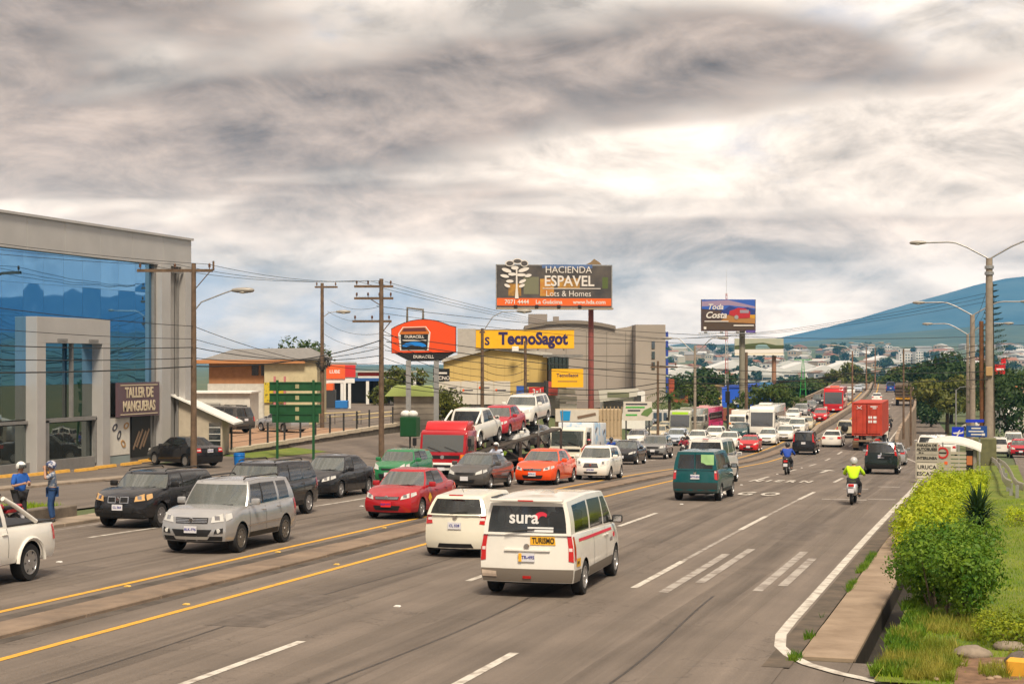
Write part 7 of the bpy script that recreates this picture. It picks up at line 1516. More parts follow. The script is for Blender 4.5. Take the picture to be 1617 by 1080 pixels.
POSES = {
 # pelvis, chest, neck, head, then (hip, knee, ankle, toe) and (shoulder, elbow, wrist) for each side
 'phone': dict(p=(0, 0, .93), c=(0, .02, 1.25), n=(0, .03, 1.46), h=(0, .06, 1.62), L=[(.1, 0, .90), (.12, .03, .50), (.13, -.03, .09), (.14, .12, .03)], R=[(-.1, 0, .90), (-.13, .02, .50), (-.16, -.03, .09), (-.18, .12, .03)], AL=[(.19, .02, 1.40), (.27, .06, 1.13), (.10, .30, 1.20)], AR=[(-.19, .02, 1.40), (-.27, .07, 1.13), (-.08, .30, 1.22)]),
 'helmet': dict(p=(0, 0, .92), c=(0, 0, 1.22), n=(0, .01, 1.42), h=(0, .04, 1.57), L=[(.1, 0, .88), (.10, .03, .49), (.09, -.03, .09), (.10, .12, .03)], R=[(-.1, 0, .88), (-.10, .06, .49), (-.10, .0, .09), (-.11, .15, .03)], AL=[(.17, .0, 1.36), (.30, .15, 1.27), (.15, .20, 1.50)], AR=[(-.17, .0, 1.36), (-.30, .18, 1.25), (-.13, .20, 1.52)]),
 'ride': dict(p=(0, -.05, .80), c=(0, .05, 1.10), n=(0, .12, 1.29), h=(0, .17, 1.44), L=[(.12, -.02, .78), (.20, .38, .66), (.19, .20, .32), (.20, .34, .26)], R=[(-.12, -.02, .78), (-.20, .38, .66), (-.19, .20, .32), (-.20, .34, .26)], AL=[(.20, .07, 1.24), (.34, .22, 1.03), (.32, .47, 1.00)], AR=[(-.20, .07, 1.24), (-.34, .22, 1.03), (-.32, .47, 1.00)])}
_pm = {}
def pose_meshes(k):
    if k in _pm: return _pm[k]
    q = POSES[k]; J = [(*q['p'], .15)]; E = []
    def chain(start, pts):
        a = start
        for p_ in pts: J.append(p_); E.append((a, len(J)-1)); a = len(J)-1
        return a
    mid = [(q['p'][i]+q['c'][i])/2 for i in range(3)]
    chain(0, [(*mid, (.14, .11))]); ch = chain(1, [(*q['c'], (.165, .12))]); nk = chain(ch, [(*q['n'], .062)])
    hx, hy, hz = q['h']; chain(nk, [(hx, hy-.005, hz-.03, .085), (hx, hy, hz+.06, .085)])
    for s in ('L', 'R'):
        hp, kn, an, to = q[s]; chain(0, [(*hp, .105), (*[(hp[i]+kn[i])/2 for i in range(3)], .088), (*kn, .062), (*[lerp(kn[i], an[i], .3) for i in range(3)], .062), (*an, .04), (*to, .036)])
        sh, el, wr = q['A'+s]; chain(ch, [(*sh, .07), (*[(sh[i]+el[i])/2 for i in range(3)], .052), (*el, .042), (*[lerp(el[i], wr[i], .4) for i in range(3)], .042), (*wr, .027)])
    body = skin(J, E, 'body')
    # shirt: torso with sleeves down to the elbow (full length for riders)
    J = [(*[lerp(q['p'][i], q['c'][i], -.02) for i in range(3)], (.178, .150))]; E = []
    chain(0, [(*mid, (.168, .138))]); ch = chain(1, [(*q['c'], (.192, .145))]); chain(ch, [(*[lerp(q['c'][i], q['n'][i], .75) for i in range(3)], .095)])
    for s in ('L', 'R'):
        sh, el, wr = q['A'+s]; f = .96 if k == 'ride' else 0
        pts = [(*sh, .088), (*[(sh[i]+el[i])/2 for i in range(3)], .074)]
        pts += [(*[lerp(sh[i], el[i], .95) for i in range(3)], .062)]
        if k == 'ride': pts += [(*[lerp(el[i], wr[i], .9) for i in range(3)], .045)]
        chain(ch, pts)
    shirt = skin(J, E, 'shirt'); J = [(*q['p'], (.172, .145))]; E = []
    for s in ('L', 'R'):
        hp, kn, an, to = q[s]; chain(0, [(*hp, .118), (*[(hp[i]+kn[i])/2 for i in range(3)], .102), (*kn, .08), (*[lerp(kn[i], an[i], .4) for i in range(3)], .075), (*[lerp(kn[i], an[i], .97) for i in range(3)], .06)])
    trou = skin(J, E, 'trousers'); _pm[k] = (body, shirt, trou); return _pm[k]
def hand(root, wr, el, s, m, grip=None):
    d = (Vector(wr)-Vector(el)).normalized(); side = Vector((0, 0, 1)).cross(d).normalized(); up = d.cross(side); w = Vector(wr); mb = MB()
    mb.tube([w-d*.02, w+d*.03, w+d*.085], .034, 8, r1=.036)
    for k, (o_, ln) in enumerate(((-.028, .065), (-.010, .078), (.010, .073), (.028, .058))):
        a = w+d*.08+side*o_; mb.tube([a, a+d*ln*.5-up*.012, a+d*ln*.75-up*.04], .0095, 6, r1=.007)
    a = w+d*.03+side*(-.035*s); mb.tube([a, a+d*.03-side*.02*s-up*.01, a+d*.06-side*.012*s-up*.028], .011, 6, r1=.008)
    return mb.build('hand', m, root, smooth=60)
def person(label, loc, rz, pose, shirt, trousers, helmet=None, group=None, hair=True, visor=True, rx=0):
    root = thing('person', label, 'person', loc, rz, group); root.rotation_euler = (rx, 0, rz); q = POSES[pose]
    b, s, t = pose_meshes(pose); mesh_obj('body', b, SKIN_, root); mesh_obj('shirt' if pose != 'ride' else 'jacket', s, shirt, root); mesh_obj('trousers', t, trousers, root)
    for sd, k in ((1, 'L'), (-1, 'R')):
        hand(root, q['A'+k][2], q['A'+k][1], sd, SKIN_)
        m = MB(); a, to = Vector(q[k][2]), Vector(q[k][3]); m.tube([a+Vector((0, -.05, -.05)), a+Vector((0, .0, -.045)), to+Vector((0, 0, .012)), to+Vector((0, .07, .0))], .048, 8, r1=.034); m.build('shoe', SHOE, root, smooth=60)
    hx, hy, hz = q['h']
    f = MB(); f.ball((hx, hy+.088, hz+.005), (.014, .022, .024), 8, 5); f.build('nose', SKIN_, root, smooth=60)
    f = MB(); f.box((hx, hy+.083, hz-.045), (.05, .012, .01)); f.build('mouth', mat('lips', (.25, .09, .08), .6), root)
    for s_ in (-1, 1):
        f = MB(); f.ball((hx+s_*.033, hy+.078, hz+.03), (.012, .008, .008), 8, 5); f.build('eye', INK, root)
        f = MB(); f.ball((hx+s_*.088, hy-.005, hz+.01), (.012, .022, .032), 8, 5); f.build('ear', SKIN_, root, smooth=60)
    if hair:
        f = MB(); f.ball((hx, hy-.03, hz+.055), (.096, .095, .10), 12, 8); f.build('hair', HAIR, root, smooth=60)
    if helmet:
        f = MB(); N_ = 16; rows = []
        for i in range(8):
            th = pi*.66*i/7; rows.append([(hx+.135*sin(th)*cos(2*pi*j/N_), hy-.005+.155*sin(th)*sin(2*pi*j/N_), hz+.045+.14*cos(th)-(.03*max(0, sin(2*pi*j/N_+pi)) if i > 5 else 0)+(.06*max(0, sin(2*pi*j/N_)) if i > 5 else 0)) for j in range(N_)])
        f.grid(rows, 0, True); hm = f.build('helmet', helmet, root, smooth=60)
        if visor:
            f = MB(); f.grid([[(hx+r*.14*sin(a), hy+.01+r*.155*cos(a), z) for a in [-1.1+.22*i for i in range(11)]] for r, z in ((1., hz+.10), (1.04, hz+.06), (1.0, hz-.0))]); f.build('visor', GLASS, hm, smooth=60)
    return root
H_W = mat('helmet_white', (.7, .7, .68), .3, coat=.5); H_K = mat('helmet_black', (.02, .02, .022), .3, coat=.5); H_S = mat('helmet_silver', (.45, .45, .46), .3, coat=.5); H_R = mat('helmet_red', (.4, .03, .04), .3, coat=.5)
NEON = mat('neon_jacket', (.50, .78, .01), .75, var=.06, scale=6); BLUEJ = mat('blue_jacket', (.012, .06, .36), .7, var=.1, scale=6); DARKJ = mat('dark_jacket', (.03, .03, .035), .8); REDJ = mat('maroon_jacket', (.28, .03, .05), .8); POLO = mat('blue_polo', (.015, .10, .42), .8, var=.08, scale=9); TEE = mat('patterned_top', (.10, .14, .22), .8, c2=(.34, .34, .36), scale=14, thr=(.5, .55)); DTRO = mat('dark_trousers', (.025, .025, .03), .9)
def moto(label, loc, rz, pm, scooter=False, group=None, rx=0):
    root = thing('scooter' if scooter else 'motorcycle', label, 'scooter' if scooter else 'motorcycle', loc, rz, group); root.rotation_euler = (rx, 0, rz); r = .24 if scooter else .30; wb = .62 if scooter else .66
    for y in (wb, -wb):
        m = MB(); w = .055
        m.lathe([(r*.70, -w*.8), (r*.86, -w), (r*.97, -w*.5), (r, 0), (r*.97, w*.5), (r*.86, w), (r*.70, w*.8)], (0, 0, 0), 'x', 22); t_ = m.build('wheel', RUBBER, root, smooth=50, loc=(0, y, r))
        m = MB(); m.lathe([(r*.70, -.03), (r*.73, 0), (r*.70, .03), (r*.64, 0), (r*.70, -.03)], (0, 0, 0), 'x', 18)
        for k in range(6): a = pi*k/3; m.cyl((0, 0, 0), (0, r*.68*cos(a), r*.68*sin(a)), .012, n=5)
        m.cyl((-.05, 0, 0), (.05, 0, 0), .035, n=8); m.build('rim', STEEL, t_, smooth=50)
    m = MB()
    for s in (-1, 1): m.tube([(s*.07, wb, r), (s*.07, wb-.16, r+.42), (s*.07, wb-.22, .88)], .018, 6)
    m.build('fork', STEEL, root, smooth=60)
    m = MB(); m.tube([(-.36, wb-.26, 1.0), (-.2, wb-.18, 1.02), (0, wb-.2, .95), (.2, wb-.18, 1.02), (.36, wb-.26, 1.0)], .014, 6); hb = m.build('handlebar', BLACK, root, smooth=60)
    for s in (-1, 1):
        m = MB(); m.cyl((s*.26, wb-.22, 1.01), (s*.34, wb-.16, 1.16), .006, n=5); m.ball((s*.37, wb-.16, 1.18), (.06, .02, .04), 10, 6); m.build('mirror', BLACK, hb, smooth=60)
    if scooter:
        m = shell([(wb-.22, .30), (wb-.12, .34), (wb-.16, .92), (wb-.28, .98), (wb-.34, .40)], .40, .05); m.build('leg_shield', pm, root, smooth=40)
        m = shell([(-.85, .52), (-.75, .74), (-.2, .72), (.05, .60), (.05, .34), (-.45, .30), (-.78, .40)], .34, .08); m.build('body', pm, root, smooth=40)
        m = MB(); m.bbox((0, .22, .32), (.30, .46, .06), .02, 1); m.build('footboard', BLACK, root)
    else:
        m = shell([(.42, .72), (.30, .92), (-.02, .90), (-.12, .76), (.1, .70)], .28, .06); m.build('fuel_tank', pm, root, smooth=40)
        m = MB(); m.bbox((0, .08, .46), (.30, .46, .36), .06, 2); m.build('engine', DARKM, root, smooth=40)
        m = MB(); m.tube([(0, wb-.25, .8), (0, .1, .7), (0, -.3, .62), (0, -wb, r)], .03, 6); m.tube([(0, .3, .5), (0, -.2, .3), (0, -wb, r)], .025, 6); m.build('frame', DARKM, root, smooth=60)
        m = MB(); m.tube([(.14, .25, .3), (.17, -.2, .26), (.18, -.75, .36)], .04, 8); m.build('exhaust', CHROME, root, smooth=60)
        m = shell([(-.15, .62), (-.2, .74), (-.85, .84), (-.92, .78), (-.6, .62)], .22, .05); m.build('tail_fairing', pm, root, smooth=40)
    m = MB(); m.bbox((0, -.35, .77), (.26, .72, .09), .035, 2); m.build('seat', BLACK, root, smooth=40)
    m = MB(); m.bbox((0, -.90, .68), (.20, .06, .10), .02, 1); m.build('taillight', LAMPR, root)
    m = MB(); m.bbox((0, wb-.08, .88), (.18, .10, .16), .04, 2); m.build('headlight', LAMPW, root, smooth=40)
    m = MB(); m.grid([[(x, wb+(r+.04)*cos(a), r+(r+.04)*sin(a)) for a in [.3+.25*i for i in range(9)]] for x in (-.07, 0, .07)]); m.build('front_mudguard', pm, root, smooth=60)
    m = MB(); m.box((0, -.95, .50), (.2, .015, .15)); m.build('number_plate', PLATE, root)
    return root
def rider(lane, Y, mlabel, plabel, pm, jacket, helmet, scooter=False, inbound=False, trousers=None):
    p, h, rx = out(lane, Y); rz = h+(pi if inbound else 0); rx = -rx if inbound else rx; p = (p[0], p[1], p[2]+.006)
    moto(mlabel, p, rz, pm, scooter, rx=rx); person(plabel, p, rz, 'ride', jacket, trousers or DTRO, helmet, rx=rx)
rider(-4.98, 57.4, 'black and white scooter in the right lane under a neon jacketed rider', 'rider in neon yellow jacket and grey helmet on the scooter', paint('scooter_white', (.4, .4, .42)), NEON, H_S, True)
rider(-10.02, 81.7, 'dark motorcycle in the middle lane behind the black wagon', 'rider in blue jacket and dark helmet on the middle lane motorcycle', PB, BLUEJ, H_K)
rider(-8.35, 171., 'black motorcycle passing the red container', 'rider in black passing the red container', PB, DARKJ, H_K)
rider(-22.5, 128, 'motorcycle with orange front weaving through the queue', 'dark clothed rider on the orange fronted motorcycle in the queue', PO, DARKJ, H_K, inbound=True)
rider(-20.6, 115, 'black motorcycle right beside the silver grey suv', 'rider with maroon jacket and white helmet beside the silver grey suv', PB, REDJ, H_W, inbound=True)
rider(-22.9, 100, 'blue motorcycle behind the small white hatchback', 'rider in dark jacket on the blue motorcycle', PBU, BLUEJ, H_K, inbound=True)
rider(-21.0, 85, 'motorcycle between the orange sedan and the white truck', 'rider with maroon jacket and red helmet by the orange sedan', PB, REDJ, H_R, inbound=True)
rider(-21.9, 70, 'motorcycle squeezing past the red truck cab', 'rider with white helmet and pale jacket beside the red truck cab', PBU, mat('pale_jacket', (.45, .5, .62), .8), H_W, inbound=True)
zz = zr(40.4)+.10
person('person in blue polo shirt and white helmet looking at a phone by the kerb', (-26.05, 38.9, zz), radians(-110), 'phone', POLO, DTRO, H_W)
person('person in patterned top and jeans holding a helmet with both hands', (-25.85, 40.2, zz), radians(120), 'helmet', TEE, JEANS, mat('helmet_blue', (.05, .07, .16), .35, c2=(.5, .5, .55), scale=9, thr=(.5, .55)), visor=False)
moto('red motorcycle parked beside the two people at the kerb', (-25.0, 36.4, zr(36.4)+.006), radians(178), PR)

for i, (lb, lc, rz_) in enumerate(DRIVERS): person(lb, lc, rz_, 'ride', mat('pale_shirt', (.4, .42, .45), .8) if 'pale' in lb else DARKJ, DTRO, None)
# ---------------------------------------------------------------- plants
def leafmat(name, c, c2, scale=1.2):
    m = mat(name, c, .55, spec=.3, c2=c2, scale=scale, det=3., thr=(.35, .65)); nt = m.node_tree; b = nt.nodes['Principled BSDF']; o = nt.nodes['Material Output']
    tr = nt.nodes.new('ShaderNodeBsdfTranslucent'); nt.links.new(b.inputs['Base Color'].links[0].from_socket, tr.inputs[0]); mx = nt.nodes.new('ShaderNodeMixShader'); mx.inputs[0].default_value = .32
    nt.links.new(b.outputs[0], mx.inputs[1]); nt.links.new(tr.outputs[0], mx.inputs[2]); nt.links.new(mx.outputs[0], o.inputs[0]); return m
L_YEL = leafmat('leaf_lime', (.20, .31, .01), (.50, .54, .02), 3.); L_GRN = leafmat('leaf_green', (.045, .135, .01), (.17, .27, .02), 2.5); L_DRK = leafmat('leaf_dark', (.018, .045, .012), (.05, .09, .02), .5); L_MID = leafmat('leaf_mid', (.035, .075, .015), (.10, .13, .025), .4); L_OLV = leafmat('leaf_olive', (.06, .085, .015), (.16, .16, .03), .4); L_SPK = leafmat('leaf_spiky', (.015, .05, .012), (.05, .09, .03), 3.); L_GRS = leafmat('grass_blade', (.14, .26, .01), (.34, .42, .03), 1.5); L_DRY = leafmat('dry_grass', (.16, .22, .02), (.36, .32, .06), 2.)
BARK = mat('bark', (.10, .075, .05), .95, var=.3, scale=3.)
rng = np.random.default_rng(11)
def leaves(name, m, clumps, n, size, parent=None, loc=None, up=.35, shell_=.55, asp=.5):
    """n bent leaves scattered through ellipsoid clumps (cx, cy, cz, rx, ry, rz)"""
    C = np.array(clumps, float); w = (C[:, 3]*C[:, 4]*C[:, 5])**.67; idx = rng.choice(len(C), n, p=w/w.sum()); D = rng.normal(size=(n, 3)); D /= np.linalg.norm(D, axis=1)[:, None]
    r = shell_+(1-shell_)*rng.random(n)**.6; r *= 1+.10*rng.normal(size=n); Pp = C[idx, :3]+D*C[idx, 3:6]*r[:, None]
    nn = D+rng.normal(size=(n, 3))*.55+np.array([0, 0, up]); nn /= np.linalg.norm(nn, axis=1)[:, None]
    t = np.cross(nn, rng.normal(size=(n, 3))); t /= np.linalg.norm(t, axis=1)[:, None]; b = np.cross(nn, t); s = size*(.6+.8*rng.random(n))[:, None]
    v = np.empty((n, 4, 3)); v[:, 0] = Pp-t*s*.5; v[:, 1] = Pp+b*s*asp*.5+nn*s*.08; v[:, 2] = Pp+t*s*.5-nn*s*.05; v[:, 3] = Pp-b*s*asp*.5+nn*s*.08
    me = bpy.data.meshes.new(name); me.vertices.add(n*4); me.vertices.foreach_set('co', v.reshape(-1)); me.loops.add(n*4); me.loops.foreach_set('vertex_index', np.arange(n*4)); me.polygons.add(n); me.polygons.foreach_set('loop_start', np.arange(n)*4); me.update(calc_edges=True); me.materials.append(m)
    o = bpy.data.objects.new(name, me); col.objects.link(o); o.parent = parent
    if parent is not None: o['kind'] = 'stuff'
    if loc is not None: o.location = loc
    return o
def tree(label, X, Y, H, cr, m, n=2600, size=.5, trunk=.35, squash=.75, z=None, group=None, name='tree', lim=6):
    zb = (gz(X, Y) if z is None else z)-.1; t = thing(name, label, 'tree', (X, Y, zb), RND.uniform(0, 6), group); th = H-cr*squash*1.25
    mb = MB(); tr = trunk*.5; top_ = Vector((RND.uniform(-.2, .2), RND.uniform(-.2, .2), th)); mb.tube([(0, 0, 0), (top_.x*.4, top_.y*.4, th*.5), tuple(top_)], tr, 8, r1=tr*.65); cl = [(0, 0, th+cr*squash*.35, cr*.55, cr*.55, cr*squash*.6)]
    for k in range(lim):
        a = k*2*pi/lim+RND.uniform(-.4, .4); q = RND.uniform(.45, .8)*cr; e = (q*cos(a), q*sin(a), th+RND.uniform(.0, .95)*cr*squash); mb.tube([tuple(top_*.9), (e[0]*.5, e[1]*.5, lerp(th*.9, e[2], .6)), e], tr*.45, 5, r1=tr*.12); f = RND.uniform(.34, .52)*cr; cl.append((*e, f, f, f*squash))
    for k in range(3): a = RND.uniform(0, 6.3); q = RND.uniform(.1, .5)*cr; f = RND.uniform(.3, .42)*cr; cl.append((q*cos(a), q*sin(a), th+cr*squash*RND.uniform(.7, 1.15), f, f, f*squash))
    mb.build('trunk', BARK, t, smooth=60); leaves('crown', m, cl, n, size, t); return t
# --- foreground bush, lime hedge, spiky plant, clipped hedges
def bush(name, label, cat, clumps, n, size, m, X, Y, z, group=None, stems=6, asp=.55):
    t = thing(name, label, cat, (X, Y, z), 0, group); mb = MB()
    for c in clumps[:stems]: mb.tube([(c[0]*.4, c[1]*.4, -.05), (c[0]*.8, c[1]*.8, c[2]*.6), (c[0], c[1], c[2])], .022, 5, r1=.008)
    mb.build('stems', BARK, t)['kind'] = 'stuff'; leaves('foliage', m, clumps, int(n*.7), size, t, shell_=.35, asp=asp); leaves('young_leaves', m, [(c[0]*1.06, c[1]*1.06, c[2]*1.08, c[3]*1.05, c[4]*1.05, c[5]*1.08) for c in clumps], int(n*.45), size*.62, t, shell_=.7, asp=asp)
    sp = MB()
    for k in range(18):
        c = RND.choice(clumps); a = RND.uniform(0, 6.3); e = RND.uniform(.3, 1.3); d_ = Vector((cos(a)*cos(e), sin(a)*cos(e), sin(e))); b0 = Vector(c[:3])+Vector((d_.x*c[3], d_.y*c[4], d_.z*c[5]))*.8; L_ = size*RND.uniform(2, 3.4)
        for j in range(6): q = b0+d_*L_*(j+1)/6; s_ = Vector((-sin(a), cos(a), 0))*(1 if j % 2 else -1); sp.add([q, q+s_*size*.45+d_*size*.15, q+s_*size*.75+d_*size*.45, q+d_*size*.3+s_*size*.2], [(0, 1, 2, 3)])
    sp.build('sprigs', m, t)['kind'] = 'stuff'; return t
cl = [(RND.uniform(-.62, .58), RND.uniform(-1.2, 2.6), RND.uniform(.35, 1.15), RND.uniform(.35, .55), RND.uniform(.4, .7), RND.uniform(.3, .5)) for _ in range(26)]
bush('green_bush', 'big dense green bush beside the concrete drain', 'bush', cl, 15000, .095, L_GRN, -.98, 29.4, lawn_z(-.8, 29)-.05, stems=12)
for i in range(8):
    y = 40.8+i*3.5; cl = [(RND.uniform(-.8, .7), RND.uniform(-1.6, 1.6), RND.uniform(.3, .95 if i < 5 else .7), RND.uniform(.3, .5), RND.uniform(.4, .7), RND.uniform(.25, .42)) for _ in range(14)]
    bush('lime_shrub', ['lime shrub of the hedge touching the big green bush', 'lime shrub of the hedge beside the spiky plant', 'lime shrub of the hedge right behind the spiky plant', 'lime shrub near the middle of the roadside hedge', 'lime shrub near the middle of the roadside hedge', 'lime shrub of the hedge towards the bus stop board', 'lime shrub of the hedge just before the bus stop board', 'last lime shrub of the hedge under the bus stop board'][i], 'shrub', cl, 5200 if i < 3 else 3600, .11, L_YEL, -1.55+.02*i, y, lawn_z(-1.5, y)-.06, 'lime hedge shrubs')
t = thing('spiky_plant', 'dark green spiky plant with long narrow leaves beside the lime hedge', 'plant', (-.55, 41.6, lawn_z(-.5, 41.6)-.03)); mb = MB(); mb.tube([(0, 0, 0), (.02, 0, .5), (0, .03, .9)], .07, 7); mb.build('stem', BARK, t); mb = MB()
for k in range(260):
    a = RND.uniform(0, 2*pi); e = RND.uniform(-.3, 1.45); L_ = RND.uniform(.6, .95); b0 = Vector((0, 0, RND.uniform(.25, 1.0))); d_ = Vector((cos(a)*cos(e), sin(a)*cos(e), sin(e))); s_ = Vector((-sin(a), cos(a), 0))*.03; m1 = b0+d_*L_*.55; e1 = b0+d_*L_+Vector((0, 0, -.18*L_*cos(e)))
    mb.add([b0-s_*.6, b0+s_*.6, m1+s_, e1, m1-s_], [(0, 1, 2, 4), (4, 2, 3)])
mb.build('leaves', L_SPK, t)['kind'] = 'stuff'
def hedge(label, X0, X1, Y0, Y1, h, n, m):
    X, Y = (X0+X1)/2, (Y0+Y1)/2; cl = []
    for i in range(int((X1-X0)/.3)+1):
        for j in range(int((Y1-Y0)/.35)+1): cl.append((lerp(X0, X1, i/max(1, int((X1-X0)/.3)))-X, lerp(Y0, Y1, j/max(1, int((Y1-Y0)/.35)))-Y, h*.52, .24, .28, h*.48))
    bush('clipped_hedge', label, 'hedge', cl, n, .07, m, X, Y, lawn_z(X, Y)-.03, stems=10)
L_HDG = leafmat('leaf_hedge', (.10, .17, .012), (.34, .38, .02), 4.)
hedge('low clipped hedge by the boulders at the end of the lawn', -.15, 2.6, 25.6, 26.9, .42, 7000, L_HDG)
hedge('small clipped hedge next to the yellow kerb', .55, 2.4, 23.6, 24.6, .34, 4000, L_HDG)
hedge('lime clipped hedge across the lawn from the spiky plant', .35, 3.6, 47.5, 49.6, .5, 5000, L_YEL)
# grass blades (cannot be counted)
def blades(name, label, m, n, xr, yr, zf, h, w, keep=None):
    x = rng.uniform(*xr, n); y = yr[0]+(yr[1]-yr[0])*rng.random(n)**1.25
    if keep is not None: k = np.array([keep(a, b) for a, b in zip(x, y)]); x, y = x[k], y[k]
    n = len(x); z = np.array([zf(a, b) for a, b in zip(x, y)]); a = rng.uniform(0, 2*pi, n); hh = h*(.5+rng.random(n)); ln = rng.normal(size=(n, 2))*hh[:, None]*.35
    v = np.empty((n, 3, 3)); dx, dy = np.cos(a)*w, np.sin(a)*w; v[:, 0] = np.stack([x-dx, y-dy, z-.01], 1); v[:, 1] = np.stack([x+dx, y+dy, z-.01], 1); v[:, 2] = np.stack([x+ln[:, 0], y+ln[:, 1], z+hh], 1)
    me = bpy.data.meshes.new(name); me.from_pydata(v.reshape(-1, 3).tolist(), [], [(3*i, 3*i+1, 3*i+2) for i in range(n)]); me.materials.append(m); o = bpy.data.objects.new(name, me); col.objects.link(o); o['kind'] = 'stuff'; tag(o, label, 'grass'); return o
blades('lawn_grass', 'short bright green grass of the right-hand lawn', L_GRS, 60000, (-1.6, 6), (22.4, 60), lawn_z, .055, .008, lambda x, y: not (x > -.6 and y < 24.6 and mnoise.noise((x*2, y*2, 5)) < .25))
blades('tall_grass', 'ragged yellowish weeds growing beside the concrete drain', L_DRY, 12000, (-1.66, .3), (22.6, 28.4), lawn_z, .15, .01, lambda x, y: mnoise.noise((x*1.6, y*1.1, 3))+.25*mnoise.noise((x*5, y*5, 3)) > -.05+.12*(x+1))
blades('drain_creeper', 'leafy weeds hanging into the dark drain', L_GRN, 5000, (-1.72, -1.2), (22.8, 31), lawn_z, .12, .022, lambda x, y: mnoise.noise((x*2, y*.9, 13)) > -.1)
blades('drain_weeds', 'weeds sprouting along the joint between road and drain walk', L_GRN, 5000, (-3.02, -2.86), (24, 41), lambda x, y: zr(y)-.02, .11, .012, lambda x, y: mnoise.noise((x, y*.45, 9)) > .02)
blades('bed_grass', 'grass on the planting bed behind the low stone wall', L_GRS, 26000, (-28.5, -26.9), (8, 42.4), lambda x, y: zr(y)+.36, .13, .012)
blades('bank_grass', 'rough grass on the bank below the terrace wall', L_GRS, 24000, (-35.6, -31.5), (91.5, 109), lambda x, y: gz(x, y)+.03, .22, .02)
# boulders and yellow kerb
def rock(label, X, Y, r, m=None):
    mb = MB(); N_ = 14; sx, sy, sz = r
    mb.grid([[((lambda k: (sx*k*sin(pi*i/9)*cos(2*pi*j/N_), sy*k*sin(pi*i/9)*sin(2*pi*j/N_), sz*k*cos(pi*i/9)))(1+.22*mnoise.noise((X*3+2*sin(pi*i/9)*cos(2*pi*j/N_), Y+2*sin(pi*i/9)*sin(2*pi*j/N_), 2*cos(pi*i/9))))) for j in range(N_)] for i in range(10)], 0, True)
    tag(mb.build('boulder', m or mat('boulder', (.22, .18, .14), .9, var=.3, scale=4, bump=.4), smooth=60, loc=(X, Y, lawn_z(X, Y)+sz*.35)), label, 'boulder')
rock('long pale boulder lying on the soil before the low clipped hedge', -.42, 24.75, (.28, .2, .13)); rock('grey boulder beside the small clipped hedge', .28, 23.75, (.24, .2, .17), mat('boulder_dark', (.12, .10, .09), .9, var=.3, scale=4, bump=.4)); rock('flat grey stone under the low clipped hedge', .12, 25.35, (.25, .15, .09)); rock('small pale stone near the yellow kerb', .02, 23.35, (.1, .1, .07)); rock('dark stone behind the small clipped hedge', .75, 24.9, (.16, .14, .12), mat('boulder_dark', (.12, .10, .09), .9, var=.3, scale=4, bump=.4))
tag(MB().bbox((0, 0, 0), (2.6, .22, .3), .03, 1).build('yellow_kerb', mat('yellow_kerb_paint', (.62, .32, .03), .7, var=.15), loc=(1.35, 22.75, lawn_z(1.3, 22.7)+.05), rz=-.2), 'yellow painted kerb at the edge of the soil', 'kerb')
for i in range(14):
    X, Y = RND.uniform(-1., 1.2), RND.uniform(22.5, 24.4); mb = MB(); mb.ball((0, 0, .01), (RND.uniform(.03, .07), RND.uniform(.03, .05), .03), 7, 5); tag(mb.build('pebble', mat('pebble', (.3, .22, .15), .9, var=.3), smooth=60, loc=(X, Y, lawn_z(X, Y)+.02)), 'small loose stone on the bare soil near the yellow kerb', 'stone', 'loose stones on the soil')
# --- trees
T = lambda u, d: at(u, d)
def tr(label, u, d, vtop, cr, m, n=1900, size=.7, squash=.75, group=None, name='tree', zoff=0):
    X, Y = T(u, d); zb = gz(X, Y); H = H_(vtop, d)-zb; tree(label, X, Y, max(H, cr*1.3), cr, m, n, size, .3+cr*.06, squash, zb+zoff, group, name)
tr('dark broad tree behind the overpass parapet', 1462, 330, 580, 6.5, L_DRK, 3000, .9); tr('tall dark tree behind the lamp posts', 1502, 300, 566, 8., L_DRK, 3200, .9); tr('umbrella shaped tree with lighter top beside the overpass', 1496, 235, 596, 5.6, L_OLV, 2600, .7, .55); tr('dark tree left of the tall utility pole', 1536, 290, 572, 7., L_DRK, 2800, .9); tr('dark conifer like tree right of the utility pole', 1590, 190, 592, 4.2, L_DRK, 2400, .6, 1.1); tr('broad tree filling the edge beyond the side road', 1616, 300, 590, 6., L_MID, 2200, .8)
tr('dark tree behind the crest of the overpass', 1432, 420, 582, 6, L_MID, 2400, 1.1); tr('olive tree right behind the red city bus', 1345, 470, 578, 6, L_OLV, 2200, 1.1); tr('olive tree left of the overpass crest', 1310, 430, 590, 5, L_OLV, 2000, 1.); tr('bushy tree beside the green pylon', 1278, 400, 598, 4.5, L_MID, 2000, .9); tr('dark tree behind the car billboard column', 1245, 360, 602, 4, L_DRK, 1500, .8); tr('flat crowned tree beside the white coach', 1218, 205, 634, 4.6, L_MID, 2400, .5, .42); tr('dark tree behind the blue building', 1110, 330, 588, 6, L_DRK, 2400, 1.); tr('small tree between the palm and the cream building', 1108, 210, 622, 3., L_MID, 1500, .45); tr('round tree top behind the tan house', 472, 190, 541, 4.4, L_MID, 1800, .5); tr('yellowish small tree beside the black sign', 703, 128, 625, 2.2, L_OLV, 1600, .3); tr('small leafy tree behind the workshop row', 628, 185, 588, 3.2, L_OLV, 1500, .5); tr('low tree behind the overpass on the far right', 1560, 360, 575, 8, L_MID, 2200, 1.); tr('dark tree at the foot of the right parapet', 1470, 270, 640, 3.2, L_DRK, 1200, .5)
for i, (X, Y, h_, c) in enumerate(((42, 60, 12, 6), (55, 85, 10, 5), (48, 112, 14, 7), (64, 140, 11, 6), (50, 170, 13, 7), (72, 200, 12, 6))): tree('broad leafy tree beyond the side road mirrored in the glass front', X, Y, h_, c, L_MID, 1600, .8, .6, .8, group='trees mirrored in the glass front')
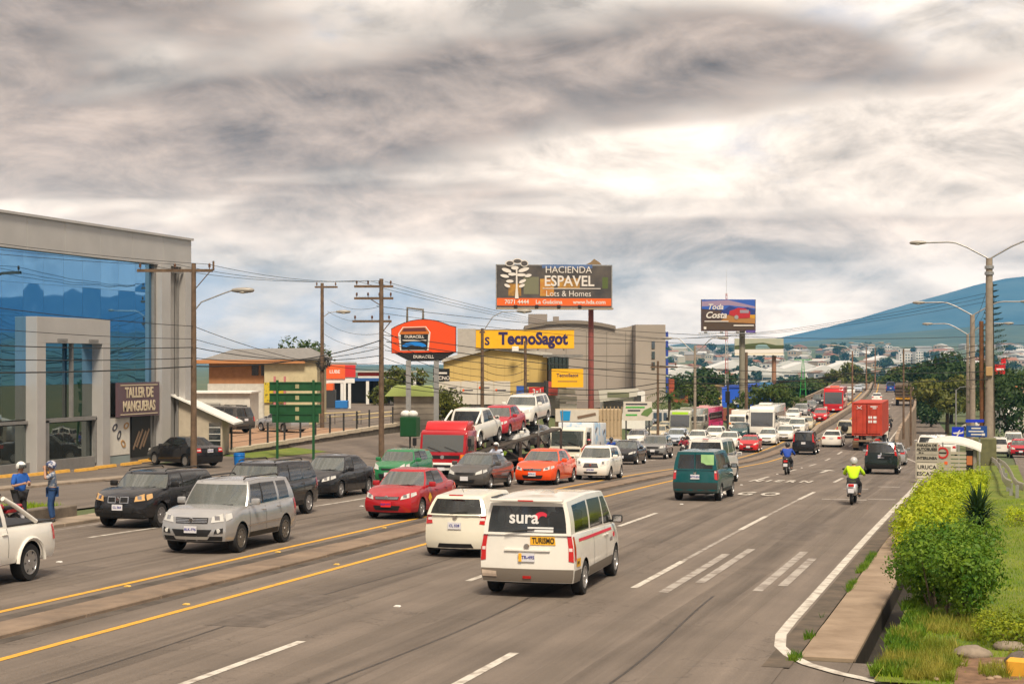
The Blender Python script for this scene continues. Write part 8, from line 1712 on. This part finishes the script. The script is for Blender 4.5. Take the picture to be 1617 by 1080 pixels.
def palm(label, u, d, vtop):
    X, Y = T(u, d); zb = gz(X, Y); H = H_(vtop, d)-zb; t = thing('palm_tree', label, 'tree', (X, Y, zb-.1)); mb = MB(); mb.tube([(0, 0, 0), (.1, 0, H*.5), (.05, .05, H-.9)], .2, 8, r1=.14); mb.build('trunk', BARK, t, smooth=60)
    for k in range(16):
        a = k*2*pi/16+RND.uniform(-.2, .2); e = RND.uniform(-.1, 1.1); mb = MB(); pts = [(0, 0, H-.9)]; q = Vector((0, 0, H-.9)); dr = Vector((cos(a)*cos(e), sin(a)*cos(e), sin(e)))
        for j in range(6): q = q+dr*.42; dr = (dr+Vector((0, 0, -.26))).normalized(); pts.append(tuple(q))
        mb.tube(pts, .025, 4, r1=.008); s_ = Vector((-sin(a), cos(a), 0))
        for j in range(1, 7):
            for f in (0, .5):
                c_ = Vector(pts[j-1]).lerp(Vector(pts[j]), f+.25)
                for sg in (-1, 1): e_ = c_+s_*sg*.5*(1-.08*j)+Vector((0, 0, -.28)); mb.add([c_+dr*.05, c_-dr*.06, e_], [(0, 1, 2)])
        mb.build('frond', L_MID, t)
palm('palm tree with drooping fronds beside the white office block', 1056, 168, 612); palm('smaller palm tree next to the drooping palm', 1072, 178, 628)
X, Y = T(1568, 165); t = thing('araucaria_tree', 'tall tiered conifer behind the double lamp poles', 'tree', (X, Y, zlow(Y)-.1)); H = H_(445, 165)-zlow(Y); mb = MB(); mb.tube([(0, 0, 0), (0, 0, H*.5), (0, 0, H)], .25, 8, r1=.03); mb.build('trunk', BARK, t, smooth=60); mb = MB()
for k in range(22):
    f = k/21.; z_ = lerp(H*.26, H*.98, f); R_ = lerp(3.0, .25, f**.9)
    for j in range(7):
        a = j*2*pi/7+k*.6; dr = Vector((cos(a), sin(a), 0)); s_ = Vector((-sin(a), cos(a), 0)); b0 = Vector((0, 0, z_)); e1 = b0+dr*R_+Vector((0, 0, .22*R_)); mb.tube([b0, b0+dr*R_*.6+Vector((0, 0, .02)), e1], .035, 4, r1=.01)
        for q in range(1, 6):
            c_ = b0.lerp(e1, q/6.)
            for sg in (-1, 1): mb.add([c_, c_+dr*.12, c_+s_*sg*.5*(1.1-q/8)+dr*.22+Vector((0, 0, .16))], [(0, 1, 2)])
mb.build('branches', L_DRK, t)['kind'] = 'stuff'
# ---------------------------------------------------------------- valley town and far trees
WALLS = [flat('far_cream', (.50, .45, .36)), flat('far_white', (.58, .56, .52)), flat('far_tan', (.40, .30, .2)), flat('far_grey', (.36, .35, .34)), flat('far_pink', (.46, .33, .28))]
ROOFS = [flat('roof_pale', (.52, .50, .46)), flat('roof_rust', (.32, .13, .07)), flat('roof_grey', (.28, .27, .26)), flat('roof_brown', (.24, .15, .1)), flat('roof_white', (.62, .61, .59))]
_h = {}
def far_house(i, X, Y, w, l, h, rz, label, group, wm, rm, name='house', win=3):
    """small house: walls, gabled roof, window row"""
    key = (round(w), round(l), round(h), wm.name, rm.name)
    if key not in _h:
        mb = MB(); mb.box((0, 0, h/2-1), (w, l, h+2)); g = h+w*.16
        mb.add([(-w/2-.4, -l/2-.4, h-.1), (w/2+.4, -l/2-.4, h-.1), (w/2+.4, l/2+.4, h-.1), (-w/2-.4, l/2+.4, h-.1), (0, -l/2-.4, g), (0, l/2+.4, g)], [(0, 4, 5, 3), (1, 2, 5, 4), (0, 1, 4), (2, 3, 5)], 1)
        for k in range(win):
            for s in (-1, 1): mb.box(((k+.5)/win*w*.9-w*.45, s*(l/2+.03), h*.55), (w*.14, .1, h*.35), 0, 2)
        o = mb.build(name, [wm, rm, GLASS]); _h[key] = o.data; bpy.data.objects.remove(o)
    if not label: label = 'small %s walled house with %s roof %s' % (wm.name[4:], rm.name[5:], 'in the nearer part of the valley town' if 'near' in group else 'on the far slope of the valley town')
    o = bpy.data.objects.new(name, _h[key]); col.objects.link(o); o.location = (X, Y, gz(X, Y)); o.rotation_euler[2] = rz; return tag(o, label, 'house', group)
R2 = random.Random(5); cnt = 0
for i in range(230):
    d = 1350*(3000/1350)**(R2.random()**.75); u = 1040+R2.random()*(600 if d > 1700 else 520)
    X, Y = at(u, d); s = .7+d/4500; w, l, h = R2.choice((9, 12, 15))*s, R2.choice((12, 17, 22))*s, R2.choice((4, 6))*s; near = d < 1800
    far_house(i, X, Y, round(w), round(l), round(h), R2.uniform(0, 3.1), '', 'near valley houses' if near else 'far valley houses', R2.choice(WALLS), R2.choice(ROOFS))
for i in range(12):
    u = (1060, 1085, 1110, 1190, 1225, 1262, 1300, 1335, 1075, 1150, 1245, 1390)[i]; d = (1300, 1380, 1450, 1400, 1500, 1600, 1550, 1650, 1600, 1700, 1800, 1900)[i]; X, Y = at(u, d)
    far_house(i, X, Y, (38, 52)[i % 2], (20, 26)[i % 2], 6, FACE+R2.uniform(-.2, .2), 'long pale warehouse roof on the valley floor', 'valley warehouses', WALLS[1], ROOFS[4], 'warehouse', 6)
def block(label, u, d, w, h):
    X, Y = at(u, d); t = thing('apartment_block', label, 'building', (X, Y, gz(X, Y)-3), FACE); k = d/2550.; W_, Ht = w*k, h*k; bx(t, 'wall', WALLS[1], (0, 8, Ht/2), (W_, 16, Ht))
    for a in range(max(3, int(w/4))):
        for b in range(max(3, int(h/4))): bx(t, 'window', GLASS, ((a+.5)/max(3, int(w/4))*W_-W_/2, -.1, (b+.6)/max(3, int(h/4))*Ht), (W_/max(3, int(w/4))*.5, .3, Ht/max(3, int(h/4))*.45))
    bx(t, 'roof_box', WALLS[3], (0, 8, Ht+1.5), (W_*.4, 6, 3))
block('pale apartment block left of the dark trees in the valley', 1433, 1900, 26, 26); block('white apartment block beside the dark trees in the valley', 1452, 1880, 12, 30); block('row of pale flats on the far slope', 1378, 2500, 28, 16); block('slim pale flats next to the row of flats', 1403, 2530, 12, 18); block('pale flats above the overpass crest', 1348, 2450, 16, 12)
for i in range(130):
    d = 750*(2900/750)**(R2.random()**.8); u = 1035+R2.random()*600; X, Y = at(u, d)
    if d < 700 and 1250 < u < 1460: continue
    s = .8+d/3200; c = R2.uniform(3.6, 6.5)*s; lm = R2.choice((L_DRK, L_MID, L_DRK)); tree('%s rounded tree %s' % ('dark' if lm is L_DRK else 'mid green', 'on the valley floor beyond the traffic' if d < 1500 else 'among the houses of the valley town'), X, Y, c*1.7, c, lm, 260, 2.2*s, .6*s, .8, group='valley trees', lim=4)
# ---------------------------------------------------------------- the air over the valley
def haze():
    mb = MB(); mb.box((0, 0, 195), (16000, 16000, 490)); o = mb.build('haze', []) if False else None
    me = bpy.data.meshes.new('haze'); me.from_pydata(mb.v, [], mb.f); o = bpy.data.objects.new('haze', me); col.objects.link(o); o['kind'] = 'stuff'; tag(o, 'thin bluish haze in the air over the valley', 'haze')
    m = bpy.data.materials.new('haze'); m.use_nodes = True; nt = m.node_tree; nt.nodes.clear(); v = nt.nodes.new('ShaderNodeVolumePrincipled'); ou = nt.nodes.new('ShaderNodeOutputMaterial'); nt.links.new(v.outputs[0], ou.inputs['Volume'])
    v.inputs['Color'].default_value = (.15, .52, 1., 1); v.inputs['Density'].default_value = HAZE; v.inputs['Anisotropy'].default_value = .0; me.materials.append(m)
HAZE = 1.05e-4
haze()
